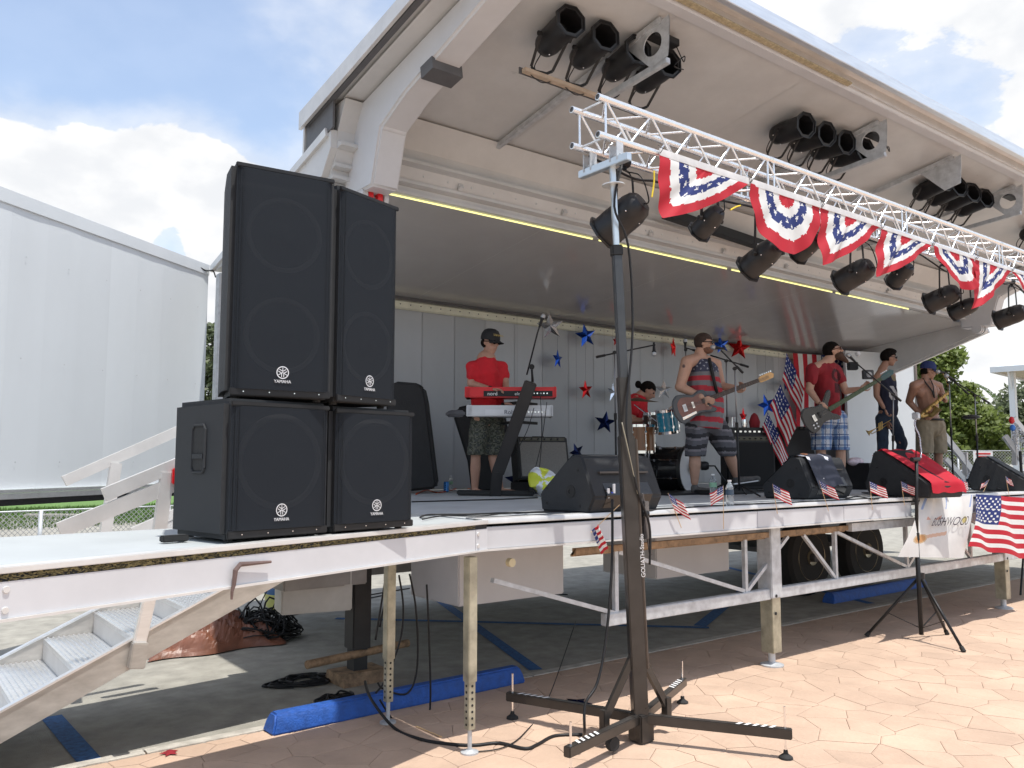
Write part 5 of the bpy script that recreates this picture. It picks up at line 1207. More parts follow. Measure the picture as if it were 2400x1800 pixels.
# ---- saxophonist
def saxman():
    g=Fig(2100,800,3.017,11.9); base=g(255,1060); base.z=DZ
    t=thing('person','shirtless man in blue cap, sunglasses and khaki shorts playing a saxophone','person',tuple(base))
    c=g(228,212); r=.099; face=(RT*.92-FW*.3-Vector((0,0,.1))).normalized(); B=MB(); R,s,f,u=headmesh(B,c,face,(0,0,1))
    nb=g(212,280); B.cap(c-u*.06-f*.03,nb,.055,.065); sl=g(128,315,-.12); sr=g(300,318,.12); el=g(92,425,.05); wl=g(160,470,.18); er=g(335,400,.0); wr=g(350,420,-.18)
    wl=g(165,510,.0); hl2=g(215,535,-.2)
    B.cap(nb,sl,.058,.068); B.cap(nb,sr,.058,.064); B.cap(sl,el,.062,.050); B.cap(el,wl,.048,.034); B.cap(sr,er,.058,.045); B.cap(er,wr,.045,.032)
    fingers(B,g(225,540,-.16),RT*.8-Vector((0,0,.2)),(FW*.5+Vector((0,0,.5))),.8,1); fingers(B,g(345,395,-.22),Vector((0,0,1))-RT*.3,(-RT*.7+FW*.4),.8,-1)
    B.cap(g(210,350),g(235,490),.145,.13); B.ell(g(175,355,-.05),(.09,.08,.09)); B.ell(g(265,350,.0),(.085,.08,.08)); B.ell(g(245,555),(.15,.12,.11))
    hl=g(205,590,-.05); hr=g(290,590,.06); kl=g(205,790,-.05); kr=g(300,790,.06); al=g(200,985,-.02); ar=g(300,985,.06)
    for h_,k_,a_ in ((hl,kl,al),(hr,kr,ar)): B.cap(h_,k_,.09,.06); B.cap(k_,k_.lerp(a_,.3),.058,.06); B.cap(k_.lerp(a_,.3),a_,.06,.038)
    b=blend(B,.008,4); b.build('body',skin_tan,t,smooth='all')
    P=MB(); P.cap(g(250,560),g(250,600),.155,.165)
    for h_,k_ in ((hl,kl),(hr,kr)): P.cap(h_,h_.lerp(k_,.96),.125,.112)
    b=blend(P,.011,3); z1=g(0,548).z; z0=g(0,792).z; b.v=[(v[0],v[1],min(max(v[2],z0),z1)) for v in b.v]; b.build('khaki_shorts',khaki,t,smooth='all')
    mb=MB(); ctr=g(246,556); mb.tube([ctr+RT*cos(a)*.162+Vector((FW.x,FW.y,0))*sin(a)*.15 for a in [2*PI*i/20 for i in range(21)]],.016,6); mb.build('belt',blackp,t,smooth='all')
    for k_,a_ in ((kl,al),(kr,ar)):
        z=Vector((a_.x,a_.y,DZ+.004)); shoe(t,z,z+Vector((RT.x,RT.y,0))*.16-Vector((FW.x,FW.y,0))*.1,blackp)
    glasses(t,c,R,s,f,u,r); cap_hat(t,c,R,s,f,u,r,mat('cap_blue',(.015,.03,.12),.8,var=.2))
    hm=MB(); hm.ell(c-f*r*.35,(r*.84,r*.72,r*.66),R); hm.build('hair',hairm,t,smooth=True)
    mb=MB(); mb.tube([g(190,262,-.06),g(215,300,-.13),g(255,350,-.17),g(272,400,-.18)],.010,6); mb.tube([g(240,262,-.06),g(262,310,-.14),g(272,400,-.18)],.008,6); mb.build('neck_strap',blackp,t,smooth='all')
    top=g(372,352,-.24); bot=g(195,505,-.22); T=thing('saxophone','brass saxophone held slanting across the shirtless man in the blue cap','saxophone',tuple(bot))
    ax=(top-bot).normalized(); L=(top-bot).length; mb=MB(); mb.tube([bot,bot+ax*L*.5,top],[.032,.020,.011],12); mb.build('sax_body',brass,T,smooth='all')
    mb=MB(); mb.tube(spline([top,top+Vector((.02,0,.05)),g(330,225,-.12),g(285,232,-.1)],5),.010,8); mb.build('sax_neck',brass,T,smooth='all')
    q=g(255,520,-.26); mb=MB(); mb.tube(spline([bot,bot-ax*.05+Vector((0,0,-.02)),bot+RT*.06-Vector((0,0,.03)),q,g(300,470,-.3)],5),[.026]*6+[.028]*6+[.033]*5+[.038,.045,.052,.058],12,caps=False); mb.build('bell',brass,T,smooth='all')
    mb=MB(); n=(-FW).normalized()
    for k in range(12): mb.lathe([(.018,0),(.018,.008)],bot+ax*L*(.08+k*.072)+n*.034+RT*.008*(k%2),n,10)
    mb.tube([bot+n*.04+ax*.02,top+n*.03],.004,5); mb.build('keys',brass,T)
saxman()

# ---- drummer
def drummer():
    g=Fig(1380,860,4.88,10.7); base=g(560,1350); base.z=DZ
    t=thing('person','drummer in red shirt with black hair tied in a bun, head bowed behind the drums','person',tuple(base))
    c=g(675,275); r=.098; face=(RT*.80-FW*.25-Vector((0,0,.55))).normalized(); B=MB(); R,s,f,u=headmesh(B,c,face,(RT*.35+Vector((0,0,1))))
    nb=g(570,345); B.cap(c-u*.05-f*.04,nb,.055,.065); sl=g(510,400,-.15); sr=g(600,400,.15); el=g(500,610,-.2); wl=g(640,610,-.3); er=g(620,590,.1); wr=g(740,600,-.1)
    B.cap(nb,sl,.05,.06); B.cap(nb,sr,.05,.06); B.cap(sl,el,.055,.042); B.cap(el,wl,.042,.028); B.cap(sr,er,.05,.04); B.cap(er,wr,.04,.027)
    fingers(B,g(690,605,-.32),RT,(0,0,-1),.7,1); fingers(B,g(790,600,-.12),RT,(0,0,-1),.8,-1)
    B.cap(g(530,450),g(490,760),.13,.14); B.ell(g(490,850),(.17,.15,.11)); 
    for a in (-.12,.14): B.cap(g(490,880,a),g(700,900,a-.2),.08,.06); B.cap(g(700,900,a-.2),g(720,1250,a-.15),.055,.04)
    b=blend(B,.009,4); b.build('body',skin,t,smooth='all')
    Sx=MB(); Sx.cap(g(545,430),g(500,780),.15,.165); Sx.cap(sl,sr,.075,.075); Sx.cap(nb-Vector((0,0,.03)),sl,.055,.07); Sx.cap(sl,sl.lerp(el,.55),.07,.066); Sx.cap(sr,sr.lerp(er,.55),.066,.062); Sx.cap(g(560,470),g(600,640),.12,.12); b=blend(Sx,.012,3); b.build('t_shirt',redcloth,t,smooth='all')
    P=MB(); P.ell(g(490,860),(.19,.17,.12)); 
    for a in (-.12,.14): P.cap(g(490,880,a),g(690,900,a-.2),.10,.085)
    b=blend(P,.014,3); b.build('shorts',navycloth,t,smooth='all')
    hairshell(t,c,R,s,f,u,r,hairm,thick=1.06)
    mb=MB(); mb.ell(g(565,200),(.045,.04,.05)); mb.cap(g(565,200),g(610,235),.035,.03); b=blend(mb,.008,2); b.build('hair_bun',hairm,t,smooth='all')
    ey=MB()
    for q in (1,-1): ey.ell(c+f*r*.84+s*r*.36*q+u*r*.15,r*.10,None,8,6)
    ey.build('eyes',blackgloss,t,smooth=True)
    st=thing('drumstick','thin wooden drumstick raised above the teal tom','drumstick',tuple(g(880,515,-.1))); MB().tube([g(860,535,-.12),g(990,412,-.12)],[.007,.004],8).build('stick',mat('stick_wood',(.45,.25,.12),.5),st)
    stl=thing('drum_stool','round black drum stool under the drummer','stool',tuple(base)); p=g(490,900); MB().lathe([(.16,-.02),(.17,.02),(.15,.06)],(p.x,p.y,p.z-.14),(0,0,1),20).build('seat',blackp,stl,smooth=True)
    MB().tube([(p.x,p.y,p.z-.14),(p.x,p.y,DZ+.01)],.018,8).build('post',chrome,stl)
drummer()

# ------------------------------------------------------------------ keyboards and stand
gk=Fig(1060,740,3.607,8.9)
def slab(a,b,depthv,h,bevel=.006):
    """box whose front edge runs a->b (bottom), depth along depthv, height h"""
    a=Vector(a); b=Vector(b); mb=MB(); mb.poly([a,b,b+depthv,a+depthv],(0,0,1),h); return mb
fd=Vector((FW.x,FW.y,0)).normalized()
def keyboard(label,a,b,h,mbody,end,depth,backm,txt):
    A=gk(*a); B=gk(*b); B.z=A.z; d=(B-A).normalized(); dv=Vector((-d.y,d.x,0))*depth
    t=thing('keyboard',label,'keyboard',tuple(A)); slab(A,B,dv,h).build('case',mbody,t,bevel=.008)
    mb=MB(); mb.poly([A+d*.0-dv*.0+d*-.002,A+d*.06,A+d*.06+dv,A-d*.002+dv],(0,0,1),h+.004); mb.build('end_cheek',end,t,bevel=.006)
    mb=MB(); mb.poly([B-d*.03,B+d*.002,B+d*.002+dv,B-d*.03+dv],(0,0,1),h+.004); mb.build('end_cheek',end,t,bevel=.006)
    n=-dv.normalized(); mb=MB(); mb.poly([A+d*.20+n*.002+Vector((0,0,h*.08)),B-d*.04+n*.002+Vector((0,0,h*.08)),B-d*.04+n*.002+Vector((0,0,h*.62)),A+d*.20+n*.002+Vector((0,0,h*.62))],n,.002); bp_=mb.build('back_panel',backm,t)
    kt=MB(); L=(B-A).length
    for k in range(60):
        x=.1+k*(L-.16)/60; c=A+d*x+dv*.78+Vector((0,0,h+.006)); kt.box(c,(.018,.12,.012),Matrix((d,dv.normalized(),Vector((0,0,1)))).transposed())
    tag(kt.build('keys',whitepl,t),kind='stuff')
    for k in range(6):
        mb=MB(); p=A+d*(L*.72+k*.035)+n*.004+Vector((0,0,h*.38)); mb.lathe([(.008,0),(.008,.004)],p,n,8); mb.build('socket',chrome,bp_)
    for s,x,z,size,m_ in txt: text_mb(s,size,frameM(A+d*x+n*.0055+Vector((0,0,h*z)),d,(0,0,1)),align='LEFT').build('lettering',m_,bp_)
    return t,A,B,d,dv
keyboard('red stage keyboard with black back panel, on the upper tier of the stand',(106,690),(880,716),.112,redpl,redpl,.32,blackp,[('nord',.24,.34,.055,whitepl),('electro',.53,.34,.05,whitepl)])
silver=mat('silver_case',(.55,.56,.58),.4,.3,var=.05)
t_,A_,B_,d_,dv_=keyboard('silver synthesizer on the lower tier, its left end deep and grey',(120,850),(850,872),.118,silver,silver,.34,mat('silver_back',(.62,.63,.65),.45,.1,var=.04),[('Roland',.40,.36,.065,mat('dark_print',(.05,.06,.09),.5))])
one('flat_case',slab(gk(-18,848,.25),gk(118,852,.05),Vector((0.1,.25,0)),.07),mat('grey_end',(.10,.10,.11),.5),'dark grey end of an open keyboard lid left of the silver synthesizer','case',bevel=.02)
kst=thing('keyboard_stand','black slanted column keyboard stand with boom arm on top','keyboard stand',tuple(gk(380,1560)))
p0=gk(665,560,-.15); p1=gk(385,1330,-.05); p2=gk(360,1555,-.0)
MB().beam(p0,p1,.135,.10,FW).build('column',mat('stand_black',(.022,.02,.02),.4,var=.2),kst,bevel=.01)
MB().beam(p1+Vector((0,0,.03)),p2,.12,.12,FW).build('lower_column',MATS['stand_black'],kst,bevel=.01)
z=DZ+.003
b0=Vector((p2.x,p2.y,z))
for v in ((-.40,.12),(.42,-.06)):
    MB().beam(b0+Vector((0,0,.03)),b0+RT*v[0]+fd*v[1]+Vector((0,0,.03)),.10,.055).build('foot',blackp,kst,bevel=.012)
for zz in (735,900):
    q=gk(560,zz,-.0); 
    for s in (-.2,.2): MB().beam(q+Vector((0,0,0)),q+RT*s+fd*.28,.03,.03).build('support_arm',blackp,kst)
MB().tube([gk(680,560,-.1),gk(672,440,-.1)],[.014,.011],8).build('boom_post',blackp,kst,smooth='all')
MB().tube([gk(630,500,-.1),gk(722,140,-.1),gk(765,10,-.1)],.0085,8).build('boom',blackp,kst,smooth='all')
MB().lathe([(.028,-.02),(.03,0),(.028,.02)],gk(672,432,-.11),FW,12).build('boom_clutch',blackp,kst)
def mic(par,p,d,L=.17,m=None):
    p=Vector(p); d=Vector(d).normalized(); mb=MB(); mb.lathe([(.011,-L*.7),(.017,-.03),(.024,-.02),(.027,.0),(.024,.022),(.010,.034)],p,d,14); o=mb.build('microphone',m or blackp,par,smooth=True)
    h=MB(); h.lathe([(.024,-.018),(.0275,.0),(.0245,.022),(.0105,.035)],p,d,14); h.build('mic_grille',mat('mic_mesh',(.35,.36,.37),.4,.6),o,smooth=True); return o
mic(kst,gk(765,10,-.1),(RT*.3+Vector((0,0,.9))))
# ------------------------------------------------------------------ microphone stands
def micstand(label,foot,top,boom,micp=None,micd=None,rad_=.22,low=False):
    F0=Vector(foot); T=Vector(top); t=thing('microphone_stand',label,'microphone stand',(F0.x,F0.y,DZ),group='microphone stands')
    z=DZ+.004; hub=F0.lerp(T,.12)
    mid=F0.lerp(T,.55)
    MB().tube([Vector((F0.x,F0.y,z+.06)),mid],.0115,10).build('pole',blackp,t,smooth='all'); MB().tube([mid,T],.008,10).build('upper_pole',mat('stand_steel',(.25,.25,.26),.3,.7),t,smooth='all')
    MB().lathe([(.017,-.03),(.017,.04)],mid,(T-mid),10).build('clutch',blackp,t)
    for k in range(3):
        a=.4+k*2*PI/3; e=Vector((F0.x+cos(a)*rad_*1.3,F0.y+sin(a)*rad_*1.3,z+.01)); MB().tube([Vector((F0.x,F0.y,z+.12)),e],.009,7).build('leg',blackp,t,smooth='all')
    if boom:
        a,b=Vector(boom[0]),Vector(boom[1]); MB().tube([a,b],.008,8).build('boom',blackp,t,smooth='all'); MB().tube([b,b+(b-a).normalized()*-.10],.014,8).build('counterweight',blackp,t)
        MB().lathe([(.02,-.018),(.02,.018)],T,FW,10).build('swivel',blackp,t)
    if micp is not None: mic(t,micp,micd)
    return t
gz=Fig(1560,760,3.857,8.75)
f0=gz(668,1560); f0.z=DZ; micstand('microphone stand in front of the singing guitarist, grey pole',f0,gz(625,400),(gz(500,235),gz(700,440)),gz(435,208,.05),gz(430,206)-gz(560,225),)
f1=gz(560,1300,.9); f1.z=DZ; micstand('microphone stand behind the guitarist, boom crossing to the right',f1,gz(548,330,.9),(gz(405,280,.9),gz(750,385,.9)))
gq=Fig(1380,860,4.88,9.0)
fz=gq(318,1440,.0); fz.z=DZ; micstand('tall microphone stand behind the tower mast, drum microphone pointing down',fz,Pd(1440,826,9.0),(Pd(1536,808,9.0),Pd(1397,837,9.0)),Pd(1533,828,9.0),Vector((0,0,-1)))
fq=Pd(1610,1120,10.6); fq.z=DZ; micstand('microphone stand left of the guitarist, over the drum kit',fq,Pd(1607,820,10.6),(Pd(1607,815,10.6),Pd(1640,825,10.6)),Pd(1606,800,10.6),Vector((0,0,1)))
gm=Fig(1820,780,3.95,9.7)
fb=gm(1075,1420,.6); fb.z=DZ; micstand('microphone stand of the bearded bass player, long boom',fb,gm(1080,570,.3),(gm(690,240,0),gm(1150,630,.3)),gm(668,212,0),gm(660,205)-gm(760,300))
gs=Fig(2100,800,3.017,11.0)
fs_=gs(405,1000); fs_.z=DZ; micstand('microphone stand directly in front of the saxophonist',fs_,gs(375,290),(gs(310,200),gs(515,375)),gs(300,215),gs(290,212)-gs(380,225))
fs2=gs(585,1010,-.4); fs2.z=DZ; micstand('microphone stand right of the saxophonist with a dark shelf halfway up',fs2,gs(557,385,-.4),(gs(380,262,-.4),gs(660,437,-.4)),gs(360,245,-.4),gs(290,212)-gs(380,260))
mb=MB(); p=gs(530,535,-.4); mb.ell(p,(.13,.10,.03)); one('music_shelf',mb,blackp,'dark cloth covered shelf clamped to the rightmost microphone stand','shelf',smooth=True)

# ------------------------------------------------------------------ wedge monitors and amplifiers
def wedge(label,x,y,ang,w=.62,d=.55,h=.36,z=DZ+.002,holes=True,roll=0):
    t=thing('floor_monitor',label,'floor monitor',(x,y,z),ang,group='black wedge floor monitors')
    # local profile in y,z (front faces +y = to the musician, back low to the audience)
    pr=[(0,.0),(-.06,.11),(.06,h),(.16,h+.01),(d,.13),(d-.02,.0)]
    mb=MB(); mb.poly([(-w/2,a,b) for a,b in pr],(1,0,0),w); mb.build('cabinet',cabm,t,world=False,bevel=.014,seg=3)
    a=Vector((0,.17,h+.004)); b=Vector((0,d-.02,.145)); n=(b-a).normalized(); nn=Vector((0,-n.z,n.y)); nn=nn if nn.z>0 else -nn
    mb=MB(); mb.poly([Vector((-w/2+.03,a.y,a.z))+nn*.006,Vector((w/2-.03,a.y,a.z))+nn*.006,Vector((w/2-.03,b.y,b.z))+nn*.006,Vector((-w/2+.03,b.y,b.z))+nn*.006],nn,.006); mb.build('grille',grille,t,world=False)
    for s in (-1,1):
        mb=MB(); mb.lathe([(.045,0),(.045,.004),(.018,.0045),(.018,.001)],(s*w/2,.17,.15),(s,0,0),18); mb.build('pole_socket',blackp,t,world=False)
        mb=MB()
        for (yy,zz) in ((.08,.05),(.10,.30),(.42,.06),(.42,.17)): mb.lathe([(.012,0),(.010,.003)],(s*w/2,yy,zz),(s,0,0),8)
        tag(mb.build('corner_bolts',blackp,t,world=False),kind='stuff')
    return t
def rear_panel(t,w,lab=True):
    mb=MB(); mb.poly([(-w*.33,-.020,.035),(w*.33,-.020,.035),(w*.33,-.066,.125),(w*.33,.02,.27),(-w*.33,.02,.27),(-w*.33,-.066,.125)],(0,-1,0),.003); mb.build('connector_panel',blackgloss,t,world=False)
    fr=MB(); fr.box((0,.012,.285),(w*.70,.05,.014)); fr.build('panel_lip',mat('lip_brown',(.07,.06,.055),.5),t,world=False)
    for x,z,m_ in ((-w*.22,.17,whitepl),(-w*.30,.14,whitepl),(-w*.25,.13,mat('blue_plug',(.02,.06,.5),.4))):
        mb=MB(); mb.box((x,-.055,z),(.022,.012,.07 if m_ is whitepl else .035)); mb.build('tag' if m_ is whitepl else 'plug',m_,t,world=False,bevel=.002)
pm=Pz(1462,1200,DZ); t=wedge('nearest floor monitor, cable panel facing the audience, behind the tower mast',pm.x,pm.y,rad(3),.74,.50,.40); rear_panel(t,.74)
pm=Pz(1925,1170,DZ); t=wedge('floor monitor at the bassist feet, with printed bags on top',pm.x+.12,pm.y,rad(0),.74,.50,.40); rear_panel(t,.74)
pm=Pz(2185,1166,DZ); t=wedge('floor monitor draped with a red cloth below the saxophonist',pm.x+.12,pm.y+.55,rad(-187),.56,.70,.47)
q=Vector((pm.x+.12,pm.y+.55,DZ)); 
def drape(u,v):
    x=-.29+.56*u; drop=0; s=v*.98
    path=[(.03,.40),(.14,.475),(.30,.395),(.55,.235),(.70,.14),(.715,.02)]; k=s*(len(path)-1); i=min(int(k),len(path)-2); f_=k-i
    y=path[i][0]+(path[i+1][0]-path[i][0])*f_; z=path[i][1]+(path[i+1][1]-path[i][1])*f_
    return q+Euler((0,0,rad(-187))).to_matrix()@Vector((x+.012*sin(v*11+u*4)+.004,y+.012*sin(u*9),max(.012,z+.022+.006*sin(u*14+v*5)-drop)))
o=cloth('red_cloth',drape,lambda u,v:(.55,.01,.03),24,24,paint); tag(o,'red cloth draped over the floor monitor below the saxophonist','cloth')
pm=Pz(2400,1152,DZ); t=wedge('floor monitor at the right picture edge, seen from its dark side',pm.x+.1,pm.y+.6,rad(-165),.62,.6,.42)
# bags on the middle monitor
pm=Pz(1925,1170,DZ); 
def bag(u,v):
    path=[(-.085,.12),(-.0,.30),(.05,.41),(.16,.425),(.33,.32)]; k=v*(len(path)-1); i=min(int(k),len(path)-2); f_=k-i
    return Vector((pm.x-.18+u*.44,pm.y+path[i][0]+(path[i+1][0]-path[i][0])*f_-.01,DZ+.012+path[i][1]+(path[i+1][1]-path[i][1])*f_+.012*sin(u*9+v*7)))
def bagc(u,v):
    if (u-.25)**2*3+(v-.75)**2<.02: return (.6,.25,.12)
    if abs(u-.78-.2*(v-.5))<.08 and v>.4: return (.6,.62,.7)
    if .4<v<.7 and u<.14: return (.7,.7,.75)
    return (.015,.018,.035)
tag(cloth('printed_bag',bag,bagc,30,24,printed),'dark printed plastic bag lying over the middle floor monitor','bag')
# combo amp behind the keyboard player, tilted back
def combo(label,p,w,h,d,ang,tilt,grm,blk_=True,side=None):
    M4=Matrix.Translation(p)@Euler((rad(tilt),0,ang)).to_matrix().to_4x4(); t=thingM('guitar_amplifier',label,'amplifier',M4)
    mb=MB(); mb.box((0,d/2,h/2),(w,d,h)); mb.build('cabinet',mat('tolex_black',(.02,.02,.02),.6,var=.2,bump=.3,bscale=200),t,world=False,bevel=.015,seg=3)
    mb=MB(); mb.box((0,-.004,h*.46),(w-.06,.01,h*.80)); mb.build('grille_cloth',grm,t,world=False)
    mb=MB(); mb.box((0,-.004,h*.93),(w-.08,.012,h*.07)); cp_=mb.build('control_panel',mat('panel_olive',(.06,.055,.03),.4),t,world=False)
    for k in range(6): m2=MB(); m2.lathe([(.010,0),(.009,.018)],(-w*.35+k*w*.13,-.01,h*.93),(0,-1,0),8); m2.build('knob',blackp,cp_,world=False)
    m2=MB(); m2.tube([(-.09,d/2,h),(-.07,d/2,h+.03),(.07,d/2,h+.03),(.09,d/2,h)],.010,6); m2.build('handle',blackp,t,world=False)
    return t
pa=Pz(1293,1150,DZ); pa=gk(790,1480,.6); pa.z=DZ+.17
combo('black combo amplifier tilted back with pale grey grille, behind the keyboard stand',pa,.62,.50,.27,rad(-20),-14,greyft)
one('amp_rest',MB().box((pa.x+.02,pa.y+.16,DZ+.07),(.55,.34,.13)),blackp,'low black case under the tilted combo amplifier','case',bevel=.01)
pb=Fig(1560,760,3.857,9.9)(805,1440,.2); pb.z=DZ+.03
combo('tall black speaker cabinet right of the guitarist',pb,.56,.66,.36,rad(-28),0,mat('black_cloth',(.012,.012,.012),.9,var=.2))
p=pb+Vector((.05,.16,.70)); t=thing('amplifier_head','amplifier head with chrome switches on the tall black cabinet','amplifier',tuple(p)); R3=Euler((0,0,rad(-28))).to_matrix(); MB().box(p,(.56,.26,.10),R3).build('case',blackp,t,bevel=.008)
for k in range(7): MB().box(p+R3@Vector((-.18+k*.06,-.135,.0)),(.03,.01,.02),R3).build('switch',chrome,t)
for k,(dx,h,m_,nm,lb) in enumerate(((-.12,.13,clear,'drinking_glass','clear drinking glass on the amplifier head'),(.0,.10,chrome,'metal_cup','small shiny metal cup on the amplifier head'),(.14,.14,redpl,'red_bag','dark red pouch standing on the amplifier head'))):
    q=p+R3@Vector((dx,.02,.055)); mb=MB(); mb.lathe([(.035,0),(.04,h*.5),(.036,h)] if nm!='red_bag' else [(.06,0),(.07,h*.5),(.04,h*1.1),(.01,h*1.3)],q,(0,0,1),14); one(nm,mb,m_ if nm!='red_bag' else darkred,lb,nm.split('_')[-1],smooth=True)
ps=Fig(1820,780,3.95,10.3)(225,1120,.2); ps.z=DZ+.42
combo('small black cabinet tilted back beside the bass player',ps,.46,.42,.34,rad(-20),-18,mat('grey_dim',(.05,.05,.05),.9))
one('cabinet_stand',MB().box((ps.x,ps.y+.22,DZ+.21),(.44,.36,.42)),blackp,'black case carrying the small tilted cabinet','case',bevel=.01)
# big black cases at the back left
def softcase(pts,D,label,dep=.3):
    mb=MB(); P=[Pd(x,y,D) for x,y in pts]; mb.poly(P,fd,dep); return one('instrument_case',mb,mat('case_black',(.016,.016,.017),.75,var=.3,scale=8,bump=.3),label,'case',bevel=.03,seg=3)
softcase([(905,905),(925,893),(975,897),(992,905),(1000,940),(1024,1135),(1018,1146),(905,1158)],9.6,'large black padded case leaning on the wall beside the speaker stack')
softcase([(1062,975),(1070,955),(1110,945),(1180,950),(1190,1000),(1175,1150),(1105,1155),(1095,1080)],10.0,'black gig bag standing behind the keyboard player',.2)
# beach ball, can, bottles
p=gk(775,1400,-.1); t=thing('beach_ball','half deflated yellow and white beach ball on the stage floor','beach ball',(p.x,p.y,DZ)); mb=MB(); mb.ell(Vector((p.x,p.y,DZ+.145)),(.20,.15,.13),Euler((.4,.5,0)).to_matrix(),56,30)
c0=Vector((p.x,p.y,DZ+.145)); mb.v=[tuple(Vector(v)+Vector((nz.noise(Vector(v)*9),nz.noise(Vector(v)*9+Vector((3,1,2))),nz.noise(Vector(v)*8+Vector((7,1,2)))))*.045) for v in mb.v]; mb.v=[(v[0],v[1],max(v[2],DZ+.004)) for v in mb.v]; mb.build('skin',mat('ball_skin',(1,1,1),.35,vcol=True,var=.04),t,smooth=True,cols=colfaces(mb,lambda q:((.65,.7,.06) if int((math.atan2((Vector(q)-c0).dot(Vector((.1,.25,.96))),(Vector(q)-c0).dot(Vector((.75,-.66,.1))))+PI)/(2*PI)*9)%2==0 else (.75,.77,.8))))
def bottle(x,y,z,label,h=.21,m=None,lab=None):
    t=thing('water_bottle',label,'bottle',(x,y,z)); r=h*.155; pr=[(r*.9,0),(r,.01)]
    for k in range(6): pr+= [(r,.02+k*h*.09),(r*.92,.02+k*h*.09+h*.045)]
    pr+=[(r,h*.66),(r*.8,h*.78),(r*.42,h*.88),(r*.4,h*.94)]
    MB().lathe(pr,(x,y,z),(0,0,1),16).build('bottle',m or clear,t,smooth=True); MB().lathe([(r*.5,0),(r*.5,h*.06)],(x,y,z+h*.93),(0,0,1),12).build('cap',whitepl,t)
    MB().lathe([(r*1.03,0),(r*1.03,h*.2)],(x,y,z+h*.42),(0,0,1),16,caps=False).build('label',lab or mat('label_dark',(.05,.09,.14),.5),t)
p=Py(1712,1230,4.34); bottle(p.x,4.34,DZ+.007,'clear water bottle with dark label on the stage edge')
wlab=mat('label_green',(.25,.45,.3),.5)
p=gz(437,1580); p=Pz(1672,1165,DZ); bottle(p.x,p.y,DZ,'water bottle with green label at the guitarist feet',.24,lab=wlab)
p=Pz(1056,1150,DZ); bottle(p.x,p.y,DZ,'small clear bottle beside the blue can at the back left',.19,lab=wlab)
p=Pz(1828,1150,DZ); bottle(p.x,p.y+.3,DZ,'clear bottle on the floor right of the tall cabinet',.19)
p=Pz(2272,1146,DZ); bottle(p.x,p.y,DZ,'clear bottle beside the blue can right of the red cloth',.22)
def can(px_,py_,label,m,h=.125,r=.034):
    p=Pz(px_,py_,DZ); t=thing('drink_can',label,'can',(p.x,p.y,DZ)); MB().lathe([(r*.8,0),(r,.008),(r,h-.012),(r*.82,h)],(p.x,p.y,DZ),(0,0,1),16).build('can',m,t,smooth=True); MB().lathe([(r*.8,0),(r*.75,.002)],(p.x,p.y,DZ+h),(0,0,1),14).build('lid',chrome,t)
can(1046,1153,'blue and white drink can at the back left of the stage',mat('can_blue',(.05,.2,.5),.25,.5,var=.3,scale=60))
can(2294,1148,'large blue can right of the red cloth',mat('can_blue2',(.02,.07,.25),.3,.4,var=.3,scale=60),.20,.055)
p=Pz(1402,1205,DZ); t=thing('maraca','red maraca with black grip lying on the stage edge behind the mast','maraca',(p.x,4.38,DZ)); z=DZ+.03
MB().ell((p.x,4.38,z),.026).build('head',redpl,t,smooth=True); MB().tube([(p.x+.03,4.38,z),(p.x+.09,4.38,z-.004)],.012,8).build('ferrule',mat('pale_gold',(.6,.5,.2),.5),t); MB().tube([(p.x+.09,4.38,z-.004),(p.x+.34,4.39,z-.008)],.012,8).build('handle',redpl,t); MB().ell((p.x+.36,4.39,z-.004),.026).build('grip_end',blackp,t,smooth=True)

# ------------------------------------------------------------------ drums
def drum(label,c,ax,r,h,m,hoop=chrome,headm=None,nm='drum',lugs=8,hoopw=.016):
    c=Vector(c); ax=Vector(ax).normalized(); t=thing(nm,label,'drum',tuple(c)); MB().lathe([(r,0),(r,h)],c,ax,32).build('shell',m,t,smooth=True)
    for s in (0,h): MB().lathe([(r*1.0,-hoopw),(r*1.06,-hoopw),(r*1.06,hoopw),(r*1.0,hoopw)],c+ax*s,ax,32,caps=False).build('hoop',hoop,t,smooth=True)
    MB().lathe([(r*1.0,0),(r*.98,.002)],c+ax*(h+.004),ax,32).build('batter_head',headm or mat('drum_head',(.7,.7,.7),.5),t); MB().lathe([(r*.98,0),(r*1.0,.002)],c-ax*.006,ax,32).build('lower_head',headm or MATS['drum_head'],t)
    up=Vector((0,0,1)) if abs(ax.z)<.9 else Vector((1,0,0)); x=ax.cross(up).normalized(); y=ax.cross(x)
    for k in range(lugs):
        a=2*PI*(k+.5)/lugs; d=x*cos(a)+y*sin(a); mb=MB(); mb.tube([c+d*r*1.05+ax*.0,c+d*r*1.05+ax*h],.004,5); mb.box(c+d*r*1.03+ax*h*.25,(.02,.02,.03)); mb.box(c+d*r*1.03+ax*h*.75,(.02,.02,.03)); mb.build('lug',chrome,t)
    return t
gd=Fig(1380,860,4.88,10.0)
p=gd(1135,1150,.1); bx=(RT*.80-fd*.60).normalized(); q=p-bx*.42
drum('black bass drum with pale front head and orange rear hoop',Vector((q.x,q.y,DZ+.275)),bx,.27,.42,blackgloss,hoop=mat('hoop_black',(.02,.02,.02),.3),headm=whitepl,nm='bass_drum',hoopw=.022)
pc=Vector((q.x,q.y,DZ+.275))+bx*.445; one('bass_drum_port',MB().lathe([(.066,0),(.066,.004)],pc+Vector((0,0,.03))+RT*.06,bx,20),blackp,'round black microphone port in front of the pale drum head','drum port')
MB_=MB; 
drum('teal blue tom with chrome hoops above the bass drum',gd(915,745,-.1),(RT*-.12-fd*.1+Vector((0,0,1))),.125,.255,tealm,nm='tom_drum')
drum('orange wooden floor drum at the left of the kit',gd(575,975,.0),(0,0,1),.19,.31,woodm,nm='floor_drum')
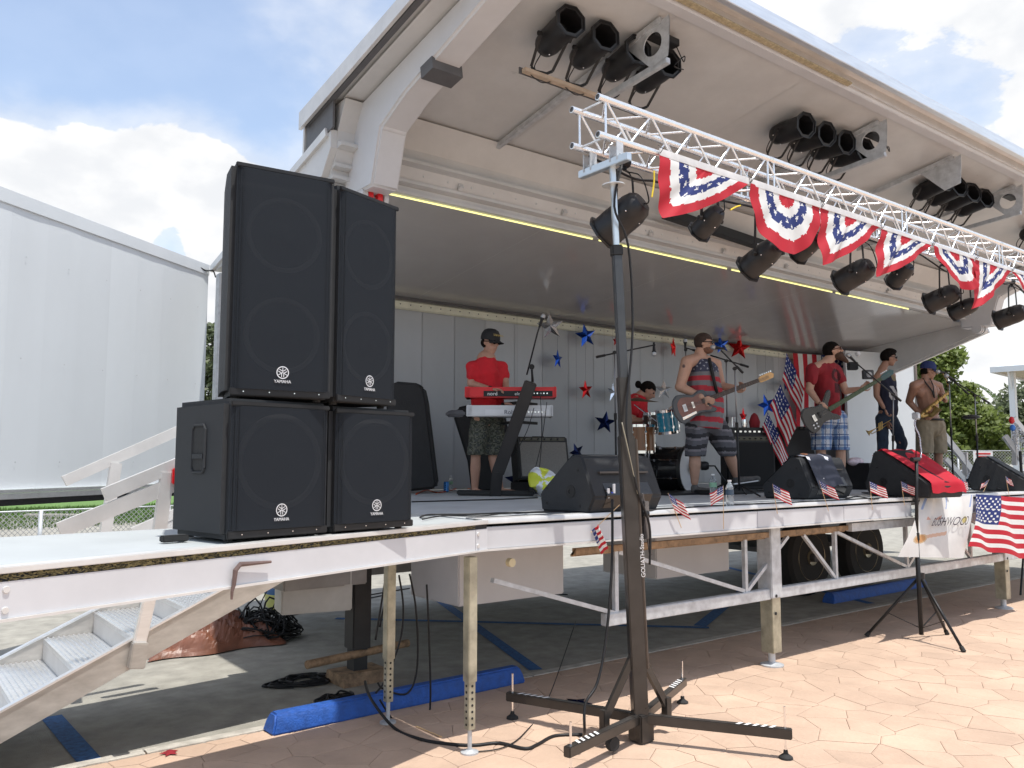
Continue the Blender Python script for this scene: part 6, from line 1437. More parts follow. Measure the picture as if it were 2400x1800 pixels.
drum('dark wooden tom partly hidden behind the teal tom',gd(760,745,.35),(0,0,1),.15,.22,mat('dark_wood',(.05,.02,.01),.3),nm='tom_drum')
t=thing('cymbal_stand','chrome cymbal stand with tilted boom beside the orange drum','cymbal stand',tuple(Vector((gd(690,1330).x,gd(690,1330).y,DZ))))
MB().tube([gd(690,1340),gd(688,550)],.012,10).build('tube',chrome,t,smooth='all'); MB().tube([gd(520,430),gd(800,640),gd(800,715),gd(775,715)],.007,8).build('boom',chrome,t)
for zz in (555,640,910,1140): MB().lathe([(.022,-.012),(.022,.012)],gd(689,zz),(0,0,1),10).build('clamp',chrome,t)
for k in range(3):
    a=k*2*PI/3; e=gd(690,1335); e=Vector((e.x+cos(a)*.28,e.y+sin(a)*.28,DZ+.01)); MB().tube([gd(690,1180),e],.008,6).build('leg',chrome,t)
t=thing('cymbal','dark cymbal edge-on in front of the drummer','cymbal',tuple(gd(600,385,-.1))); MB().lathe([(.245,-.004),(.24,.0),(.08,.018),(.03,.035),(.005,.036)],gd(560,385,-.1),(RT*.05-fd*.1+Vector((0,0,1))),36,).build('plate',mat('bronze_dark',(.16,.11,.06),.3,.8,var=.2),t,smooth=True)
one('drum_riser_mat',MB().box((pc.x-.1,pc.y+.15,DZ+.012),(1.9,1.5,.022),Euler((0,0,rad(0))).to_matrix()),blackp,'low black mat under the drum kit','mat')
t=thing('kick_microphone','black microphone on a short boom at the bass drum','microphone',tuple(gd(1180,1200,-.5))); MB().tube([Fig(1560,760,3.857,9.4)(380,1280),Fig(1560,760,3.857,9.4)(445,1280),Fig(1560,760,3.857,9.4)(540,1420)],.010,8).build('boom',blackp,t)
MB().lathe([(.04,-.03),(.052,0),(.05,.05)],Fig(1560,760,3.857,9.45)(362,1280),-RT,14).build('microphone',blackp,t,smooth=True)
one('pedal_board',MB().box(Vector(Pz(1745,1160,DZ))+Vector((0,.25,.03)),(.75,.3,.05)),blackp,'black effects pedal board at the guitarist right','pedal board',bevel=.01)
p=Pz(1990,1150,DZ); t=thing('papers','white papers piled on the floor behind the middle monitor','papers',(p.x,p.y+.5,DZ))
for k in range(4): MB().box((p.x-.05*k+.1,p.y+.5+.04*k,DZ+.02+.02*k),(.45,.30,.012),Euler((.02*k,.05*k,.3*k)).to_matrix()).build('paper',whitepl,t)
one('stage_box',MB().box(Pd(2030,1115,11.2)-Vector((0,0,.02)),(.55,.4,.38)),blackp,'black equipment box against the right end wall','box',bevel=.01)
mb=MB(); mb.ell(Pd(2005,1082,11.1),(.16,.08,.06)); one('plastic_bag',mb,mat('bag_pink',(.6,.5,.55),.4,var=.3,scale=15,bump=.8,bscale=20),'crumpled pale plastic bag on the black equipment box','bag',smooth=True)

# cables on the deck
def cable(label,pts,r=.007,m=None,n=6,nm='cable',grp='cables lying about'):
    sp=spline(pts,n); mb=MB().tube(sp,r,6); return one(nm,mb,m or blackp,label,'cable',group=grp,smooth='all')
def dp(x,y,z=.008): p=Pz(x,y,DZ); return Vector((p.x,p.y,DZ+z))
cable('black cable from the bass cabinets across the front of the deck',[dp(985,1215),dp(1010,1209),dp(1100,1208),dp(1180,1205),dp(1260,1203),dp(1340,1201),dp(1460,1201)])
cable('thin black cable beside the first on the deck',[dp(990,1220),dp(1040,1212),dp(1130,1212),dp(1200,1205),dp(1400,1197)],.005)
cable('black cable running toward the keyboard pedals',[dp(965,1178),dp(1040,1176),dp(1110,1174),dp(1180,1172),dp(1260,1168)])
cable('black cable along the deck edge behind the small flags',[dp(1500,1200),dp(1640,1190),dp(1780,1183),dp(1900,1178),dp(2050,1170),dp(2150,1163),dp(2350,1152)],.008)
cable('orange cord on the floor behind the keyboard player',[dp(975,1160),dp(1000,1150),dp(1030,1156),dp(1075,1146),dp(1120,1148)],.007,mat('orange_pvc',(.6,.09,.02),.4))
for k,(a,b) in enumerate((((745,650),(715,1480)),((800,730),(640,1500)),((690,780),(520,1180)))):
    cable('black keyboard cable hanging down, %s'%('right one','middle one','left one')[k],[gk(a[0],a[1],-.15),gk((a[0]+b[0])/2+25,(a[1]+b[1])/2,-.12),gk(b[0],b[1],-.1)],.004)
cable('tangled black cables around the middle floor monitor',[dp(1980,1172),dp(2010,1165),dp(2050,1172),dp(2080,1160),dp(2020,1156),dp(2100,1168),dp(2120,1160)],.006)

# ------------------------------------------------------------------ foil stars, flags on the wall
def star(label,x,y,r,m,D=None,Y=9.18,yaw=0,rot=0,sx=1):
    p=Py(x,y,Y) if D is None else Pd(x,y,D); k=(p-CAMP).dot(FW)/F; r=r*k
    fx=Vector((cos(-AZ+yaw),sin(-AZ+yaw),0)) ; M4=frameM(p,fx,(0,0,1)); t=thing('foil_star',label,'star decoration',tuple(p),group='foil stars hung on the back wall')
    mb=MB(); vs=[Vector((0,0,r*.22)),Vector((0,0,-r*.22))]
    for i in range(10):
        a=PI/2+rot+i*PI/5; rr=r if i%2==0 else r*.42; vs.append(Vector((rr*cos(a),rr*sin(a),0)))
    fs=[]
    for i in range(10): fs+=[(0,2+i,2+(i+1)%10),(1,2+(i+1)%10,2+i)]
    mb.add([M4@v for v in vs],fs); mb.build('star',m,t)
    MB().tube([p+Vector((0,0,r)),Vector((p.x,p.y,3.80))],.0012,4).build('thread',blackp,t); return t
sil=foil('silver',(.8,.82,.85)); blu=foil('blue',(.03,.12,.62)); redf=foil('red',(.62,.02,.02)); drk=foil('dark_blue',(.01,.02,.09))
for a in [('big silver star, leftmost, hanging under the bolted strip',1290,765,33,sil,None,8.6,.0,.1),('blue star right of the big silver one',1373,787,30,blu,None,9.1,.5,.2),('small narrow blue star below the big silver star',1307,842,24,blu,None,9.1,1.0,0),
          ('red star left of the tower mast',1373,914,24,redf,None,9.1,.7,.1),('silver star beside the tower mast',1437,920,26,sil,None,9.1,.9,0),('black and blue star lower left of the mast',1418,990,27,drk,None,9.1,.1,-.15),
          ('white silver star beside the drummer head',1556,914,24,sil,None,9.1,.3,0),('narrow red star between the mast and the singer',1578,815,25,redf,None,9.1,1.1,0),('blue star at the singer microphone',1690,808,22,blu,None,9.1,.2,.2),
          ('bright red star right of the singer',1732,816,29,redf,None,9.1,.1,-.1),('narrow red star above the tall cabinet',1742,978,24,redf,None,9.1,.9,0),('blue star behind the lower small flag',1797,950,28,blu,None,9.1,.4,.3),
          ('red star low beside the tilted cabinet',1830,1018,32,redf,None,9.1,.2,.3),('dark blue star on the floor behind the keyboard stand',1212,1125,32,drk,None,9.0,.3,.1),('dark star low behind the combo amplifier',1352,1060,24,drk,None,9.0,.6,.4),
          ('black star behind the tower mast near the floor',1462,1085,28,drk,None,9.0,.5,.2),('small dark star beside the hanging flags',1842,900,22,drk,None,9.1,1.0,0),('narrow red star left of the singer shoulder',1443,800,14,redf,None,9.1,.9,0)]:
    star(*a)
# large flag hanging vertically (stripes down, canton upper right)
Fp=lambda x,y,Y=9.12: Py(x,y,Y)
a=Fp(1855,828); b=Fp(1992,838); c=Fp(1862,1012)
def vf(u,v):   # u across, v down
    p=a.lerp(b,u)+(c-a)*v; return p+Vector((.02*sin(v*4),-.03-.03*sin(u*17+v*2)*v,0))
tag(cloth('large_flag',vf,lambda u,v:us_flag(v,u) ,52,60,paint),'large stars and stripes flag hung vertically on the back wall behind the bass player','flag')
# string of smaller flags
def smallcloth(label,p,hoist,fly,D,sag=.03,grp=None,nu=44,nv=30,amp=.02):
    P0=Pd(*p,D); H=Pd(*hoist,D)-P0; W_=Pd(*fly,D-.05)-P0   # P0 top hoist corner
    def f(u,v): q=P0+H*(1-v)+W_*u; return q+(-FW)*(amp*sin(u*9+v*3)+.02)+Vector((0,0,-sag*sin(u*PI*.5)*u))
    return tag(cloth('flag',f,us_flag_wide,nu,36,paint),label,'flag',group=grp)
g1='small flags strung on the wall'
smallcloth('topmost of the three small wall flags',(1842,826),(1832,890),(1885,905),10.6,grp=g1)
smallcloth('middle one of the three small wall flags, slanting',(1828,900),(1803,950),(1868,992),10.4,grp=g1)
smallcloth('lowest of the three small wall flags, tail curling right',(1798,965),(1785,1000),(1848,1062),10.2,grp=g1)

# ------------------------------------------------------------------ little stick flags along the stage edge
def stickflag(label,base,tip,pts,D=None,Y=4.27):
    """base/tip of the stick and three flag corners (hoist top, hoist bottom, fly bottom) in photograph pixels"""
    B0=Py(*base,Y); T0=Py(*tip,Y); t=thing('stick_flag',label,'stick flag',tuple(B0),group='small stick flags along the stage edge')
    MB().tube([B0,T0],.0028,6).build('stick',mat('stick_pale',(.62,.42,.22),.6),t)
    ht=Py(*pts[0],Y-.004); hb=Py(*pts[1],Y-.004); fb=Py(*pts[2],Y-.03); 
    def f(u,v): return ht+(hb-ht)*(1-v)+(fb-hb)*u+Vector((0,-.008*sin(u*8+v*2)*u,-.012*sin(u*3)*u*.6*(v)))
    cloth('flag',f,us_flag_small,48,36,paint,t); return t
SF=[('hanging upside down over the edge left of the mast',(1452,1183),(1385,1248),((1390,1240),(1408,1298),(1420,1225)),'x'),
    ('first right of the mast',(1597,1236),(1567,1158),((1567,1155),(1577,1200),(1600,1168)),0),
    ('beside the clear bottle, flying left',(1696,1240),(1694,1140),((1694,1140),(1694,1170),(1668,1182)),0),
    ('second right of the clear bottle',(1822,1200),(1812,1135),((1811,1134),(1818,1168),(1848,1178)),0)]
stickflag('small stick flag drooping over the deck edge left of the mast',(1452,1183),(1385,1248),((1387,1243),(1409,1300),(1424,1285)))
sfl=[('just right of the tower mast',(1597,1237),(1566,1156),1566,1156,1,36,52),('beside the clear bottle, blown to the left',(1696,1240),(1695,1138),1695,1138,-1,30,40),('right of the clear bottle',(1822,1204),(1811,1134),1811,1134,1,38,42),
     ('in front of the middle floor monitor',(1942,1198),(1920,1127),1920,1127,1,36,38),('right of the middle floor monitor',(2045,1195),(2038,1128),2038,1128,1,38,34),('left of the speaker tripod pole',(2120,1184),(2112,1128),2112,1128,1,32,30),
     ('in front of the red cloth',(2194,1160),(2194,1120),2194,1120,1,34,28),('at the foot of the red cloth',(2252,1156),(2254,1122),2254,1122,1,14,24),('right of the blue can',(2305,1152),(2318,1124),2318,1124,-1,16,20),('before the rightmost monitor',(2366,1166),(2357,1116),2357,1116,1,14,20)]
for lab,b_,t_2,x,y,sg,w_,h_ in sfl:
    dx=(b_[0]-t_2[0])/max(1,(b_[1]-t_2[1])); w_*=1.25; h_*=1.2; hb=(x+dx*h_*.62,y+h_*.62); stickflag('small stick flag %s'%lab,b_,t_2,((x,y),hb,(hb[0]+sg*w_*.82,hb[1]+h_*.38)))

# ------------------------------------------------------------------ banner and big flag on the stage front
A=Py(2160,1168,4.25); Bq=Py(2282,1158,4.25); Cq=Py(2258,1308,4.18); Dq=Py(2104,1305,4.18)
def bn(u,v):
    top=A.lerp(Bq,u); bot=Dq.lerp(Cq,u); p=top.lerp(bot,1-v); return p+Vector((0,-.02*sin(u*10)*(v)-.02*sin((1-v)*PI)-.012*sin(u*23+v*5)*v,-.03*sin(u*PI)*v*.5))
BN=thing('banner','white cloth banner with a band name and a painted guitar, hung on the stage front','banner',tuple(A))
def bc(u,v):
    if v>.80 and (abs(u-.06)<.012 or abs(u-.47-.05*sin(v*9))<.012 or abs(u-.93)<.012): return (.35,.45,.7)
    d=math.hypot((u-.20)*1.0,(v-.30)*1.2); 
    if d<.10: return (.62,.33,.14) if d<.075 else (.66,.50,.32)
    if abs(v-.34-.18*(u-.3))<.03 and .26<u<.60: return (.72,.48,.36)
    if .62<v<.66+.05*sin(u*16) and .16<u<.45: return (.66,.38,.30)
    if math.hypot((u-.86),(v-.60)*1.1)<.06: return (.68,.58,.22)
    return (.78,.77,.75)
cloth('cloth',bn,bc,110,90,paint,BN)
m_=bn(.56,.57)+Vector((0,-.055,0)); tm=text_mb('BUSHWOOD',1,Matrix.Identity(4),ext=0,shear=.35); xa=[v[0] for v in tm.v]; x_0,x_1=min(xa),max(xa)
tm.v=[tuple(bn(.22+(v[0]-x_0)/(x_1-x_0)*.66,.585+v[1]*.20)+Vector((0,-.036,0))) for v in tm.v]; tm.build('lettering',mat('banner_ink',(.05,.035,.05),.7,var=.4,scale=30),BN)
A2=Py(2292,1158,4.24); B2=Py(2412,1168,4.24); C2=Py(2412,1312,4.16); D2=Py(2262,1280,4.16)
def ff(u,v):
    p=A2.lerp(B2,u).lerp(D2.lerp(C2,u),1-v); return p+Vector((0,-.03*sin(u*12+v*4)-.03*(1-v),.012*sin(u*14+v*3)*(1-v)))
tag(cloth('edge_flag',ff,us_flag,90,60,paint),'stars and stripes flag draped over the stage front at the right','flag')
mb=MB(); p=Py(2235,1160,4.27); mb.ell(p,(.05,.02,.022)); one('blue_ribbon',mb,mat('ribbon_blue',(.05,.2,.6),.5),'small blue ribbon on the deck edge above the banner','ribbon',smooth=True)
# ------------------------------------------------------------------ tripod with black pole before the banner
f=Py(2160,1500,4.20); f.z=0; t=thing('tripod_stand','black tripod pole stand in front of the white banner, beads wound round its top','tripod stand',(f.x,f.y,0)); Z0=.06
top=Py(2148,1072,f.y-.02)
MB().tube([(f.x,f.y,Z0),(f.x-.01,f.y,1.0)],.022,12).build('lower_tube',blackp,t,smooth='all'); MB().tube([(f.x-.01,f.y,.95),top],.017,12).build('upper_tube',blackp,t,smooth='all')
hub=Py(2157,1350,f.y); MB().lathe([(.04,-.03),(.04,.03)],hub,(0,0,1),12).build('hub',blackp,t)
for fx_,fy_ in ((2033,1492),(2257,1528),(2219,1488)):
    e=Pz(fx_,fy_,0); e.z=.02; lg=MB().tube([hub+(e-hub)*.02,e],.014,10).build('leg',blackp,t,smooth='all'); MB().lathe([(.02,-.03),(.022,.02)],e,(e-hub),10).build('rubber_tip',rubber,lg)
    MB().beam((f.x,f.y,.12),hub.lerp(e,.62),.014,.006).build('strut',blackp,t)
MB().lathe([(.028,-.02),(.028,.05)],(f.x-.01,f.y,1.0),(0,0,1),12).build('collar',blackp,t); MB().tube([top+Vector((-.10,0,0))-Vector((0,0,.02)),top+Vector((.04,0,-.02))],.022,10).build('cross_grip',blackp,t)
bd=MB(); 
pts=[Py(x,y,f.y-.03) for x,y in ((2150,975),(2144,990),(2146,1003),(2152,1015),(2156,1030),(2157,1044),(2159,1058),(2158,1072))]; sp=spline(pts,4)
for i,q in enumerate(sp): bd.ell(q,.010,nu=8,nv=5)
bo=one('bead_string',bd,foil('beads',(.5,.52,.6)),'string of shiny beads above the tripod pole','beads',smooth=True); bo['kind']='stuff'
q=Py(2147,975,f.y-.03); tt=thing('action_camera','small silver camera mounted above the tripod pole','camera',tuple(q)); MB().box(q,(.085,.05,.07)).build('housing',mat('housing',(.35,.35,.36),.3,.3),tt,bevel=.008); MB().box(q+Vector((.0,-.028,0)),(.045,.004,.045)).build('screen',mat('screen',(.5,.52,.55),.2),tt)
MB().tube([q,Py(2147,1072,f.y)],.006,6).build('stem',blackp,tt)
f=Pz(2392,1398,0); t=thing('tripod_stand','second black tripod, only its left foot in the picture','tripod stand',(f.x+.5,f.y,0)); MB().tube([(f.x,f.y,.02),(f.x+.5,f.y+.1,.75)],.014,8).build('leg',blackp,t); MB().tube([(f.x+.5,f.y+.1,.1),(f.x+.5,f.y+.1,1.9)],.02,8).build('pole',blackp,t)

# ------------------------------------------------------------------ under the stage: cable heap, tarp, cooler, hanging cables
g0=lambda x,y,z=.008: Vector((Pz(x,y,0).x,Pz(x,y,0).y,z))
def heap(cx,cy,r,h,n,name,label):
    mb=MB()
    for k in range(n):
        pts=[]; a0=random.uniform(0,6.3); 
        for i in range(7):
            a=a0+i*.9; rr=r*random.uniform(.3,1.05); pts.append((cx+cos(a)*rr,cy+sin(a)*rr*.7,abs(random.gauss(0,.45))*h*(1.1-rr/r/1.2)+.01))
        mb.tube(spline(pts,4),random.choice((.006,.008,.010)),5)
    o=one(name,mb,blackp,label,'cable heap',smooth='all'); o['kind']='stuff'; return o
p=g0(640,1500); heap(p.x-.10,p.y+.05,.40,.55,40,'cable_heap','tall tangled heap of black cables behind the left wing')
p=g0(700,1600); heap(p.x+.02,p.y,.30,.05,9,'cable_coils','loose coils of black cable on the shaded car park')
p=g0(800,1640); heap(p.x-.05,p.y+.0,.16,.10,8,'cable_bundle','small bundle of cables at the wheel stop beside the thin leg')
hang=[((935,1348),(945,1420),(938,1500),(905,1590),(880,1625)),((960,1345),(975,1430),(978,1560),(955,1625),(900,1615),(885,1600)),((905,1345),(893,1420),(880,1500)),((920,1345),(905,1400),(890,1470)),((1000,1370),(1005,1480),(1008,1660),(985,1700),(930,1695),(890,1640))]
for k,pl in enumerate(hang):
    Yh=5.35 if k<4 else 5.2
    cable('black cable hanging under the deck, %s'%('ending by the thin rear leg','looping down onto the heap behind the thin rear leg','short one next to the landing leg','shortest one beside the landing leg','longest one, looping low over the wheel stop')[k],[Py(x,y,Yh) for x,y in pl],.007,grp='black cables hanging under the deck')
cable('thick black cable running over the blue wheel stop onto the paving',[g0(855,1630,.10),g0(870,1690,.14),g0(925,1710),g0(990,1737),g0(1060,1748),g0(1115,1750),g0(1170,1745),g0(1230,1758),g0(1260,1748),g0(1300,1728),g0(1365,1725)],.011)
cable('thin wire loop on the paving beside the perforated leg',[g0(1120,1765),g0(1180,1755),g0(1230,1720),g0(1285,1640),g0(1350,1520,.25)],.004)
cable('black cable hanging from the deck left of the mast down to its foot',[Py(1435,1170,3.95),Py(1434,1330,3.9),Py(1420,1500,3.88),Py(1400,1600,3.86),Py(1372,1650,3.85),Py(1370,1715,3.85),g0(1368,1726)],.009)
cable('black cable winding along the mast from the truss lamps',[tw(3.7)+Vector((.06,-.03,0)),tw(3.4)+Vector((-.05,-.05,0)),tw(3.15)+Vector((.05,-.06,0)),tw(2.6)+Vector((.06,-.05,0)),tw(2.0)+Vector((-.06,-.07,0)),tw(1.6)+Vector((-.01,-.08,0)),tw(1.35)+Vector((.09,-.08,0)),tw(1.1)+Vector((.085,-.07,0))],.008)
cable('pale cord hanging down the mast',[tw(2.0)+Vector((-.09,-.06,0)),tw(1.8)+Vector((-.06,-.08,0)),tw(1.55)+Vector((.0,-.08,0))],.004,mat('pale_cord',(.3,.27,.2),.6))
for k,(a,b) in enumerate((((560,1475),(905,1395)),((640,1440),(960,1380)),((1100,1380),(1330,1395)))):
    cable('black cable stretched along the ground beyond the landing leg, %s one'%('near','far','right')[k],[g0(*a),g0((a[0]+b[0])/2,(a[1]+b[1])/2-3),g0(*b)],.008)
# crumpled brown tarp
p=g0(500,1525); 
def tf(u,v):
    x=(u-.5)*1.25; y=(v-.5)*.6; e=max(0,1-(abs(u-.5)*2)**3)*max(0,1-(abs(v-.5)*2)**3)
    z=.012+e*(.10+.09*abs(sin(u*9+3*sin(v*5)))+.07*abs(sin(v*8+u*13))+.03*sin(u*31+v*17)+.12*abs(nz.noise(Vector((u*9,v*6,1)))) +.06*abs(nz.noise(Vector((u*22,v*15,4))))); return Vector((p.x+x+.05*sin(v*7),p.y+.15+y+.04*sin(u*11),z))
mb=MB(); nu,nv=60,34; mb.add([tf(i/nu,j/nv) for j in range(nv+1) for i in range(nu+1)],[(j*(nu+1)+i,j*(nu+1)+i+1,(j+1)*(nu+1)+i+1,(j+1)*(nu+1)+i) for j in range(nv) for i in range(nu)])
one('tarp',mb,tarp,'crumpled brown plastic tarp on the ground under the stairs','tarp')
# painted tub beyond, cooler box
p=g0(690,1425); t=thing('painted_tub','round tub painted blue and yellow, beyond the stage underside','tub',(p.x,p.y,0)); mb=MB(); mb.lathe([(.26,0),(.33,.04),(.36,.2),(.34,.34)],(p.x,p.y,0),(0,0,1),36)
mb.build('tub',mat('tub_paint',(1,1,1),.4,vcol=True,var=.08),t,smooth=True,cols=colfaces(mb,lambda q:((.5,.48,.14) if q[2]<.20 else (.02,.10,.25))))
mb=MB(); mb.lathe([(.03,0),(.03,.004)],(p.x-.15,p.y-.30,.15),(-.4,-.9,0),12); mb.build('red_spot',redpl,t)
p=g0(770,1440); t=thing('white_box','white printed box hanging below the deck beside the landing leg','box',(p.x,p.y,0)); q=Py(735,1375,6.3); MB().box(q,(.55,.3,.36),Euler((0,0,rad(-12))).to_matrix()).build('box',mat('dull_white',(.5,.5,.48),.5,var=.1),t,bevel=.01)
# dark star on the paving
def flatstar(x,y,r,m,label,z=.006):
    p=Pz(x,y,0); mb=MB(); vs=[Vector((p.x,p.y,z+.02))]+[Vector((p.x+(r if i%2==0 else r*.42)*cos(.3+i*PI/5),p.y+(r if i%2==0 else r*.42)*sin(.3+i*PI/5),z)) for i in range(10)]; mb.add(vs,[(0,1+i,1+(i+1)%10) for i in range(10)]); one('foil_star',mb,m,label,'star decoration')
flatstar(1352,1648,.12,drk,'dark star lying on the paving left of the mast foot'); flatstar(397,1767,.06,darkred,'red star lying on the kerb at the lower left')
t=thing('wood_stick','thin wooden stick lying on the paving between the legs','stick',tuple(g0(1000,1715))); MB().tube([g0(975,1705),g0(1035,1730)],.004,6).build('stick',mat('stick_pale',(.62,.42,.22),.6),t)

# ------------------------------------------------------------------ surroundings
def leafcloud(lobes,n,size,m,name,parent):
    """many small leaves spread through lobes (centre, radii)"""
    rs=np.random.RandomState(len(name)+n); w=np.array([l[1][0]*l[1][1]*l[1][2] for l in lobes])**.67; w=w/w.sum(); vs=[]; fs=[]
    for k in range(n):
        c,r=lobes[rs.choice(len(lobes),p=w)]; v=rs.normal(size=3); v/=np.linalg.norm(v); q=rs.uniform(.25,1)**.38; q*=1+.13*sin(v[0]*9+c[0]*3)*sin(v[2]*8+c[2])
        p=Vector((c[0]+v[0]*r[0]*q,c[1]+v[1]*r[1]*q,c[2]+v[2]*r[2]*q)); a=Vector(rs.normal(size=3)).normalized(); b=a.orthogonal().normalized(); s=size*rs.uniform(.6,1.4); b=(b+Vector(rs.normal(size=3))*.3).normalized()
        i=len(vs); vs+=[p-a*s*.5,p+b*s*.3,p+a*s*.5,p-b*s*.3]; fs.append((i,i+1,i+2,i+3))
    mb=MB(); mb.v=[tuple(v) for v in vs]; mb.f=fs; me=bpy.data.meshes.new(name); off=ORG.get(parent.name,(0,0,0)); me.from_pydata([(v[0]-off[0],v[1]-off[1],v[2]-off[2]) for v in mb.v],[],mb.f); me.materials.append(m); o=bpy.data.objects.new(name,me); C.objects.link(o); o.parent=parent; return o
def tree(label,x,y,h,lobes,n,size,m,trunk=.2):
    t=thing('tree',label,'tree',(x,y,0)); b=MB(); b.tube([(x,y,0),(x+.1,y,h*.3),(x-.05,y+.1,h*.62)],[trunk,trunk*.75,trunk*.4],10)
    for l in lobes[:6]: b.tube([(x+.05,y,h*.32),Vector((x,y,h*.4)).lerp(Vector(l[0]),.5),l[0]],[trunk*.5,trunk*.3,trunk*.12],6)
    b.build('trunk',barkm,t,smooth='all'); leafcloud(lobes,n,size,m,'crown',t); return t
def LB(x,y,D,r): p=Pd(x,y,D); return (tuple(p),r)
p=Pd(2230,1060,30); tree('tall bright green tree behind the saxophonist, crown rising left',p.x,p.y,6,[LB(2180,850,30,(1.2,1.0,.8)),LB(2130,900,30,(.9,1,.9)),LB(2215,835,30,(.7,.7,.5)),LB(2200,960,30,(1.3,1.2,1.2)),LB(2240,985,30,(1.2,1.2,1.1)),LB(2290,1010,30,(1.2,1.2,1.0)),LB(2170,1040,30,(1.4,1.4,1.0)),LB(2320,1055,30,(1.2,1,.6)),LB(2250,1060,30,(1.5,1,.5)),LB(2265,925,30,(.5,.5,.5))],15000,.22,leafy)
p=Pd(2380,1060,42); tree('darker round tree behind the white pavilion',p.x,p.y,5,[LB(2370,1000,42,(2.0,1.8,1.3)),LB(2330,1020,42,(1.5,1.5,.9)),LB(2420,960,42,(1.9,1.8,1.5)),LB(2390,1045,42,(2.4,1.5,.7))],9000,.26,leafd)
p=Pd(2345,1060,52); tree('pale green bushes far behind the car',p.x,p.y,4,[LB(2290,1040,52,(2.6,1.5,1.1)),LB(2240,1045,52,(2.4,1.5,1.2)),LB(2345,1045,52,(2.0,1.5,.9))],6000,.28,leafd)
p=Pd(500,1060,26); tree('dull green tree seen between the folded wall and the speakers',p.x,p.y,6,[LB(500,830,26,(.85,1,1.0)),LB(520,900,26,(1.1,1,1.1)),LB(480,930,26,(1.2,1.1,1.2)),LB(510,1010,26,(1.3,1.1,1.2)),LB(470,1040,26,(1.3,1.1,1.0)),LB(497,795,26,(.4,.5,.5))],9000,.17,leafd)
# palm behind
p=Pd(2250,1060,36); t=thing('palm_tree','small palm with thin spreading fronds between the saxophonist and the pavilion','palm',(p.x,p.y,0)); q=Pd(2245,905,36); MB().tube([(p.x,p.y,0),q],[.14,.09],8).build('trunk',barkm,t,smooth='all')
for k in range(16):
    a=k*2*PI/16; L=random.uniform(1.1,1.7); mb=MB(); pts=[q+Vector((cos(a)*L*s,sin(a)*L*s,L*(.55*s-.95*s*s))) for s in (0,.25,.5,.75,1)]; mb.tube(pts,.012,4)
    for s in range(2,18):
        c=pts[0].lerp(pts[-1],s/18); i=min(int(s/18*4),3); c=pts[i].lerp(pts[i+1],s/18*4-i); 
        for sd_ in (-1,1): d=Vector((-sin(a)*sd_*.28,cos(a)*sd_*.28,-.16))+Vector((cos(a),sin(a),0))*.1; mb.add([c,c+d*.5+Vector((0,0,.02)),c+d,c+d*.5-Vector((0,0,.02))],[(0,1,2,3)])
    mb.build('frond',leafm,t)
# chain link fences
linkm=mat('fence_wire',(.55,.56,.57),.4,.6)
def fence(label,a,b,h,n,mesh=True,sp=.075):
    a=Vector(a); b=Vector(b); d=(b-a); L=d.length; d.normalize(); t=thing('chain_link_fence',label,'fence',tuple(a))
    for k in range(n+1): q=a+d*(L*k/n); MB().tube([q,q+Vector((0,0,h))],.03,8).build('post',galv,t,smooth='all')
    MB().tube([a+Vector((0,0,h)),b+Vector((0,0,h))],.011,8).build('top_rail',galv,t,smooth='all')
    mb=MB(); w=.006; k=-h
    def strip(p,q):
        mb.add([p-Vector((0,0,w)),q-Vector((0,0,w)),q+Vector((0,0,w)),p+Vector((0,0,w))],[(0,1,2,3)])
    nn=int((L+h)/sp)
    for i in range(nn):
        s=i*sp
        x0=max(0,s-h); x1=min(L,s); z0=s-x0; z1=s-x1
        if x1>x0: strip(a+d*x0+Vector((0,0,z0)),a+d*x1+Vector((0,0,z1))); strip(a+d*x0+Vector((0,0,h-z0)),a+d*x1+Vector((0,0,h-z1)))
    tag(mb.build('wire_mesh',linkm,t),kind='stuff'); return t
q=g0(55,1262,0); q2=g0(285,1245,0)
fence('chain link fence beyond the left wing, grass verge behind it',(q.x-6.5,13.1,0),(9.5,14.9,0),1.05,7)
gr=MB(); gq_=[g0(-300,1206),g0(60,1213),g0(250,1214),g0(330,1226),g0(520,1232)]; gr.add([(v.x,v.y,.02) for v in gq_]+[(60,80,.02),(-20,90,.02)],[(0,1,2,3,4,5,6)]); tag(gr.build('grass_verge',grassm),kind='structure')
mb=MB()
rs=np.random.RandomState(3)
for k in range(16000):
    x=rs.uniform(2,14); y=rs.uniform(25,36); h=rs.uniform(.05,.14); a=rs.uniform(0,6.3); mb.add([(x,y,.02),(x+.03*cos(a),y+.03*sin(a),.02),(x+.02*cos(a+1),y,.02+h)],[(0,1,2)])
tag(mb.build('grass',leafm),kind='stuff')
one('kerb',MB().beam(Vector(g0(60,1214,.06)),Vector(g0(250,1215,.06)),.25,.14),concrete,'pale concrete kerb bordering the grass verge behind the left fence','kerb',bevel=.02)
fa=Pd(2255,1140,27); fbx=Pd(2460,1140,27); fence('chain link fence behind the stage at the right, small sign on it',(fa.x-6,fa.y+5.,0),(fbx.x+4,fbx.y-3,0),Pd(2300,1056,27).z,6,sp=.1)
q=Pd(2304,1070,26.6); t=thing('fence_sign','small white sign with red print on the right fence','sign',tuple(q)); MB().box(q,(.62,.02,.34),Euler((0,0,-AZ)).to_matrix()).build('plate',whitepl,t)
for dz in (.09,-.01,-.10): MB().box(q+Vector((0,0,dz))-FW*.02,(.46 if dz>0 else .36,.01,.05),Euler((0,0,-AZ)).to_matrix()).build('red_print',redpl,t)
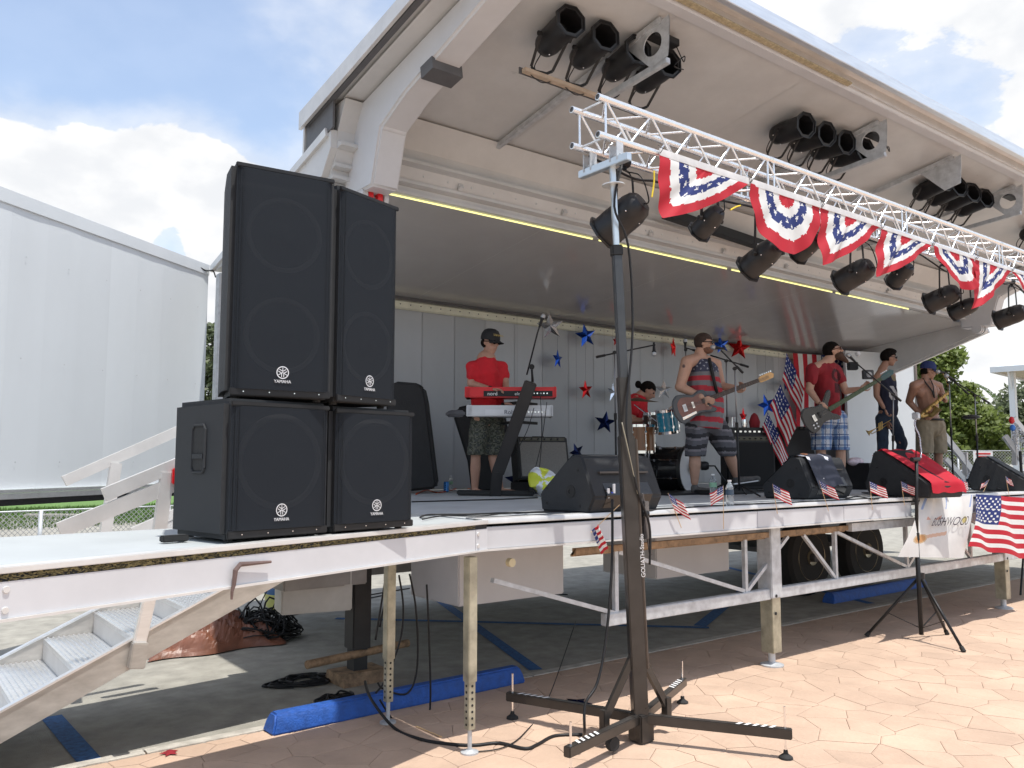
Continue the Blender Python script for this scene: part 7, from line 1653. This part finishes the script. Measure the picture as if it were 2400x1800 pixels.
# parked car (white/silver) behind the fence
def carbuild(label,x,y,ang,m,L=4.5,Wd=1.75,H=1.5):
    t=thing('parked_car',label,'car',(x,y,0),ang,group='cars parked behind the fence'); pr=[(-L/2,.35),(-L/2+.05,.75),(-L/2+.9,.90),(-L/2+1.5,H-.05),(-L/2+2.0,H),(-L/2+3.1,H-.02),(L/2-.55,.98),(L/2-.05,.88),(L/2,.4),(L/2-.1,.25),(-L/2+.1,.25)]
    MB().poly([(a,-Wd/2,b) for a,b in pr],(0,1,0),Wd).build('body',m,t,world=False,bevel=.06,seg=3)
    wn_=[(-L/2+1.08,.93),(-L/2+1.6,H-.1),(-L/2+2.95,H-.1),(L/2-.85,.97)]
    for s in (-1,1): MB().poly([(a,s*(Wd/2+.001),b) for a,b in wn_],(0,s,0),.006).build('side_window',mat('car_glass',(.03,.04,.05),.08),t,world=False)
    MB().poly([(-L/2+.95,-Wd/2+.12,.95),(-L/2+.95,Wd/2-.12,.95),(-L/2+1.47,Wd/2-.2,H-.08),(-L/2+1.47,-Wd/2+.2,H-.08)],(-.9,0,.4),.02).build('windscreen',MATS['car_glass'],t,world=False)
    for sx in (-L/2+.8,L/2-.85):
        for s in (-1,1): w_=MB().lathe([(.2,0),(.31,0),(.32,.05),(.32,.15),(.3,.2)],(sx,s*(Wd/2-.17),.32),(0,s,0),22).build('wheel',rubber,t,world=False,smooth=True); MB().lathe([(.05,.19),(.2,.17),(.2,.2),(.18,.21)],(sx,s*(Wd/2-.17),.32),(0,s,0),16).build('rim',chrome,w_,world=False)
    for s in (-1,1): MB().box((-L/2+.04,s*.62,.68),(.06,.3,.12)).build('headlight',whitepl,t,world=False,bevel=.01)
q=Pd(2325,1100,33); carbuild('silver car parked behind the right fence under the trees',q.x,q.y,rad(-30),mat('car_silver',(.62,.64,.67),.25,.4,coat=.6))
q=Pd(2500,1110,36); carbuild('white car parked at the right picture edge behind the fence',q.x,q.y,rad(-30),mat('car_white',(.75,.75,.75),.25,coat=.6))
# white pavilion
p=Pd(2535,1060,24); t=thing('pavilion','white open pavilion with low pyramid roof at the right edge','pavilion',(p.x,p.y,0)); ez=Pd(2330,870,24).z; 
Rz=Euler((0,0,-AZ)).to_matrix(); Rp=Euler((0,0,-AZ+rad(45))).to_matrix(); hw=1.75
def pv(a,b,z): return Vector((p.x,p.y,0))+Rp@Vector((a,b,0))+Vector((0,0,z))
mb=MB(); c4=[pv(-hw,-hw,ez+.12),pv(hw,-hw,ez+.12),pv(hw,hw,ez+.12),pv(-hw,hw,ez+.12)]; mb.add(c4+[pv(0,0,ez+.85)],[(0,1,4),(1,2,4),(2,3,4),(3,0,4)]); mb.build('roof',white_panel,t)
for i in range(4):
    a=c4[i]-Vector((0,0,.06)); b=c4[(i+1)%4]-Vector((0,0,.06)); MB().beam(a,b,.05,.16).build('eave_board',white_panel,t)
mb=MB(); mb.add([v-Vector((0,0,.09)) for v in c4],[(0,1,2,3)]); mb.build('soffit',mat('soffit_wood',(.42,.38,.28),.7),t)
for a,b in ((-hw+.5,-hw+.4),(hw-.5,-hw+.4),(hw-.5,hw-.4),(-hw+.5,hw-.4)): MB().beam(pv(a,b,0),pv(a,b,ez),.16,.16).build('post',white_panel,t,bevel=.01); MB().beam(pv(a,b,ez-.6),pv(a-.35,b,ez),.05,.06).build('corner_brace',white_panel,t)
# right hand stairs with handrail, decorated with tinsel
t=thing('far_stairs','pale stair handrails sloping down to the right behind the saxophonist','stairs',(14,5.5,0))
for (a,b,D,w_) in (((2205,1010),(2300,1130),13.5,.09),((2215,1075),(2275,1140),13.5,.07),((2355,1022),(2400,1085),13.2,.08),((2375,980),(2420,1035),13.2,.07)): MB().beam(Pd(*a,D),Pd(*b,D),.06,w_).build('handrail',aluw,t)
for (a,b,D) in (((2262,1060),(2262,1160),13.5),((2378,1000),(2378,1090),13.2)): MB().beam(Pd(*a,D),Pd(*b,D),.07,.05).build('rail_post',aluw,t)
mb=MB(); rs=np.random.RandomState(5)
for k in range(500):
    u=rs.rand(); q=Pd(2372+u*34,985+u*60+rs.uniform(-12,45),13.1); a=Vector(rs.normal(size=3)).normalized()*.02; b=a.orthogonal()*.25; mb.add([q-a,q+b,q+a,q-b],[(0,1,2,3)])
o=one('tinsel',mb,sil,'silver tinsel wound on the far right handrail','tinsel'); o['kind']='stuff'
mb=MB(); mb.ell(Pd(2371,985,13.1),(.05,.04,.06)); one('red_ribbon',mb,redpl,'red bow on the far right handrail post','ribbon',smooth=True)
mb=MB(); mb.ell(Pd(2373,995,13.1)-Vector((0,0,.05)),(.045,.04,.05)); one('blue_bow',mb,mat('ribbon_blue',(.05,.2,.6),.5),'blue bow under the red one on the handrail post','ribbon',smooth=True)
# white wall beyond the right end of the stage (other end wall folded back)
a=Pz(2048,1128,DZ); A3=Vector((15.42,8.35,0)); B3=Px(2148,1128,19.0)
t=thing('far_end_wall','plain white end wall swung open beyond the right end of the stage','wall panel',(15.5,8.4,0)); A3=Pd(1990,1128,15.6); B3=Pd(2150,1128,16.2); A3.z=B3.z=0
MB().beam(A3+Vector((0,0,2.60)),B3+Vector((0,0,2.60)),.06,2.5).build('panel',white_panel,t)
MB().beam(B3+Vector((.03,-.03,2.6)),B3+Vector((.05,-.05,2.6)),.09,2.5).build('edge_post',mat('edge_brown',(.25,.2,.18),.6),t)
MB().beam(A3+Vector((0,0,1.32)),B3+Vector((0,0,1.32)),.1,.06).build('foot_rail',alu,t)
# control gear on the end wall: small lamp and light on the ceiling corner
q=Pd(1998,858,12.6); t=thing('wall_lamp','small black lamp with a clear bulb fixed near the ceiling corner','lamp',tuple(q)); MB().box(q,(.14,.10,.12),Rz).build('housing',blackp,t,bevel=.01); MB().ell(q+Vector((.02,-.08,.18)),.04).build('bulb',whitepl,t,smooth=True)
q=Pd(2034,878,12.8); t=thing('wall_box','grey box with a pale dial on the end wall behind the trumpeter','box',tuple(q)); MB().box(q,(.16,.08,.14),Rz).build('housing',darksteel,t,bevel=.01); MB().lathe([(.045,0),(.03,.03)],q-FW*.05,-FW,12).build('dial',whitepl,t)
